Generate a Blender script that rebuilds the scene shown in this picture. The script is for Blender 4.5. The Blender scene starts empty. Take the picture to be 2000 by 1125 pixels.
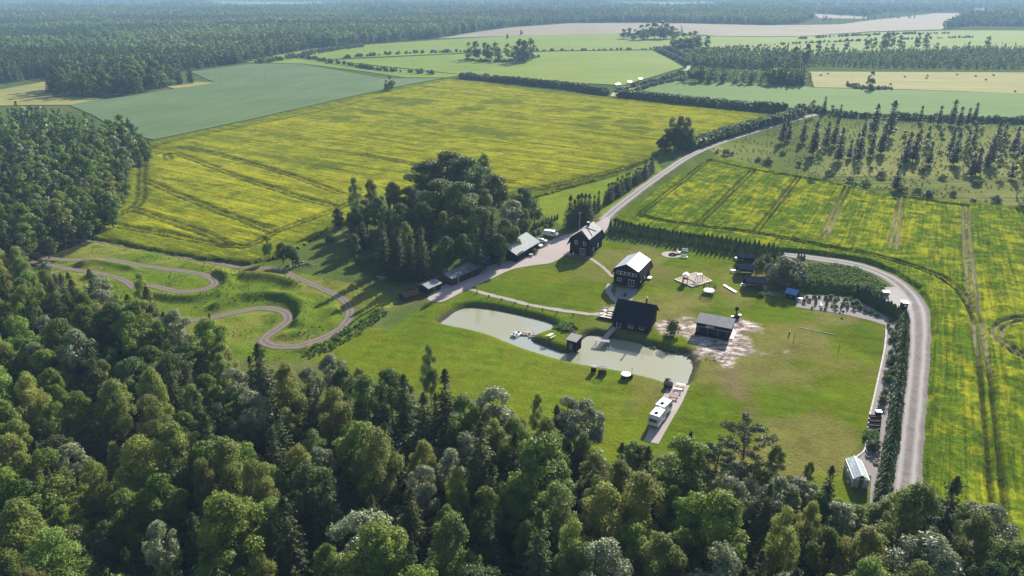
import bpy, math, random
import numpy as np
from mathutils import Vector, Matrix

S = bpy.context.scene
C = S.collection
R = math.radians

# ------------------------------------------------------------------ camera, world, sun, exposure
CAM_H, PITCH, FOC = 80.0, R(23.1), 1376.0
cam = bpy.data.cameras.new('camera')
cam.lens = FOC / 2000 * 36
cam.sensor_width = 36
cam.clip_start = 1
cam.clip_end = 60000
camo = bpy.data.objects.new('camera', cam)
camo.location = (0, 0, CAM_H)
camo.rotation_euler = (math.pi / 2 - PITCH, 0, 0)
C.objects.link(camo)
S.camera = camo

SUN_EL, SUN_AZ = R(26), R(27)          # azimuth measured clockwise from +Y (the viewing direction)
W = bpy.data.worlds.new('World')
S.world = W
W.use_nodes = True
wn = W.node_tree.nodes
wn.clear()
sky = wn.new('ShaderNodeTexSky')
sky.sky_type = 'NISHITA'
sky.sun_disc = False
sky.sun_elevation = SUN_EL
sky.sun_rotation = SUN_AZ
sky.air_density = 1.0
sky.dust_density = 0.8
bg = wn.new('ShaderNodeBackground')
bg.inputs[1].default_value = 0.075
wo = wn.new('ShaderNodeOutputWorld')
W.node_tree.links.new(sky.outputs[0], bg.inputs[0])
W.node_tree.links.new(bg.outputs[0], wo.inputs[0])
sl = bpy.data.lights.new('sun', 'SUN')
sl.energy = 5.0
sl.angle = R(0.53)
sl.color = (1.0, 0.94, 0.84)
so = bpy.data.objects.new('sun', sl)
d = Vector((-math.sin(SUN_AZ) * math.cos(SUN_EL), -math.cos(SUN_AZ) * math.cos(SUN_EL), -math.sin(SUN_EL)))
so.rotation_euler = d.to_track_quat('-Z', 'Y').to_euler()
so.location = (100, 300, 200)
C.objects.link(so)
S.view_settings.view_transform = 'Standard'
S.view_settings.look = 'None'
S.view_settings.gamma = 1
S.view_settings.use_curve_mapping = False
S.view_settings.exposure = 1.2
S.render.engine = 'CYCLES'
S.cycles.max_bounces = 5
S.cycles.diffuse_bounces = 3
S.cycles.glossy_bounces = 2
S.cycles.transmission_bounces = 4
S.cycles.transparent_max_bounces = 4
S.cycles.volume_bounces = 0
S.cycles.use_denoising = True
S.cycles.caustics_reflective = False
S.cycles.caustics_refractive = False
HAZE = 0.000165

# ------------------------------------------------------------------ helpers: from a photo pixel to the ground, noise, polygons
def G(px, py, z=0.0):
    u = -(py - 562.5)
    x = px - 1000
    y = FOC * math.cos(PITCH) + u * math.sin(PITCH)
    zz = u * math.cos(PITCH) - FOC * math.sin(PITCH)
    zz = min(zz, -8.0)
    t = (z - CAM_H) / zz
    return (x * t, y * t)
def GP(pts, z=0.0):
    return [G(p[0], p[1], z) for p in pts]
def to_px(X, Y, Z=0.0):
    dz = Z - CAM_H
    f = Y * math.cos(PITCH) - dz * math.sin(PITCH)
    u = Y * math.sin(PITCH) + dz * math.cos(PITCH)
    f = np.maximum(f, 1e-3)
    return 1000 + FOC * X / f, 562.5 - FOC * u / f
def _hash(ix, iy, seed):
    n = (ix.astype(np.int64) * 374761393 + iy.astype(np.int64) * 668265263 + seed * 1442695041) & 0xffffffff
    n = ((n ^ (n >> 13)) * 1274126177) & 0xffffffff
    return ((n ^ (n >> 16)) & 0xffffff) / float(0xffffff)
def vnoise(x, y, seed=0):
    x = np.asarray(x, float); y = np.asarray(y, float)
    ix = np.floor(x); iy = np.floor(y)
    fx = x - ix; fy = y - iy
    fx = fx * fx * (3 - 2 * fx); fy = fy * fy * (3 - 2 * fy)
    a = _hash(ix, iy, seed); b = _hash(ix + 1, iy, seed)
    c = _hash(ix, iy + 1, seed); e = _hash(ix + 1, iy + 1, seed)
    return (a * (1 - fx) + b * fx) * (1 - fy) + (c * (1 - fx) + e * fx) * fy
def fbm(x, y, seed=0, o=4):
    s = 0; a = 0.5; t = 0
    for k in range(o):
        s = s + a * vnoise(x * 2 ** k, y * 2 ** k, seed + k * 17); t += a; a *= 0.5
    return s / t
def inpoly(X, Y, P):
    r = np.zeros(X.shape, bool)
    n = len(P)
    for i in range(n):
        x0, y0 = P[i]; x1, y1 = P[(i + 1) % n]
        if y0 == y1: continue
        r ^= ((Y > min(y0, y1)) & (Y <= max(y0, y1))) & (X < (x1 - x0) * (Y - y0) / (y1 - y0) + x0)
    return r
def dline(X, Y, P, closed=False):
    d2 = np.full(X.shape, 1e12)
    n = len(P)
    for i in range(n if closed else n - 1):
        x0, y0 = P[i]; x1, y1 = P[(i + 1) % n]
        dx, dy = x1 - x0, y1 - y0
        L = dx * dx + dy * dy + 1e-9
        t = np.clip(((X - x0) * dx + (Y - y0) * dy) / L, 0, 1)
        d2 = np.minimum(d2, (X - x0 - t * dx) ** 2 + (Y - y0 - t * dy) ** 2)
    return np.sqrt(d2)
def sm(a, b, x):
    t = np.clip((x - a) / (b - a), 0, 1)
    return t * t * (3 - 2 * t)
def spline(P, step=1.0, closed=False):
    out = []
    n = len(P)
    rng = range(n if closed else n - 1)
    for i in rng:
        p = [P[(i - 1) % n] if closed or i > 0 else P[0], P[i], P[(i + 1) % n], P[(i + 2) % n] if closed or i + 2 < n else P[-1]]
        L = math.hypot(p[2][0] - p[1][0], p[2][1] - p[1][1])
        m = max(1, int(L / step))
        for k in range(m):
            t = k / m
            q = []
            for c in range(2):
                a, b, e, f = p[0][c], p[1][c], p[2][c], p[3][c]
                q.append(0.5 * (2 * b + (e - a) * t + (2 * a - 5 * b + 4 * e - f) * t * t + (3 * b - a - 3 * e + f) * t ** 3))
            out.append(tuple(q))
    if not closed: out.append(P[-1])
    return out

# ------------------------------------------------------------------ helpers: objects
def tag(o, label=None, cat=None, group=None, kind=None):
    if label: o['label'] = label
    if cat: o['category'] = cat
    if group: o['group'] = group
    if kind: o['kind'] = kind
    return o
def thing(name, label, cat, loc=(0, 0, 0), rz=0, group=None):
    o = bpy.data.objects.new(name, None)
    o.empty_display_size = 0.5
    C.objects.link(o)
    if len(loc) == 2: loc = (loc[0], loc[1], 0)
    o.location = loc; o.rotation_euler = (0, 0, rz)
    return tag(o, label, cat, group)
def link(name, me, parent=None):
    o = bpy.data.objects.new(name, me)
    C.objects.link(o)
    if parent is not None: o.parent = parent
    return o
def dup(root, loc, rz, label=None, group=None, scale=None):
    r = root.copy(); C.objects.link(r)
    if len(loc) == 2: loc = (loc[0], loc[1], 0)
    r.location = loc; r.rotation_euler = (0, 0, rz)
    if scale: r.scale = (scale, scale, scale) if not isinstance(scale, tuple) else scale
    if label: r['label'] = label
    if group: r['group'] = group
    for ch in list(root.children):
        c = ch.copy(); C.objects.link(c); c.parent = r
        for g in list(ch.children):
            e = g.copy(); C.objects.link(e); e.parent = c
    return r
class MB:
    def __init__(s): s.v = []; s.f = []; s.m = []; s.mi = 0
    def add(s, vs, fs):
        b = len(s.v); s.v += [tuple(p) for p in vs]
        for f in fs: s.f.append(tuple(b + i for i in f)); s.m.append(s.mi)
        return s
    def hexa(s, p):
        return s.add(p, [(3, 2, 1, 0), (4, 5, 6, 7), (0, 1, 5, 4), (1, 2, 6, 5), (2, 3, 7, 6), (3, 0, 4, 7)])
    def box(s, x0, y0, z0, x1, y1, z1):
        return s.hexa([(x0, y0, z0), (x1, y0, z0), (x1, y1, z0), (x0, y1, z0), (x0, y0, z1), (x1, y0, z1), (x1, y1, z1), (x0, y1, z1)])
    def bar(s, a, b, w, h=None):
        h = h or w
        a = Vector(a); b = Vector(b); d = (b - a).normalized()
        up = Vector((0, 0, 1)) if abs(d.z) < 0.95 else Vector((1, 0, 0))
        x = d.cross(up).normalized() * w / 2; y = x.normalized().cross(d) * h / 2
        return s.hexa([a - x - y, a + x - y, a + x + y, a - x + y, b - x - y, b + x - y, b + x + y, b - x + y])
    def cyl(s, a, b, r0, r1=None, n=10, cap=True):
        r1 = r0 if r1 is None else r1
        a = Vector(a); b = Vector(b); d = (b - a).normalized()
        up = Vector((0, 0, 1)) if abs(d.z) < 0.95 else Vector((1, 0, 0))
        x = d.cross(up).normalized(); y = d.cross(x)
        vs = []
        for c, r in ((a, r0), (b, r1)):
            for k in range(n):
                t = 2 * math.pi * k / n
                vs.append(c + x * r * math.cos(t) + y * r * math.sin(t))
        fs = [(k, (k + 1) % n, n + (k + 1) % n, n + k) for k in range(n)]
        if cap: fs += [tuple(range(n))[::-1], tuple(range(n, 2 * n))]
        return s.add(vs, fs)
    def lathe(s, prof, n=12, c=(0, 0)):
        vs = []
        for r, z in prof:
            for k in range(n):
                t = 2 * math.pi * k / n
                vs.append((c[0] + r * math.cos(t), c[1] + r * math.sin(t), z))
        fs = []
        for i in range(len(prof) - 1):
            for k in range(n):
                fs.append((i * n + k, i * n + (k + 1) % n, (i + 1) * n + (k + 1) % n, (i + 1) * n + k))
        return s.add(vs, fs)
    def slab(s, prof, y0, y1, th=0.12):
        """roof sheet: profile points (x,z) swept from y0 to y1 with thickness"""
        n = len(prof)
        vs = []
        for y in (y0, y1):
            vs += [(x, y, z) for x, z in prof] + [(x, y, z - th) for x, z in prof]
        m = 2 * n; fs = []
        for i in range(n - 1):
            fs += [(i, i + 1, m + i + 1, m + i), (n + i + 1, n + i, m + n + i, m + n + i + 1)]
            fs += [(i + 1, i, n + i, n + i + 1), (m + i, m + i + 1, m + n + i + 1, m + n + i)]
        fs += [(0, m, m + n, n), (n - 1, 2 * n - 1, m + 2 * n - 1, m + n - 1)]
        return s.add(vs, fs)
    def ext(s, prof, y0, y1):
        """closed polygon (x,z) extruded y0..y1"""
        n = len(prof)
        vs = [(x, y0, z) for x, z in prof] + [(x, y1, z) for x, z in prof]
        fs = [tuple(range(n)), tuple(range(n, 2 * n))[::-1]] + [((i + 1) % n, i, n + i, n + (i + 1) % n) for i in range(n)]
        return s.add(vs, fs)
    def mesh(s, name, mats):
        me = bpy.data.meshes.new(name)
        me.from_pydata(s.v, [], s.f)
        for m in (mats if isinstance(mats, (list, tuple)) else [mats]): me.materials.append(m)
        if len(me.materials) > 1: me.polygons.foreach_set('material_index', s.m)
        me.validate(); me.update()
        return me
    def build(s, name, mats, parent=None, loc=None):
        o = link(name, s.mesh(name, mats), parent)
        if loc is not None: o.location = loc
        return o
def np_mesh(name, V, F, mats, attrs=None, smooth=False):
    me = bpy.data.meshes.new(name)
    V = np.asarray(V, np.float32); F = np.asarray(F, np.int32)
    k = F.shape[1]
    me.vertices.add(len(V)); me.vertices.foreach_set('co', V.ravel())
    me.loops.add(F.size); me.loops.foreach_set('vertex_index', F.ravel())
    me.polygons.add(len(F)); me.polygons.foreach_set('loop_start', np.arange(0, F.size, k, dtype=np.int32))
    me.polygons.foreach_set('loop_total', np.full(len(F), k, np.int32))
    if smooth: me.polygons.foreach_set('use_smooth', np.ones(len(F), bool))
    for m in (mats if isinstance(mats, (list, tuple)) else [mats]): me.materials.append(m)
    me.update(calc_edges=True)
    for nme, arr in (attrs or {}).items():
        a = me.color_attributes.new(nme, 'FLOAT_COLOR', 'POINT')
        col = np.ones((len(V), 4), np.float32); col[:, :arr.shape[1]] = arr
        a.data.foreach_set('color', col.ravel())
    return me

# ------------------------------------------------------------------ materials
def newmat(name):
    m = bpy.data.materials.new(name); m.use_nodes = True
    n = m.node_tree.nodes; n.clear()
    return m, n, m.node_tree.links
def N(n, t, **kw):
    x = n.new('ShaderNode' + t)
    for k, v in kw.items():
        if k.startswith('i_'):
            key = k[2:]; key = int(key) if key.isdigit() else key.replace('_', ' ')
            x.inputs[key].default_value = v
        else: setattr(x, k, v)
    return x
def rgb(c): return (c[0], c[1], c[2], 1)
def nmat(name, c1, c2, scale=1.0, rough=0.8, spec=0.3, bump=0.0, bscale=None, metal=0.0, stretch=None, rnd=0.0, detail=5, coat=0):
    m, n, l = newmat(name)
    tc = N(n, 'TexCoord'); src = tc.outputs['Object']
    if stretch:
        mp = N(n, 'Mapping'); mp.inputs['Scale'].default_value = stretch
        l.new(src, mp.inputs[0]); src = mp.outputs[0]
    no = N(n, 'TexNoise', i_Scale=scale, i_Detail=detail, i_Roughness=0.65); l.new(src, no.inputs['Vector'])
    cr = N(n, 'ValToRGB'); cr.color_ramp.elements[0].position = 0.32; cr.color_ramp.elements[1].position = 0.68
    cr.color_ramp.elements[0].color = rgb(c1); cr.color_ramp.elements[1].color = rgb(c2)
    l.new(no.outputs[0], cr.inputs[0])
    out = cr.outputs[0]
    if rnd:
        oi = N(n, 'ObjectInfo'); hs = N(n, 'HueSaturation')
        mr = N(n, 'MapRange', i_3=1 - rnd, i_4=1 + rnd); l.new(oi.outputs['Random'], mr.inputs[0])
        l.new(mr.outputs[0], hs.inputs['Value']); l.new(out, hs.inputs['Color']); out = hs.outputs[0]
    b = N(n, 'BsdfPrincipled', i_Roughness=rough, i_Metallic=metal)
    b.inputs['Specular IOR Level'].default_value = spec
    b.inputs['Coat Weight'].default_value = coat
    l.new(out, b.inputs['Base Color'])
    if bump:
        n2 = N(n, 'TexNoise', i_Scale=bscale or scale * 4, i_Detail=4); l.new(src, n2.inputs['Vector'])
        bp = N(n, 'Bump', i_Strength=bump, i_Distance=0.1); l.new(n2.outputs[0], bp.inputs['Height']); l.new(bp.outputs[0], b.inputs['Normal'])
    o = N(n, 'OutputMaterial'); l.new(b.outputs[0], o.inputs[0])
    return m
def leafmat(name, c, c2, trans=0.35, rough=0.55, spec=0.22, hv=0.03, vv=0.35, nscale=0.45):
    """foliage: clump colour from noise, tree-to-tree colour, translucent blades"""
    m, n, l = newmat(name)
    tc = N(n, 'TexCoord')
    no = N(n, 'TexNoise', i_Scale=nscale, i_Detail=3); l.new(tc.outputs['Object'], no.inputs['Vector'])
    cr = N(n, 'ValToRGB'); e = cr.color_ramp.elements
    e[0].position = 0.35; e[1].position = 0.65; e[0].color = rgb(c); e[1].color = rgb(c2)
    l.new(no.outputs[0], cr.inputs[0])
    oi = N(n, 'ObjectInfo')
    hs = N(n, 'HueSaturation')
    m1 = N(n, 'MapRange', i_3=0.5 - hv, i_4=0.5 + hv); l.new(oi.outputs['Random'], m1.inputs[0]); l.new(m1.outputs[0], hs.inputs['Hue'])
    ml = N(n, 'Math', operation='MULTIPLY', i_1=7.31); fr = N(n, 'Math', operation='FRACT')
    l.new(oi.outputs['Random'], ml.inputs[0]); l.new(ml.outputs[0], fr.inputs[0])
    m2 = N(n, 'MapRange', i_3=1 - vv, i_4=1 + vv); l.new(fr.outputs[0], m2.inputs[0]); l.new(m2.outputs[0], hs.inputs['Value'])
    l.new(cr.outputs[0], hs.inputs['Color'])
    b = N(n, 'BsdfPrincipled', i_Roughness=rough); b.inputs['Specular IOR Level'].default_value = spec
    l.new(hs.outputs[0], b.inputs['Base Color'])
    t = N(n, 'BsdfTranslucent')
    g = N(n, 'Gamma', i_1=0.85); l.new(hs.outputs[0], g.inputs[0]); l.new(g.outputs[0], t.inputs[0])
    mx = N(n, 'MixShader', i_0=trans); l.new(b.outputs[0], mx.inputs[1]); l.new(t.outputs[0], mx.inputs[2])
    o = N(n, 'OutputMaterial'); l.new(mx.outputs[0], o.inputs[0])
    return m
def groundmat(name, fine=1.3, bump=0.9, var=0.42, rough=0.95, sheen=0.0):
    """albedo from the surface's own zone attribute, broken by world-space noise at three scales"""
    m, n, l = newmat(name)
    at = N(n, 'Attribute', attribute_name='Col')
    ge = N(n, 'NewGeometry')
    def nz(s, det=5):
        x = N(n, 'TexNoise', i_Scale=s, i_Detail=det, i_Roughness=0.7); l.new(ge.outputs['Position'], x.inputs['Vector']); return x.outputs[0]
    a = nz(0.012, 6); b_ = nz(0.15); c = nz(fine, 4)
    s1 = N(n, 'Math', operation='MULTIPLY_ADD', i_1=0.9); l.new(a, s1.inputs[0]); l.new(b_, s1.inputs[2])
    s2 = N(n, 'Math', operation='MULTIPLY_ADD', i_1=1.1); l.new(c, s2.inputs[0]); l.new(s1.outputs[0], s2.inputs[2])
    mr = N(n, 'MapRange', i_1=1.0, i_2=2.0, i_3=1 - var, i_4=1 + var); l.new(s2.outputs[0], mr.inputs[0])
    hs = N(n, 'HueSaturation'); l.new(at.outputs['Color'], hs.inputs['Color']); l.new(mr.outputs[0], hs.inputs['Value'])
    mh = N(n, 'MapRange', i_1=0.3, i_2=0.7, i_3=0.485, i_4=0.515); l.new(b_, mh.inputs[0]); l.new(mh.outputs[0], hs.inputs['Hue'])
    mk = N(n, 'Math', operation='SUBTRACT', i_0=1.0); l.new(at.outputs['Alpha'], mk.inputs[1])       # alpha of the zone attribute: 1 - share of churned bare earth
    na = N(n, 'TexNoise', i_Scale=0.35, i_Detail=9, i_Roughness=0.75); stm = N(n, 'Mapping'); stm.inputs['Scale'].default_value = (1.0, 1.7, 1); l.new(ge.outputs['Position'], stm.inputs[0]); l.new(stm.outputs[0], na.inputs['Vector'])
    cw = N(n, 'ValToRGB'); e = cw.color_ramp.elements
    e[0].position = 0.36; e[0].color = (0.07, 0.05, 0.04, 1); e[1].position = 0.6; e[1].color = (0.72, 0.645, 0.6, 1)
    q_ = e.new(0.46); q_.color = (0.23, 0.175, 0.15, 1); q_ = e.new(0.53); q_.color = (0.4, 0.33, 0.3, 1)
    l.new(na.outputs[0], cw.inputs[0])
    mm = N(n, 'Mix', data_type='RGBA'); l.new(mk.outputs[0], mm.inputs[0]); l.new(hs.outputs[0], mm.inputs[6]); l.new(cw.outputs[0], mm.inputs[7])
    p = N(n, 'BsdfPrincipled', i_Roughness=rough); p.inputs['Specular IOR Level'].default_value = 0.0
    l.new(mm.outputs[2], p.inputs['Base Color'])
    bp = N(n, 'Bump', i_Strength=bump, i_Distance=0.25); l.new(s2.outputs[0], bp.inputs['Height']); l.new(bp.outputs[0], p.inputs['Normal'])
    o = N(n, 'OutputMaterial'); l.new(p.outputs[0], o.inputs[0])
    return m
M = {}
M['ground'] = groundmat('ground_cover')
M['dark_wood'] = nmat('tarred_boards', (0.011, 0.008, 0.007), (0.022, 0.016, 0.014), 3, 0.9, 0.04, 0.3, stretch=(6, 6, 0.5))
M['red_wood'] = nmat('old_red_boards', (0.05, 0.02, 0.016), (0.085, 0.035, 0.027), 3, 0.8, 0.2, 0.3, stretch=(6, 6, 0.5))
M['pale_wood'] = nmat('bleached_boards', (0.5, 0.42, 0.34), (0.68, 0.6, 0.5), 4, 0.7, 0.3, 0.2, stretch=(1, 5, 1))
M['brown_wood'] = nmat('brown_boards', (0.16, 0.1, 0.07), (0.28, 0.18, 0.12), 4, 0.75, 0.3, 0.2, stretch=(1, 5, 1))
M['grey_wood'] = nmat('weathered_boards', (0.22, 0.2, 0.19), (0.36, 0.33, 0.31), 4, 0.8, 0.2, 0.2, stretch=(1, 5, 1))
M['stone_roof'] = nmat('grey_shingle_roof', (0.13, 0.12, 0.13), (0.42, 0.4, 0.4), 2.2, 0.75, 0.3, 0.6, 3)
M['white_metal'] = nmat('white_sheet_metal', (0.6, 0.63, 0.64), (0.74, 0.76, 0.77), 0.6, 0.35, 0.5, stretch=(8, 0.6, 1))
M['grey_metal'] = nmat('grey_sheet_metal', (0.13, 0.13, 0.145), (0.18, 0.18, 0.2), 0.6, 0.8, 0.05)
M['black_metal'] = nmat('black_sheet_metal', (0.008, 0.011, 0.018), (0.013, 0.017, 0.028), 0.6, 0.9, 0.0)
M['fibre_roof'] = nmat('fibre_cement_roof', (0.27, 0.285, 0.28), (0.4, 0.415, 0.4), 0.9, 0.85, 0.2, 0.3, stretch=(1, 3, 1))
M['dull_roof'] = nmat('dull_tin_roof', (0.1, 0.12, 0.14), (0.17, 0.19, 0.21), 0.9, 0.6, 0.4, stretch=(1, 3, 1))
M['blue_paint'] = nmat('blue_paint', (0.03, 0.09, 0.26), (0.05, 0.13, 0.34), 1, 0.5, 0.4)
M['blue_roof'] = nmat('blue_roof_felt', (0.1, 0.19, 0.42), (0.14, 0.25, 0.5), 1.5, 0.6, 0.4)
M['white'] = nmat('white_paint', (0.74, 0.74, 0.72), (0.82, 0.82, 0.8), 1.5, 0.4, 0.5)
M['offwhite'] = nmat('aged_white_paint', (0.55, 0.56, 0.55), (0.72, 0.72, 0.7), 1.2, 0.5, 0.4)
M['silver'] = nmat('silver_car_paint', (0.4, 0.41, 0.43), (0.46, 0.47, 0.49), 1, 0.25, 0.6, metal=0.6)
M['rubber'] = nmat('black_rubber', (0.012, 0.012, 0.012), (0.025, 0.025, 0.025), 5, 0.8)
M['steel'] = nmat('galvanised_steel', (0.35, 0.36, 0.37), (0.5, 0.5, 0.5), 3, 0.4, 0.5, metal=0.7)
M['char'] = nmat('charred_wood', (0.01, 0.01, 0.012), (0.03, 0.028, 0.03), 4, 0.9, 0.03)
M['red'] = nmat('red_plastic', (0.35, 0.06, 0.04), (0.45, 0.09, 0.05), 3, 0.5)
M['net'] = nmat('dark_netting', (0.02, 0.022, 0.02), (0.04, 0.04, 0.04), 5, 0.9)
M['soil'] = nmat('garden_soil', (0.05, 0.035, 0.025), (0.11, 0.08, 0.06), 3, 0.95, 0.1, 0.4)
M['stone'] = nmat('field_stone', (0.25, 0.23, 0.22), (0.5, 0.47, 0.45), 2, 0.9, 0.2, 0.4, rnd=0.25)
M['bark'] = nmat('brown_bark', (0.06, 0.045, 0.035), (0.14, 0.11, 0.085), 4, 0.9, 0.1, 0.5, stretch=(1, 1, 0.2))
M['pinebark'] = nmat('orange_bark', (0.16, 0.08, 0.045), (0.3, 0.15, 0.08), 4, 0.9, 0.1, 0.5, stretch=(1, 1, 0.2))
M['birchbark'] = nmat('white_bark', (0.12, 0.11, 0.1), (0.6, 0.58, 0.54), 3, 0.8, 0.2, 0.3, stretch=(1, 1, 3))
M['straw'] = nmat('rolled_straw', (0.26, 0.2, 0.09), (0.4, 0.31, 0.15), 3, 0.95)
m, n, l = newmat('window_glass')
b = N(n, 'BsdfPrincipled', i_Roughness=0.05); b.inputs['Base Color'].default_value = (0.02, 0.026, 0.034, 1); b.inputs['Specular IOR Level'].default_value = 0.9
o = N(n, 'OutputMaterial'); l.new(b.outputs[0], o.inputs[0]); M['glass'] = m
m, n, l = newmat('greenhouse_glass')
b = N(n, 'BsdfPrincipled', i_Roughness=0.12); b.inputs['Base Color'].default_value = (0.75, 0.82, 0.84, 1); b.inputs['Specular IOR Level'].default_value = 0.9
t = N(n, 'BsdfTransparent'); t.inputs[0].default_value = (0.8, 0.88, 0.88, 1)
mx = N(n, 'MixShader', i_0=0.55); l.new(b.outputs[0], mx.inputs[1]); l.new(t.outputs[0], mx.inputs[2])
o = N(n, 'OutputMaterial'); l.new(mx.outputs[0], o.inputs[0]); M['ghglass'] = m
# foliage kinds
M['l_oak'] = leafmat('dark_broad_leaves', (0.045, 0.075, 0.016), (0.092, 0.142, 0.026), 0.3)
M['l_aspen'] = leafmat('mid_green_leaves', (0.091, 0.140, 0.018), (0.172, 0.247, 0.026), 0.38, hv=0.015)
M['l_birch'] = leafmat('birch_leaves', (0.124, 0.163, 0.027), (0.223, 0.266, 0.045), 0.4)
M['l_silver'] = leafmat('grey_willow_leaves', (0.101, 0.129, 0.055), (0.298, 0.332, 0.166), 0.25, rough=0.55, spec=0.4, hv=0.01, vv=0.2, nscale=0.9)
M['l_willow'] = leafmat('dull_willow_leaves', (0.085, 0.1, 0.04), (0.14, 0.155, 0.07), 0.3, hv=0.01, vv=0.1)
M['l_spruce'] = leafmat('spruce_needles', (0.046, 0.068, 0.018), (0.092, 0.121, 0.029), 0.15, spec=0.12, vv=0.3, hv=0.02)
M['l_pine'] = leafmat('pine_needles', (0.039, 0.063, 0.025), (0.082, 0.112, 0.039), 0.12)
M['l_thuja'] = leafmat('thuja_scales', (0.041, 0.072, 0.012), (0.076, 0.120, 0.021), 0.2, vv=0.2, hv=0.012)
M['l_bush'] = leafmat('shrub_leaves', (0.062, 0.098, 0.021), (0.117, 0.169, 0.036), 0.3)
M['l_weed'] = leafmat('weed_leaves', (0.075, 0.14, 0.018), (0.13, 0.22, 0.03), 0.45)

# ------------------------------------------------------------------ foliage prototypes
for k_, c1_, c2_ in (('oak', (0.058, 0.098, 0.018), (0.111, 0.176, 0.031)), ('aspen', (0.098, 0.163, 0.023), (0.182, 0.273, 0.039)), ('birch', (0.143, 0.208, 0.039), (0.247, 0.325, 0.065)), ('spruce', (0.052, 0.091, 0.023), (0.104, 0.156, 0.039))):
    M['f_' + k_] = leafmat('distant_%s_foliage' % k_, c1_, c2_, 0.3, spec=0.1, vv=0.3)  # brightened leaf copies: light lost to self-shading put into the colour
def unit(v): return v / (np.linalg.norm(v, axis=1, keepdims=True) + 1e-9)
def leaves(Cn, Nn, Sz, asp, g, name, mat):
    n = len(Cn)
    Nn = unit(Nn)
    t = unit(np.cross(Nn, g.normal(size=(n, 3)))); b = np.cross(Nn, t)
    Sz = Sz[:, None]
    V = np.stack([Cn + t * Sz, Cn + b * Sz * asp, Cn - t * Sz, Cn - b * Sz * asp], 1).reshape(-1, 3)
    return np_mesh(name, V, np.arange(4 * n).reshape(-1, 4), mat)
def broad(name, seed, H, Rr, nl, nleaf, size, mat, base=0.22, flat=1.0, lobe=(0.26, 0.42), droop=0.0, top=1.0, cluster=True):
    """crown of unequal lobes; leaves thick on their shells, fewer inside; returns crown mesh and lobe centres"""
    g = np.random.default_rng(seed)
    z0 = H * base; cz = (z0 + H) / 2; hz = (H - z0) / 2
    L = []
    for i in range(nl):
        u = g.uniform(-0.85, 1); a = g.uniform(0, 2 * math.pi)
        w = math.sqrt(max(0, 1 - u * u)) * (1 if u < 0.1 else top)
        rr = Rr * w * g.uniform(0.35, 0.78)
        r = Rr * g.uniform(*lobe) * (1 - 0.25 * max(u, 0))
        L.append((rr * math.cos(a), rr * math.sin(a), cz + hz * u * 0.8, r))
    L.append((0, 0, H - Rr * 0.35, Rr * 0.32)); L.append((0, 0, cz, Rr * 0.45))
    L = np.array(L)
    pr = L[:, 3] ** 2; pr /= pr.sum()
    k = g.choice(len(L), nleaf, p=pr)
    d = unit(g.normal(size=(nleaf, 3)) + np.array([0, 0, 0.25]))
    q = g.uniform(0.55, 1.05, nleaf) ** 0.5
    # twig clusters: displace radius by direction-bound noise so the outline is ragged
    if cluster:
        ph = vnoise(d[:, 0] * 4 + k * 3.7 + 50, d[:, 1] * 4 + d[:, 2] * 3.3 + 50, seed)
        q = q * (0.62 + 0.68 * ph)
    P = L[k, :3] + d * (L[k, 3] * q)[:, None] * np.array([1, 1, 0.85 * flat])
    if droop:
        P[:, 2] -= droop * np.abs(g.normal(size=nleaf)) * (np.hypot(P[:, 0], P[:, 1]) / Rr)
    Nn = d + g.normal(size=(nleaf, 3)) * 0.7 + np.array([0, 0, 0.35])
    me = leaves(P, Nn, g.uniform(0.6, 1.25, nleaf) * size, 0.62, g, name, mat)
    return me, L
def trunk(name, H, r, L, mat, lean=0.0, top=0.8, nlimb=6):
    mb = MB()
    pts = [(0, 0, -0.2), (lean * 0.3, 0, H * 0.3), (lean * 0.6, 0.05, H * 0.6), (lean, 0, H * top)]
    rs = [r, r * 0.75, r * 0.5, r * 0.15]
    for i in range(3): mb.cyl(pts[i], pts[i + 1], rs[i], rs[i + 1], 7, cap=(i == 0))
    if L is not None:
        for q in L[:nlimb]:
            z = max(H * 0.2, q[2] - math.hypot(q[0], q[1]) * 0.9)
            z = min(z, H * top * 0.9)
            mb.cyl((lean * z / H, 0, z), (q[0], q[1], q[2]), r * 0.32, r * 0.08, 5, cap=False)
    return mb.mesh(name, mat)
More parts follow.
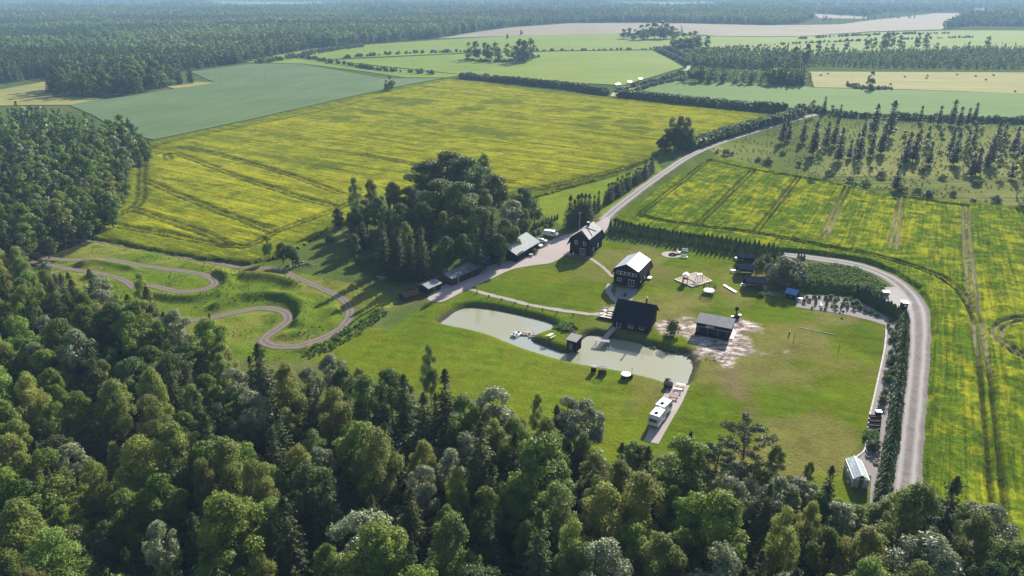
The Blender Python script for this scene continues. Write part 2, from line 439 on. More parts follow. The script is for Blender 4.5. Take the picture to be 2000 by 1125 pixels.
def spruce(name, seed, H, Rr, nq, size, mat, base=0.08, sparse=1.0, power=0.85):
    g = np.random.default_rng(seed)
    lev = max(9, int(H * 1.5))
    PC, PN, PS = [], [], []
    br = []
    for i in range(lev):
        t = (i + g.uniform(-0.3, 0.3)) / lev
        t = min(max(t, 0), 0.985)
        z = H * (base + (1 - base) * t)
        Lm = Rr * (1 - t) ** power * (0.55 + 0.45 * min(1, t * 6 + 0.3))
        nb = 7 if t < 0.7 else 5
        a0 = g.uniform(0, 6.28)
        for j in range(nb):
            if g.uniform() > sparse: continue
            br.append((z, a0 + 6.283 * j / nb + g.uniform(-.25, .25), max(0.25, Lm * g.uniform(0.72, 1.15))))
    w = np.array([b[2] ** 1.5 + 0.1 for b in br]); w /= w.sum()
    k = g.choice(len(br), nq, p=w)
    B = np.array(br)[k]
    u = g.uniform(0.05, 1, nq) ** 0.7
    s = g.normal(size=nq) * 0.16 * B[:, 2] * (1.05 - u)
    ca, sa = np.cos(B[:, 1]), np.sin(B[:, 1])
    x = B[:, 2] * u * ca - s * sa; y = B[:, 2] * u * sa + s * ca
    z = B[:, 0] - B[:, 2] * (0.42 * u - 0.16 * u ** 3) - np.abs(g.normal(size=nq)) * 0.12 - np.abs(s) * 0.35
    P = np.stack([x, y, z], 1)
    Nn = np.stack([ca * 0.5, sa * 0.5, np.full(nq, 0.9)], 1) + g.normal(size=(nq, 3)) * 0.5
    nt = int(nq * 0.06) + 10
    tz = H * g.uniform(0.86, 1.0, nt); tr = (H * 1.02 - tz) * 0.22
    P = np.concatenate([P, np.stack([g.normal(size=nt) * tr, g.normal(size=nt) * tr, tz], 1)])
    Nn = np.concatenate([Nn, g.normal(size=(nt, 3))])
    return leaves(P, Nn, g.uniform(0.6, 1.3, len(P)) * size, 0.42, g, name, mat)
def cone_shrub(name, seed, H, Rr, nq, size, mat, blunt=0.75):
    g = np.random.default_rng(seed)
    t = g.uniform(0, 1, nq) ** 1.15; a = g.uniform(0, 6.283, nq)
    prof = Rr * np.minimum(1, (1 - t) ** blunt * 1.25) * (0.75 + 0.25 * np.minimum(1, t * 5))
    rr = prof * (0.8 + 0.35 * vnoise(a * 2.2 + 9, t * H * 1.7 + 9, seed)) * g.uniform(0.8, 1, nq)
    P = np.stack([rr * np.cos(a), rr * np.sin(a), 0.05 + H * t * 0.98], 1)
    Nn = np.stack([np.cos(a), np.sin(a), np.full(nq, 0.5)], 1) + g.normal(size=(nq, 3)) * 0.5
    return leaves(P, Nn, g.uniform(0.6, 1.3, nq) * size, 0.5, g, name, mat)
PROTO = {}     # kind -> list of (crown mesh, trunk mesh, H, R)
def addp(kind, crown, trk, H, Rr): PROTO.setdefault(kind, []).append((crown, trk, H, Rr))
for s in range(4):
    H, Rr = 15, 4.3
    c, L = broad('crown', 100 + s, H, Rr, 38, 20000, 0.15, M['l_aspen'], base=0.15, lobe=(0.15, 0.34))
    addp('aspen', c, trunk('trunk', H, 0.26, L, M['bark']), H, Rr)
for s in range(4):
    H, Rr = 16, 3.7
    c, L = broad('crown', 200 + s, H, Rr, 42, 19000, 0.135, M['l_birch'], base=0.15, lobe=(0.15, 0.34), droop=1.0, top=0.85)
    addp('birch', c, trunk('trunk', H, 0.2, L, M['birchbark']), H, Rr)
for s in range(3):
    H, Rr = 14, 4.4
    c, L = broad('crown', 300 + s, H, Rr, 38, 19000, 0.14, M['l_silver'], base=0.15, lobe=(0.14, 0.32))
    addp('silver', c, trunk('trunk', H, 0.26, L, M['bark']), H, Rr)
for s in range(3):
    H, Rr = 18, 6.5
    c, L = broad('crown', 400 + s, H, Rr, 46, 22000, 0.19, M['l_oak'], base=0.1, lobe=(0.14, 0.32))
    addp('oak', c, trunk('trunk', H, 0.42, L, M['bark']), H, Rr)
for s in range(4):
    H, Rr = 16, 3.0 + 0.25 * s
    addp('spruce', spruce('crown', 500 + s, H, Rr, 10000, 0.215, M['l_spruce'], sparse=0.95), trunk('trunk', H, 0.2, None, M['bark'], top=0.86), H, Rr)
for s in range(3):      # slim spruces left standing on the felled ground
    H, Rr = 13, 1.75
    addp('slim', spruce('crown', 550 + s, H, Rr, 3000, 0.28, M['l_spruce'], base=0.12, power=0.6), trunk('trunk', H, 0.13, None, M['bark'], top=0.85), H, Rr)
for s in range(2):
    H, Rr = 13, 1.9
    c, L = broad('crown', 570 + s, H, Rr, 16, 1400, 0.24, M['l_birch'], base=0.3, lobe=(0.3, 0.5), droop=0.8)
    addp('slimbirch', c, trunk('trunk', H, 0.13, L, M['birchbark']), H, Rr)
for s in range(2):
    H, Rr = 5.5, 3.6
    c, L = broad('crown', 600 + s, H, Rr, 40, 11000, 0.13, M['l_willow'], base=0.0, droop=0.3, lobe=(0.2, 0.36))
    addp('willow', c, trunk('trunk', H, 0.25, L, M['bark'], top=0.6), H, Rr)
for s in range(3):
    H, Rr = 2.4, 1.5
    c, L = broad('crown', 620 + s, H, Rr, 12, 1300, 0.13, M['l_bush'], base=0.0)
    addp('bush', c, trunk('trunk', H, 0.06, L, M['bark'], top=0.5), H, Rr)
for s in range(3):
    addp('thuja', cone_shrub('crown', 640 + s, 3.2, 0.75, 1500, 0.12, M['l_thuja']), trunk('trunk', 3.2, 0.07, None, M['bark'], top=0.6), 3.2, 0.75)
# pine
g = np.random.default_rng(77)
def pine_proto(seed, H=15):
    g = np.random.default_rng(seed)
    mb = MB(); cl = []
    mb.cyl((0, 0, -0.2), (0.3, 0, H * 0.5), 0.28, 0.2, 8); mb.cyl((0.3, 0, H * 0.5), (-0.2, 0.2, H * 0.95), 0.2, 0.06, 7)
    for i in range(17):
        z = H * (0.38 + 0.6 * i / 17); a = i * 2.4 + g.uniform(-.3, .3); L = (5.6 - 4.2 * ((i / 17) ** 1.3)) * g.uniform(0.75, 1.2)
        e = (L * math.cos(a), L * math.sin(a), z + L * 0.28)
        mb.cyl((0.1, 0.05, z), e, 0.09, 0.03, 5, cap=False)
        for q in np.linspace(0.45, 1.05, 4):
            cl.append((e[0] * q, e[1] * q, z + L * 0.28 * q + 0.1, 0.55 + 0.35 * g.uniform()))
    cl = np.array(cl); n = 9000
    k = g.integers(0, len(cl), n)
    dd = unit(g.normal(size=(n, 3)))
    P = cl[k, :3] + dd * (cl[k, 3] * g.uniform(0.5, 1.1, n))[:, None] * np.array([1, 1, 0.55])
    return leaves(P, dd + g.normal(size=(n, 3)) * .4, g.uniform(.1, .2, n), 0.4, g, 'crown', M['l_pine']), mb.mesh('trunk', M['pinebark'])
for s in range(2):
    c, t_ = pine_proto(700 + s); addp('pine', c, t_, 15, 5)
# light versions for the middle distance: crown and trunk in one mesh
def joined(name, crown, trk, mats):
    n1, n2 = len(crown.vertices), len(trk.vertices)
    a = np.empty(n1 * 3, np.float32); crown.vertices.foreach_get('co', a)
    fs = [tuple(p.vertices) for p in trk.polygons]
    me = bpy.data.meshes.new(name)
    b = np.empty(n2 * 3, np.float32); trk.vertices.foreach_get('co', b)
    V = np.concatenate([a, b]).reshape(-1, 3).tolist()
    F = [tuple(range(4 * i, 4 * i + 4)) for i in range(n1 // 4)] + [tuple(n1 + v for v in f) for f in fs]
    me.from_pydata(V, [], F)
    for m in mats: me.materials.append(m)
    me.polygons.foreach_set('material_index', [0] * (n1 // 4) + [1] * len(fs))
    me.update()
    return me
MID = {}
def addm(kind, me, H, Rr): MID.setdefault(kind, []).append((me, H, Rr))
for s in range(5):
    H, Rr = 15, 4.2
    mt = (M['l_aspen'], M['l_aspen'], M['l_oak'], M['l_birch'], M['l_silver'])[s]
    c, L = broad('crown', 800 + s, H, Rr, 24, 3600, 0.31, mt, base=0.02 if s < 3 else 0.1, lobe=(0.2, 0.38))
    addm('broad' if s < 3 else ('pale' if s == 3 else 'silver'), joined(('broadleaf_tree', 'broadleaf_tree', 'broadleaf_tree', 'birch_tree', 'willow_tree')[s], c, trunk('t', H, 0.25, L, M['bark']), (mt, M['bark'])), H, Rr)
for s in range(3):
    c = spruce('crown', 850 + s, 15, 2.6, 1500, 0.36, M['l_spruce'])
    addm('spruce', joined('spruce_tree', c, trunk('t', 15, 0.2, None, M['bark'], top=0.85), (M['l_spruce'], M['bark'])), 15, 2.6)
def lowcoll(name, spec):
    col = bpy.data.collections.new(name)
    for i, me in enumerate(spec):
        o = bpy.data.objects.new('%s_%02d' % (name, i), me); col.objects.link(o)
    return col
FAR = []
for s in range(4):
    mt = (M['f_aspen'], M['f_aspen'], M['f_oak'], M['f_birch'])[s]
    FAR.append(broad('far_crown', 900 + s, 15, 4.2, 12, 330, 0.95, mt, base=0.05)[0])
for s in range(3): FAR.append(spruce('far_crown', 920 + s, 16, 3.0, 300, 0.85, M['f_spruce']))
FARC = lowcoll('far_tree', FAR)
BUSHC = lowcoll('bush_kind', [broad('b', 940 + s, 2.4, 1.5, 9, 420, 0.24, M['l_bush'], base=0.0)[0] for s in range(3)])
WEEDC = lowcoll('weed_kind', [broad('w', 950 + s, 1.0, 0.8, 6, 130, 0.16, M['l_weed'], base=0.0)[0] for s in range(3)])
SAPC = lowcoll('sapling_kind', [spruce('s', 960 + s, 6, 1.3, 160, 0.42, M['l_spruce']) for s in range(2)] + [broad('s', 965 + s, 6, 1.6, 8, 200, 0.42, M['l_birch'], base=0.0)[0] for s in range(2)])

def scatter(name, P, sc, col, label, cat, seed=1, pick=None, kind='stuff'):
    """one object: instances of the collection's members standing on the points"""
    P = np.asarray(P, np.float32)
    me = bpy.data.meshes.new(name); me.vertices.add(len(P)); me.vertices.foreach_set('co', P.ravel())
    a = me.attributes.new('sc', 'FLOAT', 'POINT'); a.data.foreach_set('value', np.asarray(sc, np.float32))
    g = np.random.default_rng(seed)
    a = me.attributes.new('rz', 'FLOAT', 'POINT'); a.data.foreach_set('value', g.uniform(0, 6.28, len(P)).astype(np.float32))
    a = me.attributes.new('pi', 'INT', 'POINT'); a.data.foreach_set('value', (g.integers(0, len(col.objects), len(P)) if pick is None else pick).astype(np.int32))
    o = link(name, me)
    ng = bpy.data.node_groups.new(name + '_scatter', 'GeometryNodeTree')
    ng.interface.new_socket('Geometry', in_out='INPUT', socket_type='NodeSocketGeometry')
    ng.interface.new_socket('Geometry', in_out='OUTPUT', socket_type='NodeSocketGeometry')
    n = ng.nodes; l = ng.links
    gi = n.new('NodeGroupInput'); go = n.new('NodeGroupOutput')
    ci = n.new('GeometryNodeCollectionInfo'); ci.inputs[0].default_value = col
    ci.inputs['Separate Children'].default_value = True; ci.inputs['Reset Children'].default_value = True
    ip = n.new('GeometryNodeInstanceOnPoints'); ip.inputs['Pick Instance'].default_value = True
    def na(nm, t):
        x = n.new('GeometryNodeInputNamedAttribute'); x.data_type = t; x.inputs[0].default_value = nm; return x.outputs[0]
    cx = n.new('ShaderNodeCombineXYZ'); l.new(na('rz', 'FLOAT'), cx.inputs[2])
    l.new(gi.outputs[0], ip.inputs['Points']); l.new(ci.outputs[0], ip.inputs['Instance'])
    l.new(na('pi', 'INT'), ip.inputs['Instance Index']); l.new(cx.outputs[0], ip.inputs['Rotation']); l.new(na('sc', 'FLOAT'), ip.inputs['Scale'])
    l.new(ip.outputs[0], go.inputs[0])
    md = o.modifiers.new('scatter', 'NODES'); md.node_group = ng
    return tag(o, label, cat, kind=kind)
# ================================================================== LAND
POND_Z = -1.25
pond_px = [(858, 632), (872, 622), (890, 608), (915, 601), (950, 603), (985, 609), (1030, 619), (1065, 628), (1084, 636), (1088, 645),
           (1062, 648), (1045, 656), (1035, 664), (1062, 676), (1094, 688), (1112, 690), (1125, 676), (1140, 661), (1152, 654), (1172, 656), (1200, 662),
           (1240, 668), (1262, 676), (1290, 682), (1312, 690), (1335, 692), (1350, 703), (1354, 718), (1346, 740), (1340, 754), (1312, 754),
           (1290, 745), (1250, 735), (1200, 724), (1150, 716), (1100, 706), (1060, 694), (1020, 681), (985, 667), (955, 655), (915, 645), (880, 638)]
pond = spline(GP(pond_px, POND_Z), 1.0, True)
track_a = [(300, 640), (335, 633), (373, 626), (420, 618), (462, 609), (498, 602), (533, 602), (556, 609), (563, 622), (546, 638), (525, 652), (514, 664), (533, 674), (565, 676), (597, 671),
           (633, 658), (665, 640), (682, 617), (681, 596), (665, 581), (640, 568), (604, 552), (572, 537), (540, 526), (505, 523), (462, 521), (427, 514), (377, 504),
           (320, 493), (270, 483), (227, 476), (185, 470), (149, 468), (117, 471), (88, 479), (70, 488), (68, 496), (80, 502), (105, 505), (135, 507), (165, 506), (199, 505),
           (228, 509), (270, 517), (320, 524), (370, 531), (402, 538), (419, 548), (414, 558), (391, 566), (355, 569), (320, 563), (290, 555)]
track_b = [(30, 506), (57, 511), (100, 518), (135, 525), (178, 531), (213, 537), (245, 548), (262, 562)]
TA = spline(GP(track_a), 1.2); TB = spline(GP(track_b), 1.2)
berms = [  # (polyline px, half width m, height m)
    ([(165, 516), (200, 512), (235, 515), (258, 522)], 2.2, 1.3),
    ([(172, 543), (195, 541), (214, 546)], 1.6, 1.0),
    ([(302, 577), (340, 584), (385, 583), (425, 574), (447, 560), (448, 545), (430, 533)], 2.0, 1.3),
    ([(425, 600), (470, 584), (520, 577), (562, 582), (588, 594), (592, 612), (580, 630)], 2.2, 1.5),
    ([(478, 541), (510, 541), (548, 545), (575, 556)], 2.6, 1.6),
    ([(95, 470), (120, 462), (160, 460)], 1.6, 0.7),
    ([(600, 684), (650, 660), (700, 630), (745, 605)], 1.8, 0.9),
    ([(560, 655), (600, 650), (640, 630), (655, 605)], 2.0, 0.8)]
berms = [(GP(b[0]), b[1], b[2]) for b in berms]
mound = GP([(1560, 523), (1620, 520), (1690, 532), (1728, 556), (1728, 580), (1700, 590), (1650, 578), (1590, 574), (1556, 570), (1545, 548)])
mound_c = (sum(p[0] for p in mound) / len(mound), sum(p[1] for p in mound) / len(mound))
bank_low = GP([(640, 697), (700, 660), (760, 620)])

def near_w(X, Y):   # how much relief is left (none far away)
    return sm(-185, -165, X) * (1 - sm(115, 128, X)) * sm(48, 60, Y) * (1 - sm(300, 320, Y))
def height(X, Y):
    X = np.asarray(X, float); Y = np.asarray(Y, float)
    z = (fbm(X * 0.06, Y * 0.06, 3, 3) - 0.5) * 0.5 + (fbm(X * 0.5, Y * 0.5, 4, 2) - 0.5) * 0.08
    dT = np.minimum(dline(X, Y, TA[::3]), dline(X, Y, TB[::3]))
    bz = 0
    for P, w, h in berms:
        dd = dline(X, Y, P)
        bz = np.maximum(bz, 1.05 * h * np.exp(-(dd / w) ** 2))
    lum = (fbm(X * 0.25, Y * 0.25, 9, 3) - 0.5) * 0.5 * np.exp(-(dT / 9) ** 2)
    z = z + (bz + lum) * sm(1.3, 3.0, dT)
    z = np.where(dT < 3, z * (0.25 + 0.75 * sm(1.6, 3, dT)) - 0.12 * (1 - sm(1.6, 3, dT)), z)
    ins = inpoly(X, Y, mound); dm = dline(X, Y, mound, True)
    z = np.where(ins, z + 2.3 * sm(0, 4.5, dm) * (0.8 + 0.4 * fbm(X * 0.3, Y * 0.3, 5, 2)), z)
    box = (X > -35) & (X < 60) & (Y > 110) & (Y < 185)
    if box.any():
        xs, ys = X[box], Y[box]
        d_ = dline(xs, ys, pond[::2], True); i_ = inpoly(xs, ys, pond)
        zb = z[box] * sm(0.5, 4, d_)
        out = POND_Z + (zb - POND_Z) * sm(-0.3, 1.9, d_)
        inn = POND_Z - 1.3 * sm(0, 2.2, d_) - 0.02
        z = z.copy(); z[box] = np.where(i_, inn, out)
    return z * near_w(X, Y)

# zones of bare surface colour on the ground sheet
Z = {}
lawn_px = [(770, 640), (840, 590), (905, 560), (945, 540), (1010, 521), (1060, 517), (1105, 500), (1150, 505), (1165, 470), (1260, 480), (1380, 490), (1500, 500), (1560, 560),
           (1640, 612), (1700, 625), (1729, 640), (1727, 700), (1713, 745), (1700, 800), (1690, 860), (1665, 900), (1660, 990), (1200, 990), (1000, 830), (800, 760), (640, 720), (600, 700), (700, 640)]
lawn = GP(lawn_px)
tall_px = [(20, 480), (60, 465), (150, 445), (480, 510), (620, 540), (720, 560), (780, 590), (700, 640), (590, 705), (470, 700), (330, 620), (230, 590), (0, 560)]
tall = GP(tall_px)
scrub = GP([(1385, 292), (1570, 228), (2100, 236), (2300, 520), (2000, 402), (1860, 388), (1720, 374), (1600, 347), (1480, 322)])
verge = GP([(1050, 385), (1180, 352), (1265, 325), (1300, 300), (1340, 300), (1180, 418), (1100, 440), (1060, 420)])
mud = GP([(1278, 640), (1300, 628), (1345, 624), (1400, 618), (1455, 622), (1470, 634), (1462, 668), (1480, 680), (1534, 687), (1532, 695), (1470, 696), (1445, 702), (1428, 722), (1408, 722), (1388, 700), (1350, 696), (1340, 688), (1352, 676), (1345, 655), (1310, 650), (1290, 656)])
brown = GP([(1380, 700), (1450, 700), (1490, 760), (1500, 830), (1560, 900), (1500, 900), (1430, 800), (1380, 760)])
fg_forest_px = [(-300, 485), (0, 484), (55, 495), (105, 518), (150, 528), (215, 536), (265, 540), (295, 575), (340, 612), (400, 630), (450, 650), (500, 678), (560, 684), (640, 684), (720, 704), (800, 726), (870, 740), (900, 762), (960, 752), (1030, 775), (1130, 772), (1200, 815),
                (1262, 840), (1330, 842), (1400, 838), (1480, 855), (1540, 880), (1600, 905), (1650, 925), (1700, 945), (1745, 945), (1800, 935), (1850, 930), (1930, 995), (2000, 975), (2150, 950), (2150, 1300), (-300, 1300)]
fg_forest = GP(fg_forest_px, 13.0)
left_forest_px = [(-260, 215), (-60, 205), (60, 205), (120, 212), (200, 238), (235, 225), (262, 245), (285, 268), (240, 290), (232, 330), (222, 372), (150, 408), (60, 446), (0, 468), (-100, 500), (-300, 560)]
left_forest = GP(left_forest_px, 13.0)
yard_px = [(1186, 424), (1172, 432), (1130, 452), (1092, 462), (1072, 472), (1052, 482), (1046, 496), (1000, 508), (955, 520), (935, 532), (880, 552), (850, 566), (835, 585), (862, 590), (900, 572), (925, 560), (960, 545), (1000, 527), (1040, 519), (1075, 514), (1100, 503), (1112, 498), (1150, 490), (1180, 455), (1192, 436)]
yard = spline(GP(yard_px), 1.5, True)

def ground_col(X, Y):
    n1 = fbm(X * 0.05, Y * 0.05, 21, 4); n2 = fbm(X * 0.35, Y * 0.35, 22, 4); n3 = fbm(X * 1.3, Y * 1.3, 23, 2)
    mix = lambda a, b, t: a * (1 - t[..., None]) + np.array(b) * t[..., None]
    c = np.zeros(X.shape + (3,)); c[:] = (0.075, 0.105, 0.024)
    c = mix(c, (0.12, 0.13, 0.04), sm(0.45, 0.7, n1))
    far = sm(350, 500, np.hypot(X, Y))
    c = mix(c, (0.06, 0.09, 0.03), far * 0.6)
    # lawn: mown, two greens and straw-coloured thin patches, mowing lanes
    L = inpoly(X, Y, lawn).astype(float)
    lane = 0.5 + 0.5 * np.sin((X * 0.3 + Y * 0.95) * 2 * math.pi / 3.6 + 5 * n1)
    lc = np.zeros_like(c); lc[:] = (0.096, 0.137, 0.008)
    lc = mix(lc, (0.125, 0.155, 0.01), sm(0.4, 0.62, n1))
    lc = mix(lc, (0.055, 0.1, 0.008), sm(0.52, 0.72, n2) * 0.55)
    lc *= (0.9 + 0.2 * lane * sm(0.35, 0.6, n2))[..., None]
    xx = dline(X, Y, [G(1300, 540), G(1420, 620), G(1480, 620)])
    dry = np.clip(sm(0.42, 0.6, fbm(X * 0.07, Y * 0.07, 31, 4)) * 0.95, 0, 1) * sm(5, 40, X)
    lc = mix(lc, (0.17, 0.145, 0.05), dry * 0.7)
    db = inpoly(X, Y, brown); dbd = dline(X, Y, brown, True)
    lc = mix(lc, (0.15, 0.115, 0.055), np.where(db, sm(0, 5, dbd), 0) * sm(0.2, 0.55, n2) * 0.9)
    c = np.where(L[..., None] > 0.5, lc, c)
    # the uncut grass round the dirt track, greener and yellower by turns
    T = inpoly(X, Y, tall)
    tc = np.zeros_like(c); tc[:] = (0.1, 0.145, 0.012)
    tc = mix(tc, (0.16, 0.17, 0.03), sm(0.42, 0.62, fbm(X * 0.09, Y * 0.09, 41, 4)))
    tc = mix(tc, (0.045, 0.08, 0.015), sm(0.55, 0.75, n2) * 0.6)
    c = np.where(T[..., None], tc, c)
    c = mix(c, (0.035, 0.06, 0.01), T * sm(1.5, 4.5, 6.0 - np.minimum(dline(X, Y, berms[2][0]), np.minimum(dline(X, Y, berms[3][0]), dline(X, Y, berms[4][0])))) * 0.2)  # darker tone along three berms, their shade put into the grass colour
    V_ = inpoly(X, Y, verge)
    c = np.where(V_[..., None], mix(np.zeros_like(c) + (0.12, 0.18, 0.012), (0.165, 0.2, 0.022), n2), c)
    Sb = inpoly(X, Y, scrub)
    sc = np.zeros_like(c) + (0.15, 0.175, 0.045)
    sc = mix(sc, (0.21, 0.21, 0.07), sm(0.4, 0.65, fbm(X * 0.08, Y * 0.08, 51, 4)))
    sc = mix(sc, (0.05, 0.07, 0.02), sm(0.55, 0.72, n2) * 0.7)
    c = np.where(Sb[..., None], sc, c)
    # worn bare earth around the stage shed: churned brown, pale sand and chips
    mi = inpoly(X, Y, mud); md = dline(X, Y, mud, True)
    e = np.where(mi, sm(-0.5, 1.5, md + (n2 - 0.5) * 3), 1 - sm(0.0, 2.0, md + (0.5 - n2) * 3)) if True else 0
    e = np.where(mi, np.maximum(e, 0.35), e * 0.8)
    mc = np.zeros_like(c) + (0.17, 0.12, 0.095)
    mc = mix(mc, (0.08, 0.055, 0.04), sm(0.5, 0.62, fbm(X * 0.3, Y * 0.5, 61, 4)))
    pal = sm(0.5, 0.58, fbm(X * 0.45 + 3, Y * 0.35, 62, 5)) * sm(0.35, 0.6, n3)
    mud_w = sm(-1.2, 2.2, np.where(mi, md, -md) + (fbm(X * 0.22, Y * 0.22, 64, 5) - 0.56) * 11)
    # pond banks, forest floor
    b_ = (X > -38) & (X < 62) & (Y > 108) & (Y < 187)
    dp = np.full(X.shape, 99.0); dp[b_] = dline(X[b_], Y[b_], pond[::2], True)
    ip = np.zeros(X.shape, bool); ip[b_] = inpoly(X[b_], Y[b_], pond)
    c = mix(c, (0.07, 0.06, 0.04), np.where(ip, 1.0, 1 - sm(0.2, 1.5, dp + (n2 - 0.5))))
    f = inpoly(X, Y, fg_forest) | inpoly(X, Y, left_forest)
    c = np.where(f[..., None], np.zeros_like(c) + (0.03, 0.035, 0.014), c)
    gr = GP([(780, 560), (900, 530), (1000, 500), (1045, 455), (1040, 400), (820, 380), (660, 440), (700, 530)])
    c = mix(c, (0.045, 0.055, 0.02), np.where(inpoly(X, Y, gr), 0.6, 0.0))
    return np.concatenate([c, 1 - mud_w[..., None]], -1)
xs = np.concatenate([-np.geomspace(26000, 260, 22), np.arange(-185, 128.5, 0.85), np.geomspace(160, 26000, 22)])
ys = np.concatenate([[-3000, -500, -60, 0, 35], np.arange(50, 320, 0.85), np.geomspace(330, 26000, 34)])
GX, GY = np.meshgrid(xs, ys)
GZ = height(GX, GY)
nx, ny = len(xs), len(ys)
idx = np.arange(nx * ny).reshape(ny, nx)
F = np.stack([idx[:-1, :-1], idx[:-1, 1:], idx[1:, 1:], idx[1:, :-1]], -1).reshape(-1, 4)
V = np.stack([GX, GY, GZ], -1).reshape(-1, 3)
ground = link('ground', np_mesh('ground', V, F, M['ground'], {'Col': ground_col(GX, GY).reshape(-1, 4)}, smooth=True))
tag(ground, 'green lawn and meadow around the farmstead', kind='structure')

def zat(x, y): return float(height(np.array([float(x)]), np.array([float(y)]))[0])

# water
m, n, l = newmat('milky_pond_water')
b = N(n, 'BsdfPrincipled', i_Roughness=0.05, i_IOR=1.36)
ge = N(n, 'NewGeometry'); no = N(n, 'TexNoise', i_Scale=0.05, i_Detail=3); l.new(ge.outputs['Position'], no.inputs['Vector'])
cr = N(n, 'ValToRGB'); e = cr.color_ramp.elements; e[0].position = 0.4; e[1].position = 0.62; e[0].color = (0.27, 0.27, 0.18, 1); e[1].color = (0.27, 0.295, 0.265, 1)
l.new(no.outputs[0], cr.inputs[0]); l.new(cr.outputs[0], b.inputs['Base Color'])
n2 = N(n, 'TexNoise', i_Scale=1.6, i_Detail=3); l.new(ge.outputs['Position'], n2.inputs['Vector'])
bp = N(n, 'Bump', i_Strength=0.12, i_Distance=0.05); l.new(n2.outputs[0], bp.inputs['Height']); l.new(bp.outputs[0], b.inputs['Normal'])
o = N(n, 'OutputMaterial'); l.new(b.outputs[0], o.inputs[0]); M['water'] = m
cx_ = [p[0] for p in pond]; cy_ = [p[1] for p in pond]
mb = MB(); x0, x1, y0, y1 = min(cx_) - 2, max(cx_) + 2, min(cy_) - 2, max(cy_) + 2
mb.add([(x0, y0, POND_Z), (x1, y0, POND_Z), (x1, y1, POND_Z), (x0, y1, POND_Z)], [(0, 1, 2, 3)])
tag(mb.build('pond_water', M['water']), 'milky grey-green pond water', kind='structure')

# ribbons (roads, tracks, paths) draped on the ground
def ribbon(P, w, lift=0.05, nac=5, crown=0.0, edge=0.38, seed=1):
    """numpy V,F,t of a strip of width w (number or list) along world polyline P"""
    P = np.array(P); n = len(P)
    T = np.gradient(P, axis=0); T /= np.linalg.norm(T, axis=1, keepdims=True) + 1e-9
    Nn = np.stack([-T[:, 1], T[:, 0]], 1)
    ww = np.interp(np.linspace(0, 1, n), np.linspace(0, 1, len(w)), w) if isinstance(w, (list, tuple)) else np.full(n, w)
    s = np.linspace(-1, 1, nac)
    Vx = []
    wob = (fbm(P[:, 0] * 0.7, P[:, 1] * 0.7, seed, 3) - 0.5) * edge * 2
    wob2 = (fbm(P[:, 0] * 0.7 + 40, P[:, 1] * 0.7, seed, 3) - 0.5) * edge * 2
    for k in s:
        off = k * ww / 2 + (wob if k < 0 else wob2) * abs(k)
        Vx.append(P + Nn * off[:, None])
    Vx = np.stack(Vx, 1).reshape(-1, 2)
    z = height(Vx[:, 0], Vx[:, 1]) + lift
    V = np.concatenate([Vx, z[:, None]], 1)
    ii = np.arange(n * nac).reshape(n, nac)
    F = np.stack([ii[:-1, :-1], ii[1:, :-1], ii[1:, 1:], ii[:-1, 1:]], -1).reshape(-1, 4)
    return V, F, np.tile(np.abs(s), n), np.tile(s, n)
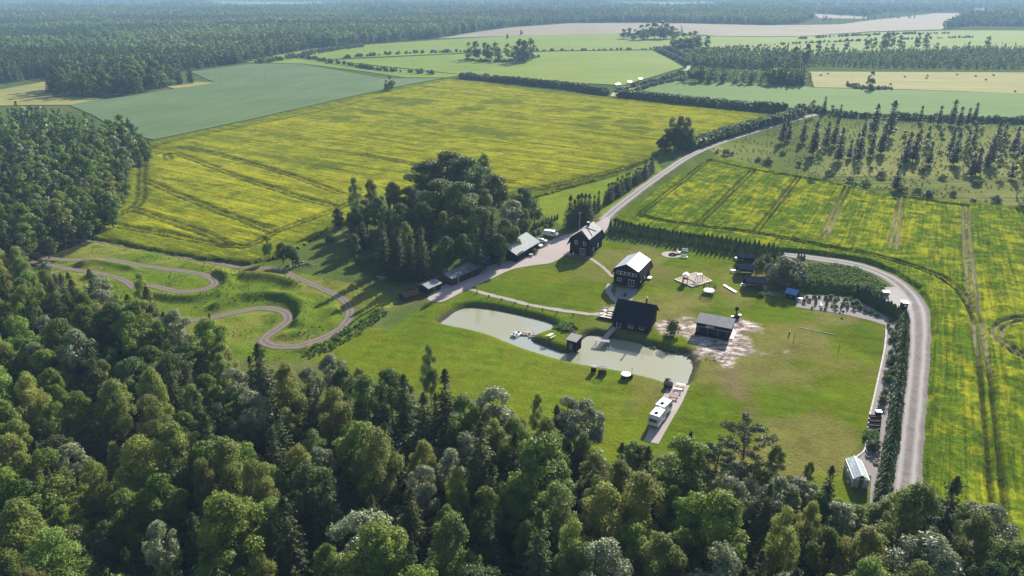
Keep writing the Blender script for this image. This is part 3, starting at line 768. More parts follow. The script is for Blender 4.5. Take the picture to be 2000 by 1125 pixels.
def roadmat(name, c1, c2, crut, ruts=(0.28, 0.62), grass=0.0, cgrass=(0.1, 0.13, 0.04), bump=0.5):
    """attribute Col.r holds the place across the strip 0..1; wheel lanes are worn paler"""
    m, n, l = newmat(name)
    at = N(n, 'Attribute', attribute_name='Col'); sp = N(n, 'SeparateColor'); l.new(at.outputs['Color'], sp.inputs[0])
    ge = N(n, 'NewGeometry')
    no = N(n, 'TexNoise', i_Scale=0.5, i_Detail=6, i_Roughness=0.7); l.new(ge.outputs['Position'], no.inputs['Vector'])
    nf = N(n, 'TexNoise', i_Scale=1.8, i_Detail=6, i_Roughness=0.7); l.new(ge.outputs['Position'], nf.inputs['Vector'])
    cr = N(n, 'ValToRGB'); e = cr.color_ramp.elements; e[0].position = 0.35; e[1].position = 0.65; e[0].color = rgb(c1); e[1].color = rgb(c2)
    ad = N(n, 'Math', operation='MULTIPLY_ADD', i_1=0.5); l.new(nf.outputs[0], ad.inputs[0])
    hm = N(n, 'Math', operation='MULTIPLY', i_1=0.5); l.new(no.outputs[0], hm.inputs[0]); l.new(hm.outputs[0], ad.inputs[2]); l.new(ad.outputs[0], cr.inputs[0])
    dr = N(n, 'ValToRGB'); e = dr.color_ramp.elements
    e[0].position = 0; e[0].color = (grass * 0.6,) * 3 + (1,); e[1].position = 1; e[1].color = (0.5, 0.5, 0.5, 1)
    for p_, v in ((ruts[0] - 0.1, grass * 0.3), (ruts[0], 0), (ruts[1], 0), (ruts[1] + 0.2, 0.25)):
        q = dr.color_ramp.elements.new(min(p_, 0.99)); q.color = (v, v, v, 1)
    l.new(sp.outputs[0], dr.inputs[0])
    lane = N(n, 'ValToRGB'); e = lane.color_ramp.elements; e[0].position = ruts[0] - 0.12; e[0].color = (0, 0, 0, 1); e[1].position = ruts[1] + 0.12; e[1].color = (0, 0, 0, 1)
    q = lane.color_ramp.elements.new((ruts[0] + ruts[1]) / 2); q.color = (1, 1, 1, 1)
    l.new(sp.outputs[0], lane.inputs[0])
    mx = N(n, 'Mix', data_type='RGBA'); l.new(lane.outputs[0], mx.inputs[0]); l.new(cr.outputs[0], mx.inputs[6]); mx.inputs[7].default_value = rgb(crut)
    m2 = N(n, 'Mix', data_type='RGBA'); gm = N(n, 'Math', operation='MULTIPLY'); gr = N(n, 'MapRange', i_1=0.42, i_2=0.58); l.new(nf.outputs[0], gr.inputs[0])
    l.new(dr.outputs[0], gm.inputs[0]); l.new(gr.outputs[0], gm.inputs[1])
    l.new(gm.outputs[0], m2.inputs[0]); l.new(mx.outputs[2], m2.inputs[6]); m2.inputs[7].default_value = rgb(cgrass)
    p = N(n, 'BsdfPrincipled', i_Roughness=0.95); p.inputs['Specular IOR Level'].default_value = 0.05
    l.new(m2.outputs[2], p.inputs['Base Color'])
    bp = N(n, 'Bump', i_Strength=bump, i_Distance=0.12); l.new(ad.outputs[0], bp.inputs['Height']); l.new(bp.outputs[0], p.inputs['Normal'])
    o = N(n, 'OutputMaterial'); l.new(p.outputs[0], o.inputs[0])
    return m
M['gravel'] = roadmat('pale_gravel', (0.12, 0.107, 0.1), (0.24, 0.218, 0.205), (0.35, 0.32, 0.305))
M['dirt'] = roadmat('track_dirt', (0.095, 0.075, 0.056), (0.18, 0.147, 0.118), (0.21, 0.178, 0.148), cgrass=(0.12, 0.12, 0.045))
M['paving'] = roadmat('pinkish_fine_gravel', (0.27, 0.225, 0.205), (0.38, 0.33, 0.305), (0.36, 0.31, 0.29), grass=0.0)
M['greypath'] = roadmat('grey_path_gravel', (0.15, 0.13, 0.12), (0.27, 0.24, 0.225), (0.25, 0.22, 0.21))
M['farlane'] = roadmat('far_grassy_lane', (0.2, 0.22, 0.1), (0.3, 0.29, 0.17), (0.42, 0.39, 0.3), grass=1.0)
def strip(name, parts, mat, label=None, lift=0.05):
    VV, FF, AA = [], [], []; b = 0
    for P, w in parts:
        V, F, a, _ = ribbon(P, w, lift, 9 if not isinstance(w, (int, float)) or w > 2 else 5)
        VV.append(V); FF.append(F + b); AA.append(a); b += len(V)
    A = np.concatenate(AA)
    o = link(name, np_mesh(name, np.concatenate(VV), np.concatenate(FF), mat, {'Col': np.stack([A] * 3, 1)}, smooth=True))
    return tag(o, label, kind='structure')
def patch(name, P, mat, lift=0.03, res=1.0, label=None, z=None, val=0.3, edge=0.0):
    """filled polygon as a grid clipped to the outline (true edge vertices), draped"""
    import bmesh
    from mathutils.geometry import delaunay_2d_cdt
    A = np.array(P); lo, hi = A.min(0), A.max(0)
    gx, gy = np.meshgrid(np.arange(lo[0], hi[0], res) + res / 2, np.arange(lo[1], hi[1], res) + res / 2)
    gx = gx.ravel(); gy = gy.ravel()
    k = inpoly(gx, gy, P); gx, gy = gx[k], gy[k]
    k = dline(gx, gy, P, True) > res * 0.4; gx, gy = gx[k], gy[k]
    vs = [Vector((float(p[0]), float(p[1]))) for p in P] + [Vector((float(a), float(b_))) for a, b_ in zip(gx, gy)]
    n = len(P)
    r = delaunay_2d_cdt(vs, [], [list(range(n))], 1, 1e-5)
    V = np.array([(v.x, v.y) for v in r[0]]); F = np.array([list(f) for f in r[2] if len(f) == 3])
    zz = height(V[:, 0], V[:, 1]) + lift if z is None else np.full(len(V), z)
    o = link(name, np_mesh(name, np.concatenate([V, zz[:, None]], 1), F, mat, {'Col': np.full((len(V), 3), val)}, smooth=True))
    return tag(o, label, kind='structure')
lane_pts = spline(GP([(1178, 430), (1205, 406), (1250, 371), (1300, 335), (1345, 306), (1400, 281), (1470, 258), (1530, 240), (1575, 228), (1610, 221)]), 2.0)
strip('farm_lane', [(lane_pts, [4.6, 4.4, 4.4, 4.6, 5, 5])], M['gravel'])
loop_pts = spline(GP([(1530, 497), (1585, 503), (1640, 511), (1690, 522), (1735, 541), (1768, 566), (1787, 595), (1794, 635), (1793, 690), (1788, 750), (1781, 820), (1774, 890), (1767, 955), (1760, 1040)]), 1.5)
strip('gravel_road', [(loop_pts, [5.0, 5.4, 5.6, 6.4, 5.4, 5, 5, 5, 5])], M['gravel'])
patch('gravel_yard', yard, M['paving'], 0.065, 1.5, val=0.45)
patch('road_layby', GP([(1722, 562), (1750, 560), (1782, 590), (1778, 605), (1748, 604), (1722, 588)]), M['gravel'], 0.07, 1.0, val=0.45)
strip('dirt_track', [(TA, [2.6, 3.0, 2.8, 2.4, 2.2, 2.6, 2.8, 2.8, 2.6]), (TB, 2.4)], M['dirt'])
strip('garden_path', [(spline(GP([(912, 563), (945, 573), (985, 583), (1030, 594), (1080, 603), (1125, 610), (1165, 614), (1190, 606), (1200, 600)]), 1.2), 1.7)], M['paving'])
strip('house_path', [(spline(GP([(1148, 503), (1165, 513), (1182, 526), (1197, 541)]), 1.2), 1.3)], M['paving'])
strip('barn_path', [(spline(GP([(1192, 555), (1188, 568), (1196, 581), (1208, 592), (1215, 600)]), 1), 1.8)], M['paving'])
patch('paved_terrace', GP([(1204, 561), (1246, 566), (1233, 590), (1212, 598), (1200, 582)]), M['greypath'], 0.06, 1.0, val=0.45)
patch('camper_pitch', GP([(1306, 752), (1347, 753), (1332, 788), (1312, 822), (1296, 850), (1286, 868), (1258, 862), (1266, 842), (1270, 815), (1290, 785)]), M['paving'], 0.06, 1.2, val=0.45)
patch('garden_gravel', GP([(1556, 590), (1575, 576), (1620, 578), (1665, 584), (1700, 600), (1735, 622), (1738, 640), (1700, 627), (1640, 613), (1590, 606), (1552, 600)]), M['greypath'], 0.06, 1.2, val=0.45)
bed_px = [(1731, 636), (1762, 622), (1766, 700), (1752, 800), (1737, 890), (1716, 975), (1698, 985), (1702, 930), (1660, 930), (1666, 900), (1688, 880), (1692, 860), (1699, 815), (1712, 760), (1724, 700)]
patch('garden_bed', GP(bed_px), M['greypath'], 0.05, 1.2, val=0.45)
patch('fire_gravel', [(G(1312, 497)[0] + 3.3 * math.cos(a * .35), G(1312, 497)[1] + 3.1 * math.sin(a * .35)) for a in range(18)], M['paving'], 0.06, 1.0, val=0.45)
# low stone edging of the garden bed
mb = MB(); g = random.Random(4)
E_ = spline(GP([(1731, 636), (1729, 670), (1724, 700), (1714, 745), (1705, 785), (1698, 815), (1694, 850), (1688, 880), (1668, 898), (1661, 915), (1656, 945)]), 0.55)
edging = thing('kerb_edging', 'pale stone edging between the lawn and the planted strip', 'kerb', E_[0])
for i in range(len(E_) - 1):
    a, b_ = E_[i], E_[i + 1]; z = zat(*a)
    mb.bar((a[0], a[1], z + 0.07), (b_[0], b_[1], z + 0.07), 0.32 + g.uniform(-.04, .06), 0.2)
o = mb.build('edging_stone', M['stone'], edging); o.location = (-E_[0][0], -E_[0][1], 0); o['kind'] = 'stuff'

# ------------------------------------------------------------------ fields
def cropmat(name, green, green2, yellow, soil, ang, row=1.0, fine=2.2, k=1.0, bump=0.7, yl=0.5):
    """Col.r = how much of the crop is in flower, Col.g = bare wheel rut with its shade in the colour, rows run along ang"""
    m, n, l = newmat(name)
    at = N(n, 'Attribute', attribute_name='Col'); sp = N(n, 'SeparateColor'); l.new(at.outputs['Color'], sp.inputs[0])
    ge = N(n, 'NewGeometry')
    mp = N(n, 'Mapping'); mp.inputs['Rotation'].default_value = (0, 0, -ang); l.new(ge.outputs['Position'], mp.inputs[0])
    st = N(n, 'Mapping'); st.inputs['Scale'].default_value = (0.09, 1.0, 1); l.new(mp.outputs[0], st.inputs[0])
    rows = N(n, 'TexNoise', i_Scale=row, i_Detail=4, i_Roughness=0.6); l.new(st.outputs[0], rows.inputs['Vector'])
    nf = N(n, 'TexNoise', i_Scale=fine, i_Detail=4, i_Roughness=0.7); l.new(ge.outputs['Position'], nf.inputs['Vector'])
    nm = N(n, 'TexNoise', i_Scale=fine * 0.16, i_Detail=4, i_Roughness=0.6); l.new(ge.outputs['Position'], nm.inputs['Vector'])
    s = N(n, 'Math', operation='ADD'); l.new(rows.outputs[0], s.inputs[0]); l.new(nf.outputs[0], s.inputs[1])
    s2 = N(n, 'Math', operation='ADD'); l.new(s.outputs[0], s2.inputs[0]); l.new(nm.outputs[0], s2.inputs[1])
    s3 = N(n, 'MapRange', i_1=1.2, i_2=1.8, i_3=-0.75 * k, i_4=0.75 * k); s3.clamp = False; l.new(s2.outputs[0], s3.inputs[0])
    s4 = N(n, 'Math', operation='ADD', use_clamp=True); l.new(s3.outputs[0], s4.inputs[0]); l.new(sp.outputs[0], s4.inputs[1])
    g_ = N(n, 'Mix', data_type='RGBA'); l.new(nf.outputs[0], g_.inputs[0]); g_.inputs[6].default_value = rgb(green); g_.inputs[7].default_value = rgb(green2)
    c = N(n, 'Mix', data_type='RGBA'); l.new(s4.outputs[0], c.inputs[0]); l.new(g_.outputs[2], c.inputs[6]); c.inputs[7].default_value = rgb(yellow)
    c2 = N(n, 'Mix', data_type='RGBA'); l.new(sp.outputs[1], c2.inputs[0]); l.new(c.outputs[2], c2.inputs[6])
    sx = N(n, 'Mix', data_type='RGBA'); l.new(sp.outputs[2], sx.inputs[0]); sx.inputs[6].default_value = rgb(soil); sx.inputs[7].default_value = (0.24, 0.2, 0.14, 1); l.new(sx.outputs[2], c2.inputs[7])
    st2 = N(n, 'Mapping'); st2.inputs['Scale'].default_value = (0.035, 1.0, 1); l.new(mp.outputs[0], st2.inputs[0])
    r2 = N(n, 'TexNoise', i_Scale=row * 1.6, i_Detail=5, i_Roughness=0.75); l.new(st2.outputs[0], r2.inputs['Vector'])
    m2 = N(n, 'MapRange', i_1=0.36, i_2=0.56, i_3=0.5, i_4=1.08); l.new(r2.outputs[0], m2.inputs[0])
    hv = N(n, 'HueSaturation'); l.new(m2.outputs[0], hv.inputs['Value']); l.new(c2.outputs[2], hv.inputs['Color'])
    p = N(n, 'BsdfPrincipled', i_Roughness=0.95); p.inputs['Specular IOR Level'].default_value = 0.0
    l.new(hv.outputs[0], p.inputs['Base Color'])
    bp = N(n, 'Bump', i_Strength=bump, i_Distance=0.35); l.new(s2.outputs[0], bp.inputs['Height']); l.new(bp.outputs[0], p.inputs['Normal'])
    o = N(n, 'OutputMaterial'); l.new(p.outputs[0], o.inputs[0])
    return m
def dirof(a, b):
    a = G(*a); b = G(*b); return math.atan2(b[1] - a[1], b[0] - a[0])
angR = dirof((1475, 450), (1560, 345)); angM = dirof((540, 452), (330, 335))
M['rape_near'] = cropmat('rape_crop_near', (0.045, 0.085, 0.006), (0.11, 0.165, 0.01), (0.27, 0.275, 0.014), (0.028, 0.035, 0.008), angR, row=0.9, fine=1.4, k=0.75)
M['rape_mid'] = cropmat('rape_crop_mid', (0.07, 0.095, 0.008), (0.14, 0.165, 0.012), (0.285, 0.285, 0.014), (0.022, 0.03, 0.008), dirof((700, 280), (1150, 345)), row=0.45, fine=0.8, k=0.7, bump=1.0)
def crop(name, poly, res, h, amp, mat, yelf, ruts=(), rw=0.35, label=None, rutg=0.9, seed=5, wob=0.5, tan=None):
    A = np.array(poly); lo, hi = A.min(0), A.max(0)
    gx, gy = np.meshgrid(np.arange(lo[0], hi[0] + res, res), np.arange(lo[1], hi[1] + res, res))
    g_ = np.random.default_rng(seed)
    jx = gx + g_.uniform(-.25, .25, gx.shape) * res; jy = gy + g_.uniform(-.25, .25, gy.shape) * res
    d_ = dline(jx, jy, poly, True); ins = inpoly(jx, jy, poly)
    sd = np.where(ins, d_, -d_) + (fbm(jx * 0.25, jy * 0.25, seed, 3) - 0.5) * 2 * wob
    nz = fbm(jx * 0.9, jy * 0.9, seed + 1, 3) * 0.6 + fbm(jx * 0.22, jy * 0.22, seed + 2, 3) * 0.4
    z = h * sm(-0.1, 0.9, sd) + amp * (nz - 0.5) * 2 * sm(0, 1.5, sd) + height(jx, jy) + 0.03
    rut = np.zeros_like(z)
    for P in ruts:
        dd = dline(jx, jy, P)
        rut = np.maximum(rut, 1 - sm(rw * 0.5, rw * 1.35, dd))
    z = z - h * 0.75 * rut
    ye = yelf(jx, jy)
    nyx = gx.shape[1]; ii = np.arange(gx.size).reshape(gx.shape)
    keep = (sd > -0.6)
    cell = keep[:-1, :-1] & keep[:-1, 1:] & keep[1:, 1:] & keep[1:, :-1]
    px, py = to_px(jx, jy, 0.5)
    vis = (px > -140) & (px < 2140) & (py < 1300)
    cell &= vis[:-1, :-1]
    F = np.stack([ii[:-1, :-1], ii[:-1, 1:], ii[1:, 1:], ii[1:, :-1]], -1)[cell]
    used = np.unique(F); mp = np.full(gx.size, -1); mp[used] = np.arange(len(used))
    V = np.stack([jx, jy, z], -1).reshape(-1, 3)[used]
    dry = np.zeros_like(z) if tan is None else tan(jx, jy)
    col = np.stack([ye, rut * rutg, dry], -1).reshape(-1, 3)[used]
    o = link(name, np_mesh(name, V, mp[F], mat, {'Col': col}, smooth=True))
    return tag(o, label, kind='structure')
def pair(px_pts, gap=1.8, step=2.0, z=1.0):
    P = np.array(spline(GP(px_pts, z), step))
    T = np.gradient(P, axis=0); T /= np.linalg.norm(T, axis=1, keepdims=True) + 1e-9
    Nn = np.stack([-T[:, 1], T[:, 0]], 1)
    return [(P + Nn * s * gap / 2)[::1].tolist() for s in (-1, 1)]
right_px = [(1197, 428), (1290, 362), (1392, 304), (1480, 325), (1600, 350), (1720, 378), (1860, 392), (2000, 408), (2200, 430), (2500, 800), (2300, 1120), (2050, 1150), (1860, 1120), (1815, 1020),
            (1808, 900), (1815, 760), (1822, 660), (1818, 600), (1795, 562), (1745, 528), (1690, 508), (1600, 493), (1500, 486), (1400, 469), (1300, 453), (1230, 441)]
rutsR = []
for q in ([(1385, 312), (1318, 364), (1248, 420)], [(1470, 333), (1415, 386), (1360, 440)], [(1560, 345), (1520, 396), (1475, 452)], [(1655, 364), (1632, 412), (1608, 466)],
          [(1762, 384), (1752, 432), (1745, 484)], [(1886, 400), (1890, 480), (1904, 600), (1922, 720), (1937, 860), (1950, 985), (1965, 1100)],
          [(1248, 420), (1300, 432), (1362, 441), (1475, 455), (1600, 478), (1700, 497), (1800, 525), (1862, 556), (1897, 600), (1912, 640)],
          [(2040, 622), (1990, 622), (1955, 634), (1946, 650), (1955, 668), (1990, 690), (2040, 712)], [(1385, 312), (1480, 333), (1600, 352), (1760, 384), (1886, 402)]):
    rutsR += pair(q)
angc, angs = math.cos(angR), math.sin(angR)
def yelR(X, Y):
    u = X * angc + Y * angs; v = -X * angs + Y * angc
    st = fbm(u * 0.05, v * 0.5, 71, 3); pt = fbm(X * 0.045, Y * 0.045, 72, 4); cl = fbm(X * 0.35, Y * 0.35, 73, 3)
    y = 0.27 + (st - 0.5) * 0.7 + (pt - 0.5) * 0.9 + (cl - 0.5) * 1.9
    e = dline(X, Y, RP, True); return np.clip(y * (0.3 + 0.7 * sm(1.5, 8, e)), -0.4, 1)
RP = GP(right_px, 0.6)
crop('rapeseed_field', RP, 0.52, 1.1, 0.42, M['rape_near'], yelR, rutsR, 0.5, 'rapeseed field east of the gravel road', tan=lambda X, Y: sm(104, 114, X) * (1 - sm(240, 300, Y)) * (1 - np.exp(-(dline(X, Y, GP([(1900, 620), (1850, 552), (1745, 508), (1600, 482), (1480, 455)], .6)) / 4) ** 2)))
mid_px = [(262, 292), (300, 276), (380, 258), (470, 240), (560, 219), (700, 187), (790, 168), (870, 154), (940, 160), (1080, 178), (1190, 190), (1340, 205), (1500, 224), (1500, 236), (1420, 262), (1352, 283), (1300, 296), (1262, 318), (1180, 348), (1055, 382), (980, 400), (800, 430),
          (650, 440), (560, 500), (480, 516), (400, 505), (300, 488), (200, 468), (140, 462), (60, 470), (90, 452), (170, 430), (225, 395), (245, 350), (250, 310)]
MPl = GP(mid_px, 0.5)
blot = [(800, 200, 30), (760, 196, 18), (975, 201, 24), (920, 214, 16), (880, 225, 12), (830, 240, 14), (675, 232, 16), (730, 222, 14), (1145, 248, 16), (1165, 233, 16), (1155, 215, 16), (1090, 218, 16), (1235, 240, 18), (1250, 256, 14), (930, 255, 16), (990, 265, 16), (640, 330, 12)]
bw = [(G(a, b_), c) for a, b_, c in blot]
def yelM(X, Y):
    a = dirof((700, 280), (1150, 345)); u = X * math.cos(a) + Y * math.sin(a); v = -X * math.sin(a) + Y * math.cos(a)
    y = 0.5 + (fbm(u * 0.012, v * 0.16, 81, 4) - 0.5) * 0.9 + (fbm(X * 0.02, Y * 0.02, 82, 4) - 0.5) * 0.6 + (fbm(X * 0.2, Y * 0.2, 83, 3) - 0.5) * 0.6
    for (c, r) in bw:
        q = np.hypot((X - c[0]) / r * 1.25, (Y - c[1]) / r * 1.3) + (fbm(X * 0.08, Y * 0.08, 84, 3) - 0.5)
        y = y - 0.6 * (1 - sm(0.45, 1.0, q))
    e = dline(X, Y, MPl, True); return np.clip(y * (0.15 + 0.85 * sm(4, 20, e)), -0.4, 1)
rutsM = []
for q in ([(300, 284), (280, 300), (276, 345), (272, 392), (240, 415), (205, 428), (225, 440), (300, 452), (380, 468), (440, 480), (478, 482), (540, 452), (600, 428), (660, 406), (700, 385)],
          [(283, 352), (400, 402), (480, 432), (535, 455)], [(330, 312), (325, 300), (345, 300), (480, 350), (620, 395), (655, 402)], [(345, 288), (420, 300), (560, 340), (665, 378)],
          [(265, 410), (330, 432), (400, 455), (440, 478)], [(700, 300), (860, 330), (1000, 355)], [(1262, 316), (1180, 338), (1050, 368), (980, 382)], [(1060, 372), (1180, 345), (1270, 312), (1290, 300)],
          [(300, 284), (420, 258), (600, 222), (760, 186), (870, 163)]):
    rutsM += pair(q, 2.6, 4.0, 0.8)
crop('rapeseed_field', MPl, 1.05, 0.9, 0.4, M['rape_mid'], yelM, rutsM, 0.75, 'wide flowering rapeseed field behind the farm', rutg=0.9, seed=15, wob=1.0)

def fieldmat(name, c1, c2, ang=0.0, scale=0.02, streak=0.35, fine=0.5, bump=0.3, lines=0):
    m, n, l = newmat(name); ge = N(n, 'NewGeometry')
    mp = N(n, 'Mapping'); mp.inputs['Rotation'].default_value = (0, 0, -ang); l.new(ge.outputs['Position'], mp.inputs[0])
    st = N(n, 'Mapping'); st.inputs['Scale'].default_value = (0.06, 1.0, 1); l.new(mp.outputs[0], st.inputs[0])
    a = N(n, 'TexNoise', i_Scale=scale, i_Detail=6, i_Roughness=0.6); l.new(ge.outputs['Position'], a.inputs['Vector'])
    b = N(n, 'TexNoise', i_Scale=streak, i_Detail=4, i_Roughness=0.6); l.new(st.outputs[0], b.inputs['Vector'])
    c = N(n, 'TexNoise', i_Scale=fine, i_Detail=4, i_Roughness=0.7); l.new(ge.outputs['Position'], c.inputs['Vector'])
    s = N(n, 'Math', operation='ADD'); l.new(a.outputs[0], s.inputs[0]); l.new(b.outputs[0], s.inputs[1])
    s2 = N(n, 'Math', operation='MULTIPLY_ADD', i_1=0.6); l.new(c.outputs[0], s2.inputs[0]); l.new(s.outputs[0], s2.inputs[2])
    mr = N(n, 'MapRange', i_1=1.05, i_2=1.55); l.new(s2.outputs[0], mr.inputs[0])
    x = N(n, 'Mix', data_type='RGBA'); l.new(mr.outputs[0], x.inputs[0]); x.inputs[6].default_value = rgb(c1); x.inputs[7].default_value = rgb(c2)
    p = N(n, 'BsdfPrincipled', i_Roughness=0.9); p.inputs['Specular IOR Level'].default_value = 0.02; l.new(x.outputs[2], p.inputs['Base Color'])
    bp = N(n, 'Bump', i_Strength=bump, i_Distance=0.4); l.new(s2.outputs[0], bp.inputs['Height']); l.new(bp.outputs[0], p.inputs['Normal'])
    o = N(n, 'OutputMaterial'); l.new(p.outputs[0], o.inputs[0]); return m
M['f_teal'] = fieldmat('green_cereal', (0.08, 0.125, 0.052), (0.12, 0.17, 0.075), dirof((200, 240), (600, 150)), 0.015, 0.25)
M['f_light'] = fieldmat('light_grass_field', (0.125, 0.18, 0.022), (0.18, 0.23, 0.035), 0.2, 0.01, 0.1)
M['f_hay'] = fieldmat('cut_hay_field', (0.19, 0.185, 0.055), (0.27, 0.255, 0.09), 0.0, 0.02, 0.15, lines=1)
M['f_tan'] = fieldmat('bare_tan_field', (0.2, 0.17, 0.115), (0.27, 0.23, 0.165), 0.1, 0.01, 0.1)
M['f_band'] = fieldmat('green_band_field', (0.09, 0.155, 0.035), (0.12, 0.19, 0.045), 0.0, 0.01, 0.1)
zc = [0.35]
def field(name, px, mat, label, th=None):
    """flat crop body with its own thickness above the soil"""
    P = GP(px); zc[0] += 0.03; z = zc[0]
    mb = MB(); n_ = len(P)
    mb.add([(p[0], p[1], z) for p in P] + [(p[0], p[1], 0.0) for p in P], [tuple(range(n_))] + [(i, n_ + i, n_ + (i + 1) % n_, (i + 1) % n_) for i in range(n_)])
    import bmesh
    me = mb.mesh(name, mat); bm = bmesh.new(); bm.from_mesh(me); bmesh.ops.triangulate(bm, faces=bm.faces[:]); bmesh.ops.recalc_face_normals(bm, faces=bm.faces[:]); bm.to_mesh(me); bm.free()
    return tag(link(name, me), label, kind='structure')
field('grass_field', [(470, 122), (590, 125), (700, 138), (790, 152), (870, 152), (905, 147), (760, 133), (640, 119), (560, 112), (900, 92), (900, 78), (640, 95), (560, 104), (500, 112)], M['f_light'], 'strip of light grass beyond the blue-green cereal')
field('cereal_field', [(135, 206), (200, 196), (330, 176), (420, 162), (372, 141), (500, 124), (590, 126), (750, 154), (868, 153), (790, 167), (700, 186), (560, 218), (470, 238), (300, 274), (245, 262), (180, 225)], M['f_teal'], 'blue-green cereal field on the left')
field('hay_field', [(-300, 178), (0, 176), (90, 160), (105, 190), (205, 193), (135, 206), (60, 206), (-300, 215)], M['f_hay'], 'mown hay field by the left wood')
field('hay_field', [(320, 168), (372, 160), (420, 162), (400, 166), (340, 174)], M['f_hay'], 'patch of mown hay beside the copse')
field('grass_field', [(620, 94), (900, 76), (1000, 70), (1200, 66), (1330, 74), (1330, 92), (1270, 97), (1100, 99), (905, 104), (640, 116), (560, 108)], M['f_light'], 'upper light grass field')
field('grass_field', [(645, 119), (905, 106), (1100, 101), (1272, 99), (1300, 112), (1335, 132), (1290, 146), (1215, 168), (1190, 166), (1050, 158), (900, 146), (760, 131)], M['f_light'], 'light grass field around the lone tree clump')
field('tan_field', [(855, 76), (930, 63), (1000, 54), (1110, 46), (1240, 45), (1330, 46), (1330, 62), (1215, 66), (1000, 70)], M['f_tan'], 'bare tan field below the far wood')
field('tan_field', [(1330, 46), (1500, 50), (1640, 48), (1700, 40), (1830, 26), (1900, 26), (1860, 40), (1840, 58), (1700, 62), (1560, 72), (1400, 71), (1335, 66)], M['f_tan'], 'long tan field on the right horizon')
field('tan_field', [(1590, 27), (1690, 33), (1700, 37), (1600, 36)], M['f_tan'], 'narrow far tan field')
field('grass_field', [(1300, 70), (1400, 72), (1560, 73), (1700, 64), (1860, 60), (2300, 60), (2300, 102), (1900, 96), (1700, 104), (1560, 108), (1400, 94), (1330, 90)], M['f_light'], 'bright grass fields on the far right')
field('hay_field', [(1580, 141), (2300, 144), (2300, 192), (2000, 184), (1770, 176), (1590, 172)], M['f_hay'], 'mown hay field with straw bales')
field('green_field', [(1200, 172), (1270, 164), (1330, 160), (1560, 168), (1590, 173), (1770, 177), (2300, 193), (2300, 240), (2000, 232), (1700, 224), (1560, 214), (1400, 196)], M['f_band'], 'green field band across the right')
clearings = [[(400, 3), (660, 4), (700, 14), (560, 17), (420, 15)], [(760, 3), (1010, 5), (1060, 13), (780, 12)], [(1180, 4), (1420, 4), (1440, 14), (1300, 18), (1190, 14)], [(120, 9), (330, 11), (300, 20), (130, 16)], [(1540, 6), (1760, 8), (1760, 15), (1560, 14)], [(1080, 22), (1230, 24), (1200, 29), (1090, 27)]]
for i, q in enumerate(clearings): field('grass_field' if i % 2 == 0 else 'tan_field', q, M['f_light'] if i % 2 == 0 else M['f_tan'], 'pale far clearing within the great forest')
field('tan_field', [(1880, 14), (2060, 16), (2060, 20), (1890, 19)], M['f_tan'], 'far tan field at the right edge')
far_lane = spline(GP([(1196, 190), (1215, 175), (1270, 160), (1330, 142), (1345, 130), (1320, 115), (1290, 99), (1272, 96)]), 8)
P_ = ribbon(far_lane, 4.5, 0.75, 5)
o = link('farm_lane', np_mesh('farm_lane', P_[0], P_[1], M['farlane'], {'Col': np.stack([P_[2]] * 3, 1)})); tag(o, 'far pale lane between hedges', kind='structure')
#@@OBJ
# ================================================================== TREES AND HEDGES
RG = random.Random(11)
def tree(kind, x, y, h, label, group=None, name=None, wide=1.0, rz=None, cat='tree', k=None, flat=False):
    ps = PROTO[kind]; c, t_, H, Rr = ps[(RG.randrange(len(ps)) if k is None else k % len(ps))]
    s = h / H; rz = RG.uniform(0, 6.28) if rz is None else rz
    nm = name or {'aspen': 'aspen_tree', 'birch': 'birch_tree', 'silver': 'silver_willow_tree', 'oak': 'broadleaf_tree', 'spruce': 'spruce_tree', 'slim': 'spruce_tree',
                  'slimbirch': 'birch_tree', 'willow': 'willow_tree', 'bush': 'shrub', 'thuja': 'thuja_bush', 'pine': 'pine_tree'}[kind]
    o = thing(nm, label, cat, (x, y, (zat(x, y) if -190 < x < 130 and y < 325 else 0) - 0.05), rz, group)
    o.scale = (s * wide, s * wide, s)
    link('trunk', t_, o); link('crown', c, o)
    return o
def ttop(kind, px, py, h, label, **kw):
    x, y = G(px, py, h)
    return tree(kind, x, y, h, label, **kw)
def mid(kind, x, y, h, label, group=None, cat='tree', wide=1.0):
    ps = MID[kind]; me, H, Rr = ps[RG.randrange(len(ps))]
    s = h / H
    o = link(me.name.split('.')[0], me); o.location = (x, y, 0); o.rotation_euler = (0, 0, RG.uniform(0, 6.28)); o.scale = (s * wide, s * wide, s)
    return tag(o, label, cat, group)
def poisson(poly, dmin, seed, ok=None, dens=None):
    A = np.array(poly); lo, hi = A.min(0), A.max(0)
    g = np.random.default_rng(seed); n = int((hi[0] - lo[0]) * (hi[1] - lo[1]) / dmin ** 2 * 5)
    n = min(n, 60000)
    X = g.uniform(lo[0], hi[0], n); Y = g.uniform(lo[1], hi[1], n)
    k = inpoly(X, Y, poly)
    if ok is not None: k &= ok(X, Y)
    X, Y = X[k], Y[k]; cell = {}; out = []
    for x, y in zip(X, Y):
        i, j = int(x // dmin), int(y // dmin); good = True
        for a in (-1, 0, 1):
            for b in (-1, 0, 1):
                for q in cell.get((i + a, j + b), ()):
                    if (q[0] - x) ** 2 + (q[1] - y) ** 2 < dmin ** 2: good = False; break
                if not good: break
            if not good: break
        if good: cell.setdefault((i, j), []).append((x, y)); out.append((x, y))
    return out

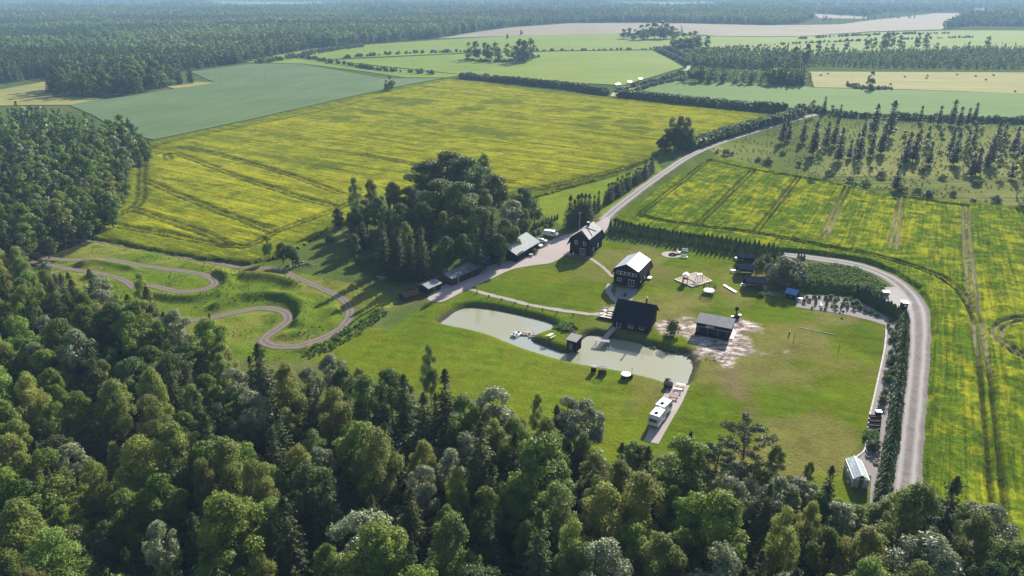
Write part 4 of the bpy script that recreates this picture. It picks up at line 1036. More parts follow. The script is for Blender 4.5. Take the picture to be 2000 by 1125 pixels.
# --- foreground forest: hand-set rim and landmark trees (pixel of the tree top), then the rest filled in
rim = [('birch', 836, 668, 15, 'slender birch standing out alone above the lower lawn edge of the forest', .7), ('spruce', 868, 722, 17, 'dark spruce with a pointed top just right of the slender edge birch', 1.0),
       ('silver', 1110, 772, 11, 'round silver-leaved tree at the forest edge below the hot tubs', 1.1), ('silver', 962, 756, 14, 'broad grey-green tree at the forest edge left of the round silver one', 1.15),
       ('birch', 1050, 765, 11, 'small loose birch between two silvery trees at the forest edge', .7), ('pine', 1462, 822, 15, 'leaning dark pine with long side limbs at the lawn corner', 1.1),
       ('pine', 1405, 868, 14, 'pine with an orange trunk below the leaning one', .9), ('spruce', 1350, 842, 12, 'thin dark spruce left of the leaning pine', .8), ('spruce', 1627, 910, 11, 'small symmetrical spruce beside the greenhouse', 1.0),
       ('aspen', 1520, 868, 9, 'bright green young tree under the pine limbs', .8), ('birch', 1585, 900, 8, 'low pale birch left of the small spruce', .8), ('aspen', 1800, 948, 12, 'broad bright green tree at the end of the gravel road', 1.25),
       ('spruce', 1872, 930, 17, 'tall dark spruce right of the road end', 1.0), ('silver', 1952, 985, 13, 'silvery willow at the rapeseed corner', 1.1), ('silver', 1425, 928, 12, 'grey-leaved tree below the pines', 1.0),
       ('silver', 1530, 930, 11, 'grey-leaved tree in front of the small birch', 1.0), ('birch', 408, 605, 10, 'thin birch poking over the dirt track', .5), ('birch', 268, 528, 15, 'tall birch overlapping the middle bend of the dirt track', .75),
       ('silver', 645, 688, 13, 'grey-green willow where the forest meets the dirt track', .95), ('birch', 700, 715, 12, 'loose birch at the forest edge under the berm', .9), ('silver', 485, 760, 14, 'pale silver-leaved tree in the middle left forest', 1.0),
       ('silver', 600, 715, 13, 'silver willow at the edge below the hairpin bend', .8), ('silver', 190, 565, 13, 'wide silver-grey willow in front of the track bends', 1.3), ('birch', 262, 848, 17, 'large pale yellow-green birch in the lower left forest', 1.35),
       ('silver', 620, 870, 14, 'greyish tree rising out of the dark middle forest', .75), ('silver', 823, 905, 13, 'small round grey birch in the centre of the forest', .75), ('silver', 302, 1015, 14, 'whitish willow near the bottom of the forest', .7),
       ('silver', 700, 1000, 15, 'big blue-green willow at the bottom of the forest', 1.4), ('silver', 1190, 1055, 14, 'broad whitish willow at the bottom centre', 1.2), ('birch', 25, 480, 15, 'tall birch at the left picture edge by the track', 1.0),
       ('birch', 35, 500, 14, 'birch at the left edge near the track hairpin', 1.0), ('silver', 1540, 1120, 13, 'whitish willow cut by the lower frame', 1.1), ('birch', 680, 1120, 14, 'birch by the lower frame', 1.0), ('birch', 430, 850, 17, 'yellow-green birch in the lower left forest, behind the largest', 1.1),
       ('birch', 1210, 895, 14, 'yellow-green tree in the forest below the camper vans', 1.0), ('aspen', 1010, 920, 14, 'bright green tree in the mid forest', 1.1)]
pts = []
for k_, px, py, h, lab, wd in rim:
    x, y = G(px, py, h); pts.append((x, y))
    tree(k_, x, y, h, lab, group='landmark trees of the foreground forest', wide=min(wd, 1.15) if k_ == 'silver' else wd)
def okf(X, Y):
    k = np.ones(X.shape, bool)
    for p in pts: k &= np.hypot(X - p[0], Y - p[1]) > 4.2
    px, py = to_px(X, Y, 13)
    return k & (px > -160) & (px < 2200) & (py < 1330)
for i, (px, py, h) in enumerate([(1345, 885, 7), (1380, 905, 8), (1440, 900, 7), (1475, 905, 8), (1500, 915, 7), (1545, 925, 7), (1565, 935, 8), (1590, 945, 6), (1605, 960, 7), (1640, 972, 7), (1655, 985, 8), (1680, 988, 6), (1715, 985, 8), (1735, 975, 9), (1770, 965, 9), (1830, 965, 10), (1255, 868, 6), (1290, 890, 7), (1310, 885, 8), (1240, 862, 7), (1905, 980, 9), (1550, 955, 9), (1470, 935, 9)]):
    x, y = G(px, py, h); pts.append((x, y))
    tree(('aspen', 'birch', 'silver', 'aspen')[i % 4], x, y, h, 'low bushy tree at the lawn edge, %s' % ('below the campers' if px < 1320 else ('around the pines' if px < 1520 else ('near the greenhouse' if px < 1700 else 'beside the road end'))), group='low trees along the lawn edge of the forest', wide=1.35)
fill = poisson(fg_forest, 4.7, 5, okf)
sp_rng = np.random.default_rng(8)
HT = {'spruce': 'spruce', 'birch': 'birch', 'aspen': 'leafy green tree', 'silver': 'grey-green willow', 'oak': 'dark broadleaf tree', 'pine': 'pine'}
cnt = 0
fe = np.array(fg_forest)
for (x, y) in fill:
    px, py = to_px(np.array([x]), np.array([y]), 13.0); px, py = px[0], py[0]
    e = dline(np.array([x]), np.array([y]), fg_forest, True)[0]
    n_ = fbm(np.array([x * 0.04]), np.array([y * 0.04]), 91, 3)[0]
    u = sp_rng.uniform()
    pal = 0.5 * (n_ - 0.5)
    if u < 0.27 + pal * 0.6: k_ = 'spruce'
    elif u < 0.56: k_ = 'birch'
    elif u < 0.82: k_ = 'aspen'
    elif u < 0.90: k_ = 'silver'
    else: k_ = 'oak'
    if e < 6 and k_ == 'oak': k_ = 'aspen'
    h = sp_rng.uniform(10, 18) * (1 if e > 5 else sp_rng.uniform(0.75, 1.0))
    if k_ == 'spruce': h *= 1.04
    if k_ == 'oak': h = min(h, 15)
    col_ = 'left' if px < 420 else ('left-centre' if px < 820 else ('centre' if px < 1230 else ('right-centre' if px < 1640 else 'right')))
    row_ = 'upper rim' if e < 7 and py < 1000 else ('upper part' if py < 800 else ('middle' if py < 980 else 'bottom'))
    siz = 'tall' if h > 14.5 else ('middling' if h > 11.5 else 'low')
    lab = '%s %s, %s %s of the foreground forest' % (siz, HT[k_], row_, col_)
    tree(k_, x, y, h, lab, group='%s %s %s %s foreground trees' % (siz, k_, row_, col_), wide=sp_rng.uniform(0.75, 1.3) if k_ != 'spruce' else sp_rng.uniform(0.9, 1.3))
    cnt += 1
print('foreground trees', cnt)
ug = [p for p in poisson(fg_forest, 2.6, 6, okf)]
scatter('forest_undergrowth', [(x, y, zat(x, y)) for x, y in ug], sp_rng.uniform(1.0, 2.6, len(ug)), BUSHC, 'shrubs and saplings filling the gaps under the foreground trees', 'undergrowth')

# --- dark wood on the left, seen from the side
def okl(X, Y):
    px, py = to_px(X, Y, 10); return (px > -90)
fill = poisson(left_forest, 5.6, 9, okl)
fill.sort(key=lambda p: p[1])
lo = left_forest
near_, far_ = fill[:210], fill[210:]
for (x, y) in near_:
    px, py = to_px(np.array([x]), np.array([y]), 10.0); px, py = px[0], py[0]
    e = dline(np.array([x]), np.array([y]), lo, True)[0]
    u = sp_rng.uniform(); k_ = 'spruce' if u < 0.16 else ('silver' if u < 0.22 else ('pale' if u < 0.36 else 'broad'))
    h = sp_rng.uniform(11, 16) * (0.85 if e < 5 else 1)
    nm = {'spruce': 'dark spruce', 'silver': 'greyish tree', 'pale': 'pale birch', 'broad': 'dark green tree'}[k_]
    where = 'nearest rows' if py > 400 else ('second rows' if py > 350 else ('middle rows' if py > 300 else 'back rows'))
    side = 'at the picture edge' if px < 40 else ('left of centre' if px < 100 else ('right of centre' if px < 170 else 'near the rapeseed'))
    mid(k_, x, y, h, '%s, %s of the left wood, %s' % (nm, where, side), '%s %s %s left wood trees' % (k_, where, side), wide=1.1)
if far_:
    scatter('left_wood', [(x, y, 0) for x, y in far_], sp_rng.uniform(0.75, 1.0, len(far_)), FARC, 'rear of the dark wood on the left', 'forest')
for px, py, h, kk in ((232, 222, 17, 'broad'), (250, 238, 15, 'broad'), (210, 232, 15, 'broad'), (272, 268, 10, 'broad'), (255, 262, 12, 'pale'), (285, 272, 8, 'broad')):
    x, y = G(px, py, h); mid(kk, x, y, h, 'dark rounded tree on the tip of the left wood', 'trees on the tip of the left wood', wide=1.15)

# --- central grove behind the sheds
grove = [('oak', 835, 312, 21, 1.15), ('oak', 872, 292, 24, 1.1), ('oak', 912, 302, 23, 1.1), ('oak', 858, 345, 21, 1.1), ('oak', 900, 350, 22, 1.05), ('birch', 945, 296, 21, .8), ('oak', 962, 335, 19, .95), ('oak', 1022, 362, 15, .85),
         ('aspen', 1045, 395, 9, 1.1), ('silver', 1000, 388, 14, 1.0), ('birch', 948, 366, 18, .9), ('birch', 690, 342, 17, .75), ('birch', 722, 346, 17, .8), ('aspen', 765, 352, 16, .9), ('aspen', 735, 382, 15, .8), ('birch', 745, 378, 14, .9),
         ('oak', 657, 405, 8, .75), ('birch', 865, 410, 16, .85), ('aspen', 895, 420, 14, .9), ('spruce', 745, 430, 16, 1), ('spruce', 775, 442, 16, 1), ('spruce', 822, 440, 17, .8), ('birch', 790, 430, 16, .7), ('spruce', 705, 420, 12, 1.1),
         ('oak', 800, 360, 17, .8), ('oak', 780, 395, 15, .8), ('oak', 825, 392, 16, .8), ('oak', 940, 400, 17, .75), ('spruce', 960, 420, 16, 1), ('oak', 985, 425, 13, .7), ('spruce', 930, 440, 15, 1), ('oak', 905, 455, 12, .7), ('birch', 1025, 405, 12, .8),
         ('aspen', 1005, 440, 10, .8), ('oak', 690, 400, 12, .7), ('oak', 712, 385, 13, .7), ('aspen', 690, 455, 8, .9), ('spruce', 830, 470, 11, 1), ('oak', 870, 460, 12, .7), ('spruce', 800, 460, 14, 1), ('spruce', 765, 470, 12, 1.1), ('oak', 975, 455, 11, .7), ]
for i, (k_, px, py, h, wd) in enumerate(grove):
    x, y = G(px, py, h)
    rel = 'at the left end' if px < 740 else ('left of centre' if px < 830 else ('at the centre' if px < 930 else 'at the right end'))
    rw = 'back' if py < 360 else ('middle' if py < 415 else 'front')
    tree(k_, x, y, h, '%s %s, %s row of farm grove, %s' % ('tall' if h > 16 else ('middling' if h > 11 else 'low'), HT[k_], rw, rel), group='%s trees of the farm grove %s %s' % (HT[k_], rw, rel), wide=wd * 1.22)
for px, py, h, wd, lab in ((519, 458, 9, .85, 'oval dark tree standing alone by the brush pile'), (548, 472, 7.5, 1.0, 'bushy tree right of the oval one by the brush pile'), (566, 476, 7, 1.0, 'low round tree above the brush heap'), (575, 490, 5, 1.0, 'small rounded tree at the end of the brush heap')):
    ttop('oak' if h < 9 else 'aspen', px, py, h, lab, wide=wd)
for px, py, s_, lab in ((645, 470, 2.2, 'dark shrub below the left end of the grove'), (700, 512, 2.0, 'pale round shrub in front of the grove spruces'), (725, 508, 1.7, 'second round shrub in front of the spruces'), (715, 515, 1.6, 'low shrub between the round ones'),
                        (1076, 437, 1.5, 'round trimmed shrub right behind the white van'), (1066, 443, 1.2, 'small pale shrub left of the van'), (1053, 452, 1.4, 'round shrub beside the carport corner'), (1043, 456, 1.2, 'shrub touching the carport roof edge'), (1032, 432, 1.8, 'bushy shrub under the grove near the thujas'),
                        (1045, 492, 1.2, 'shrub at the carport front corner'), (1312, 650, 2.6, 'round bushy tree on the pond bank by the sauna house'), (1303, 742, 0.9, 'little potted bush beside the black tub'), (1485, 518, 2.2, 'yellowish shrub left of the big willow'), (1498, 512, 2.4, 'greyish shrub against the willow'),
                        (1515, 555, 1.3, 'pale shrub beside the blue-roofed hut'), (1487, 562, 1.4, 'yellow-green shrub at the end of the pergola shade'), (1485, 575, 1.0, 'small grey shrub below the pergolas'), (1220, 575, 0.7, 'low dark shrub in the terrace bed'), (1118, 650, 0.9, 'shrub on the pond neck'), (1128, 664, 1.0, 'shrub on the bank below the hut')):
    x, y = G(px, py + 4, 0)
    if px == 1312: tree('bush', x, y, 4.2, lab, cat='shrub', wide=.9)
    else: tree('bush', x, y, 2.4 * s_ / 1.5, lab, cat='shrub')
x, y = G(1532, 556)
tree('willow', x, y, 8.6, 'big round grey-green willow above the blue-roofed hut', wide=1.18, k=0)
tree('willow', *G(1503, 540), 4.2, 'smaller willow bush leaning on the big willow', wide=.9, k=1)

# --- slim spruces and birches on the rough ground at the right
slim = [(1527, 232, 280), (1540, 240, 275), (1538, 215, 250), (1567, 235, 280), (1587, 240, 305), (1612, 240, 290), (1628, 235, 285), (1637, 252, 315), (1658, 275, 310), (1676, 258, 315), (1672, 262, 300), (1687, 232, 262), (1705, 206, 262), (1720, 245, 300), (1735, 200, 268), (1720, 268, 300),
        (1770, 260, 310), (1782, 262, 315), (1790, 254, 300), (1796, 208, 240), (1808, 248, 290), (1832, 208, 244), (1857, 197, 246), (1872, 210, 248), (1888, 212, 245), (1902, 202, 238), (1855, 252, 300), (1862, 262, 322), (1896, 252, 300), (1884, 256, 305), (1940, 240, 300), (1955, 246, 290), (1978, 250, 300),
        (1765, 275, 322), (1812, 278, 322), (1905, 290, 342), (1895, 300, 345), (1932, 268, 322), (1995, 262, 310), (1700, 262, 305), (1748, 322, 372), (1975, 300, 350), (1608, 190, 222), (1640, 205, 230), (1925, 285, 330)]
sb = [(1593, 290, 342), (1672, 318, 352), (1585, 195, 228), (1620, 206, 245), (1800, 272, 325), (1880, 278, 330), (1985, 298, 385), (1998, 320, 390), (1835, 250, 290), (1958, 262, 310), (1760, 255, 300), (1945, 300, 345), (1910, 245, 285)]
for i, (px, t_, b_) in enumerate(slim + sb):
    x, y = G(px, b_); dist = math.hypot(x, y)
    f = y * math.cos(PITCH) + CAM_H * math.sin(PITCH)
    h = (b_ - t_) / FOC * f / math.cos(math.atan(CAM_H / dist)) * 1.02
    k_ = 'slim' if i < len(slim) else 'slimbirch'
    if px == 1748: lab = 'lone spruce standing nearest the right rapeseed field'
    else:
        lab = '%s %s on cleared ground, %s, %s' % ('tall' if h > 15 else ('medium' if h > 11 else 'short'), 'narrow spruce' if k_ == 'slim' else 'wispy birch', 'far side' if b_ < 265 else ('midway' if b_ < 312 else 'near the rapeseed'),
            'left end' if px < 1620 else ('left of centre' if px < 1720 else ('centre' if px < 1820 else ('right of centre' if px < 1900 else 'at the right edge'))))
    tree(k_, x, y, h, lab, group='slender trees left on the cleared ground', wide=1.5 if k_ == 'slim' else 1.35)
g_ = np.random.default_rng(3)
gr_ = []
for (px, py) in ((1528, 300), (1700, 330), (1720, 345), (1620, 340), (1840, 348), (1800, 335), (1905, 360), (1610, 350), (1418, 300), (1430, 300), (1480, 312), (1560, 322), (1660, 352), (1690, 360), (1790, 378), (1810, 385), (1900, 395), (1945, 392), (1760, 372), (1860, 380), (1400, 296), (1500, 318)):
    x, y = G(px, py + 3)
    tree('bush', x, y, g_.uniform(1.8, 4.2) * (1.5 if px in (1528, 1840) else 1), 'rounded shrub on cleared ground %s' % ('along the edge of the near rapeseed' if py > 340 or px < 1600 else 'among the slender trees'), group='shrubs scattered on the cleared ground', cat='shrub', wide=1.2)
tus = poisson([p for p in GP([(1390, 292), (1570, 230), (2080, 238), (2080, 410), (1860, 388), (1720, 374), (1600, 347), (1480, 322)])], 2.2, 31)
tus = [p for p in tus if vnoise(p[0] * 0.12, p[1] * 0.12, 5) > 0.42]
scatter('rough_tussocks', [(x, y, -0.1) for x, y in tus], g_.uniform(0.35, 1.0, len(tus)), WEEDC, 'tussocks and weeds on the cleared ground', 'weeds')

# --- thuja rows
def row(px_pts, n, kind, h, label, group, z=0, jit=0.15, wide=1.0, hv=0.12):
    P = spline(GP(px_pts, z), 0.5); L = [0]
    for a, b in zip(P, P[1:]): L.append(L[-1] + math.hypot(b[0] - a[0], b[1] - a[1]))
    res = []
    for i in range(n):
        t = L[-1] * (i + 0.5) / n
        x = float(np.interp(t, L, [p[0] for p in P])); y = float(np.interp(t, L, [p[1] for p in P]))
        res.append(tree(kind, x + RG.uniform(-jit, jit), y + RG.uniform(-jit, jit), h * RG.uniform(1 - hv, 1 + hv), label(i, n) if callable(label) else label, group=group, cat='hedge bush', wide=wide))
    return res
def third(i, n, w): return w % (('left', 'middle', 'right')[min(2, i * 3 // n)])
row([(1188, 452), (1260, 462), (1340, 476), (1420, 488), (1480, 497), (1530, 507)], 40, 'thuja', 4.5, lambda i, n: third(i, n, 'pointed dark thuja in the %s part of the row behind the lawn'), 'thujas in the row between lawn and rapeseed', wide=0.88)
row([(1556, 505), (1572, 510)], 3, 'thuja', 2.4, 'dark thuja at the start of the gravel road', 'thujas at the road start')
row([(1668, 578), (1690, 588), (1715, 602), (1738, 614), (1756, 622)], 13, 'thuja', 3.6, lambda i, n: third(i, n, 'dark thuja in the %s part of the diagonal hedge by the layby'), 'thujas of the diagonal hedge', wide=1.5)
row([(1765, 625), (1762, 690), (1755, 750), (1748, 810), (1740, 870), (1729, 930), (1719, 990)], 60, 'thuja', 3.3, lambda i, n: ('closely planted thuja beside the gravel road, %s end of the hedge' % ('far', 'middle', 'near')[min(2, i * 3 // n)]), 'thujas of the roadside hedge', wide=1.75, jit=0.1)
row([(1040, 449), (1062, 438), (1091, 427)], 10, 'thuja', 2.3, 'small dark thuja in the short row behind the white van', 'short thuja row behind the van')
row([(1110, 447), (1152, 431)], 6, 'spruce', 11, 'young conifer at the lane side behind the farmhouse', 'young conifers behind the farmhouse', wide=1.25)
row([(1138, 434), (1172, 410)], 4, 'spruce', 7.5, 'young conifer left of the lane', 'young conifers left of the lane', wide=1.1)
row([(1180, 402), (1215, 378), (1255, 352), (1275, 336)], 24, 'spruce', 7.0, lambda i, n: third(i, n, 'young spruce in the roadside row left of the lane, %s part'), 'young spruces along the lane', wide=1.3, hv=0.25)
g_ = np.random.default_rng(12)
for i in range(26):     # shrubs of the planted strip
    px, py = [(1739, 648), (1745, 660), (1738, 668), (1748, 676), (1740, 690), (1748, 700), (1738, 712), (1742, 724), (1734, 736), (1738, 748), (1740, 760), (1730, 745), (1734, 640), (1750, 640), (1700, 872), (1706, 868), (1712, 872), (1703, 880), (1756, 655), (1752, 688), (1745, 735), (1722, 790), (1726, 775), (1741, 705), (1708, 880), (1747, 667)][i]
    x, y = G(px, py)
    tree('bush', x, y, float(g_.uniform(1.0, 2.2)), 'garden shrub in the %s of the planted strip beside the hedge' % ('upper part' if py < 690 else ('middle' if py < 800 else 'lower part')), group='garden shrubs of the planted strip', cat='shrub')
for i, (px, py, h) in enumerate([(1570, 592, 1.3), (1580, 590, 1.2), (1593, 594, 1.9), (1614, 597, 2.1), (1630, 590, 1.3), (1632, 604, 1.4), (1643, 602, 1.6), (1655, 603, 1.8), (1660, 585, 1.2), (1668, 606, 1.4), (1586, 603, .7), (1604, 605, .7), (1640, 612, .5)]):
    x, y = G(px, py)
    tree('thuja' if h > 1.5 else 'bush', x, y, h, 'small clipped evergreen on the gravel bed near the %s' % ('hut' if px < 1600 else ('arch' if px < 1636 else 'diagonal hedge')), group='clipped evergreens on the gravel bed', cat='shrub')
for i, (px, py, h) in enumerate([(1565, 583, 1.0), (1576, 582, .8), (1590, 583, 1.1), (1600, 582, .9), (1612, 585, 1.2), (1622, 584, 1.5), (1636, 586, 1.2), (1650, 590, 1.5), (1672, 596, 1.7), (1680, 604, 1.5), (1690, 610, 1.3), (1648, 597, 1.1), (1625, 600, .9), (1612, 606, .8), (1664, 596, 1.3), (1700, 612, 1.4), (1712, 618, 1.2)]):
    x, y = G(px, py)
    tree('bush', x, y, h, 'low shrub on the gravel bed %s' % ('near the hut' if px < 1600 else ('at the foot of the mound' if px < 1645 else 'by the diagonal hedge')), group='low shrubs on the gravel bed', cat='shrub', wide=1.2)
# weeds on the mound and on the banks
def weeds(name, poly, d, s0, s1, label, seed=1, col=None):
    P = poisson(poly, d, seed); g = np.random.default_rng(seed)
    zz = height(np.array([p[0] for p in P]), np.array([p[1] for p in P]))
    scatter(name, [(p[0], p[1], z - 0.1) for p, z in zip(P, zz)], g.uniform(s0, s1, len(P)), col or WEEDC, label, 'weeds', seed)
tuf = poisson(tall, 1.15, 33)
TX = np.array([p[0] for p in tuf]); TY = np.array([p[1] for p in tuf]); kk = (np.minimum(dline(TX, TY, TA[::2]), dline(TX, TY, TB[::2])) > 2.3) & (fbm(TX * 0.12, TY * 0.12, 7, 3) > 0.5) & ~inpoly(TX, TY, fg_forest) & ~inpoly(TX, TY, MPl)
TX, TY = TX[kk], TY[kk]; print('tufts', len(TX))
scatter('meadow_tufts', np.stack([TX, TY, height(TX, TY) - 0.12], 1), g_.uniform(0.2, 0.45, len(TX)), WEEDC, 'uncut grass and herbs round the dirt track', 'grass', 34)
weeds('mound_weeds', mound, 0.75, 0.5, 0.95, 'tall green weeds covering the earth mound', 2)
weeds('bank_weeds', GP([(600, 690), (650, 662), (700, 634), (748, 602), (760, 612), (705, 650), (650, 682), (605, 702)]), 0.9, 0.5, 1.1, 'weedy bank between dirt track and lower lawn', 3)
weeds('pond_reeds', GP([(1078, 634), (1095, 630), (1120, 634), (1128, 642), (1108, 648), (1090, 644)]), 0.6, 0.6, 1.1, 'green reeds on the pond neck', 4)
weeds('pond_bank_growth', GP([(1262, 668), (1300, 676), (1340, 684), (1356, 700), (1350, 706), (1330, 692), (1290, 682)]), 0.8, 0.4, 0.8, 'rough growth along the pond bank', 5)
weeds('hedge_foot_weeds', GP([(1190, 458), (1340, 482), (1470, 502), (1470, 508), (1330, 488), (1190, 466)]), 1.1, 0.4, 0.8, 'low planting at the foot of the thuja row', 6)

# --- hedgerows and bands further off: masses of shrubs, one object each
def band(name, px_pts, w, d, s0, s1, label, col=None, seed=1, cat='hedge'):
    P = np.array(spline(GP(px_pts), 1.5)); g = np.random.default_rng(seed)
    L = np.concatenate([[0], np.cumsum(np.hypot(*np.diff(P, axis=0).T))]); n = int(L[-1] * w / d ** 2)
    t = g.uniform(0, L[-1], n)
    T = np.gradient(P, axis=0); T /= np.linalg.norm(T, axis=1, keepdims=True)
    x = np.interp(t, L, P[:, 0]); y = np.interp(t, L, P[:, 1]); tx = np.interp(t, L, T[:, 0]); ty = np.interp(t, L, T[:, 1])
    o = g.uniform(-w / 2, w / 2, n)
    return scatter(name, np.stack([x - ty * o, y + tx * o, np.zeros(n)], 1), g.uniform(s0, s1, n), col or BUSHC, label, cat, seed)
band('hedgerow', [(1560, 226), (1540, 232), (1500, 243), (1450, 257), (1400, 272), (1355, 287), (1335, 294)], 4.5, 1.3, 1.6, 2.4, 'dense trimmed-looking hedgerow along the lane to the corner', seed=2)
band('hedgerow', [(1215, 190), (1290, 198), (1360, 206), (1450, 214), (1530, 218)], 9, 1.8, 1.8, 2.8, 'thick dark hedgerow behind the big rapeseed field, right half', seed=3)
band('hedgerow', [(900, 152), (960, 158), (1040, 166), (1120, 174), (1185, 186)], 7, 1.9, 1.4, 2.6, 'thick hedgerow behind the big rapeseed field, left half', seed=4)
band('hedgerow', [(1200, 182), (1240, 170), (1290, 158), (1335, 143)], 4, 3, 0.9, 1.9, 'bushy hedge on the upper side of the far lane', seed=5)
band('hedgerow', [(1225, 185), (1270, 170), (1310, 162), (1350, 152)], 4, 3, 0.9, 1.8, 'bushy hedge on the lower side of the far lane', seed=6)
band('hedgerow', [(1285, 97), (1300, 106), (1325, 118), (1345, 128)], 5, 3.2, 1.4, 2.4, 'bushy hedge where the lane climbs away, left side', seed=7)
band('hedgerow', [(1298, 95), (1325, 106), (1350, 118), (1372, 128)], 5, 3.2, 1.4, 2.4, 'bushy hedge where the lane climbs away, right side', seed=8)
band('hedgerow', [(590, 114), (640, 122), (690, 130), (745, 138), (800, 142), (850, 146)], 6, 4.2, 0.9, 2.2, 'broken line of bushes left of the big hedgerow', seed=9)
band('hedgerow', [(640, 117), (720, 110), (800, 105), (870, 103), (920, 103)], 7, 5.0, 0.9, 2.2, 'broken line of bushes between two light fields', seed=10)
band('hedgerow', [(1040, 100), (1160, 99), (1230, 98), (1300, 95)], 6, 5, 0.8, 1.8, 'low bushes between the light fields on the right', seed=11)
band('hedgerow', [(1560, 214), (1640, 226), (1740, 232), (1840, 236), (2060, 242)], 7, 2.4, 0.9, 2.0, 'row of bushes behind the cleared ground', seed=12)
band('hedgerow', [(1400, 96), (1500, 90), (1560, 86), (1700, 80), (1900, 74)], 7, 6, 0.9, 2.0, 'thin bush line across the far right fields', seed=13)
band('hedgerow', [(1560, 77), (1640, 72), (1740, 68), (1850, 66)], 9, 6, 1.0, 2.4, 'second thin bush line far right', seed=14)
band('hedgerow', [(1660, 168), (1690, 176), (1735, 175)], 10, 2.4, 0.8, 1.4, 'bush island in the hay field around the lone tree', seed=15)
band('hedgerow', [(500, 124), (540, 118), (600, 108), (640, 100), (700, 92)], 18, 5, 1.0, 2.4, 'scrubby edge of the far left forest', seed=16)

def wood(name, px_poly, d, s0, s1, label, seed, col=None, z=0):
    P = poisson(GP(px_poly), d, seed); g = np.random.default_rng(seed)
    return scatter(name, [(p[0], p[1], 0) for p in P], g.uniform(s0, s1, len(P)), col or FARC, label, 'forest', seed)
# young plantings at the right middle distance
wood('young_wood', [(1560, 128), (1700, 132), (2200, 136), (2200, 108), (1950, 100), (1760, 106), (1560, 112)], 6.0, 0.35, 0.75, 'young mixed wood across the right', 41)
wood('young_wood', [(1345, 128), (1440, 134), (1560, 134), (1565, 112), (1450, 108), (1380, 112), (1340, 118)], 5.5, 0.6, 0.95, 'planted block of young trees beside the far lane', 42)
wood('thin_wood', [(1370, 140), (1560, 146), (1585, 150), (1588, 166), (1560, 168), (1350, 160)], 6.5, 0.15, 0.35, 'overgrown clearing behind the green band', 43)
band('tree_row', [(1332, 160), (1400, 163), (1470, 165), (1530, 167)], 7, 4.6, 0.7, 1.05, 'row of small trees along the green band, left part', FARC, 44, 'tree row')
wood('spruce_block', [(1505, 168), (1568, 170), (1572, 158), (1510, 154)], 4.5, 0.85, 1.1, 'dense dark block of trees at the corner of the clearing', 45)

# single trees and clumps in the distance
def dist_h(px, t_, b_):
    x, y = G(px, b_); f = y * math.cos(PITCH) + CAM_H * math.sin(PITCH); return x, y, (b_ - t_) / FOC * f * 1.02
clump = [(916, 84, 116, 'broad'), (930, 82, 118, 'broad'), (948, 84, 116, 'broad'), (955, 88, 120, 'broad'), (968, 84, 116, 'pale'), (975, 94, 121, 'broad'), (992, 86, 118, 'pale'), (1004, 90, 119, 'broad'), (1015, 78, 121, 'broad'), (1024, 80, 123, 'broad'), (1036, 76, 118, 'broad'), (1028, 90, 122, 'broad')]
for i, (px, t_, b_, k_) in enumerate(clump):
    x, y, h = dist_h(px, t_, b_)
    mid(k_, x, y, h, '%s in the clump on the light field, %s' % ('pale tree' if k_ == 'pale' else 'dark rounded tree', 'left end' if px < 940 else ('middle' if px < 1000 else 'right end')), 'trees of the clump on the light field', wide=1.15)
band('clump_scrub', [(910, 118), (960, 122), (1010, 120), (1050, 113)], 8, 3.4, 0.8, 1.8, 'scrub at the foot of the field clump', seed=17)
for px, t_, b_, lab in ((763, 149, 178, 'lone bushy tree at the corner of the cereal field'), (1018, 59, 69, 'small dark tree alone on the tan field'), (991, 67, 77, 'pale round tree below the tan field'), (1698, 140, 176, 'lone tree in the bush island on the hay field')):
    x, y, h = dist_h(px, t_, b_); mid('broad', x, y, h, lab, wide=1.35 if px != 1698 else 1.0)
    if px == 763: mid('broad', x - 4, y + 2, h * .7, 'low rounded tree leaning on the lone tree by the cereal', wide=1.3)
for i, (px, t_, b_) in enumerate([(1217, 57, 76), (1228, 55, 76), (1240, 58, 78), (1252, 50, 78), (1264, 48, 77), (1278, 44, 76), (1290, 42, 76), (1302, 46, 76), (1312, 52, 76), (1320, 56, 75), (1258, 62, 79), (1235, 66, 79), (1295, 55, 78)]):
    x, y, h = dist_h(px, t_, b_); mid('broad', x, y, h, 'dark tree of the far farm clump, %s side' % ('left' if px < 1260 else 'right'), 'trees of the far farm clump', wide=1.5)
for i, (px, t_, b_) in enumerate([(1312, 70, 98), (1322, 68, 98), (1335, 66, 98), (1345, 64, 97), (1355, 62, 96), (1365, 72, 96), (1380, 70, 94), (1328, 76, 99), (1348, 76, 99)]):
    x, y, h = dist_h(px, t_, b_); mid('broad', x, y, h, 'tree of the clump where the far lane bends, %s side' % ('left' if px < 1345 else 'right'), 'trees where the far lane bends', wide=1.4)
for i, (px, t_, b_) in enumerate([(1527, 84, 112), (1512, 100, 134), (1550, 92, 136), (1572, 86, 128), (1575, 98, 130), (1597, 80, 108), (1612, 86, 106), (1625, 86, 106), (1650, 76, 105), (1693, 68, 100), (1705, 74, 100), (1722, 64, 102), (1728, 66, 100), (1740, 66, 98), (1755, 70, 98), (1790, 66, 96), (1806, 66, 100), (1828, 84, 104), (1890, 82, 100), (1926, 72, 100), (1762, 82, 102), (1500, 104, 134)]):
    x, y, h = dist_h(px, t_, b_); mid('pale' if i % 3 else 'broad', x, y, min(h, 24), 'open-crowned birch over the young wood, %s' % ('left part' if px < 1600 else ('centre' if px < 1760 else 'right part')), 'tall birches over the young wood', wide=.9)
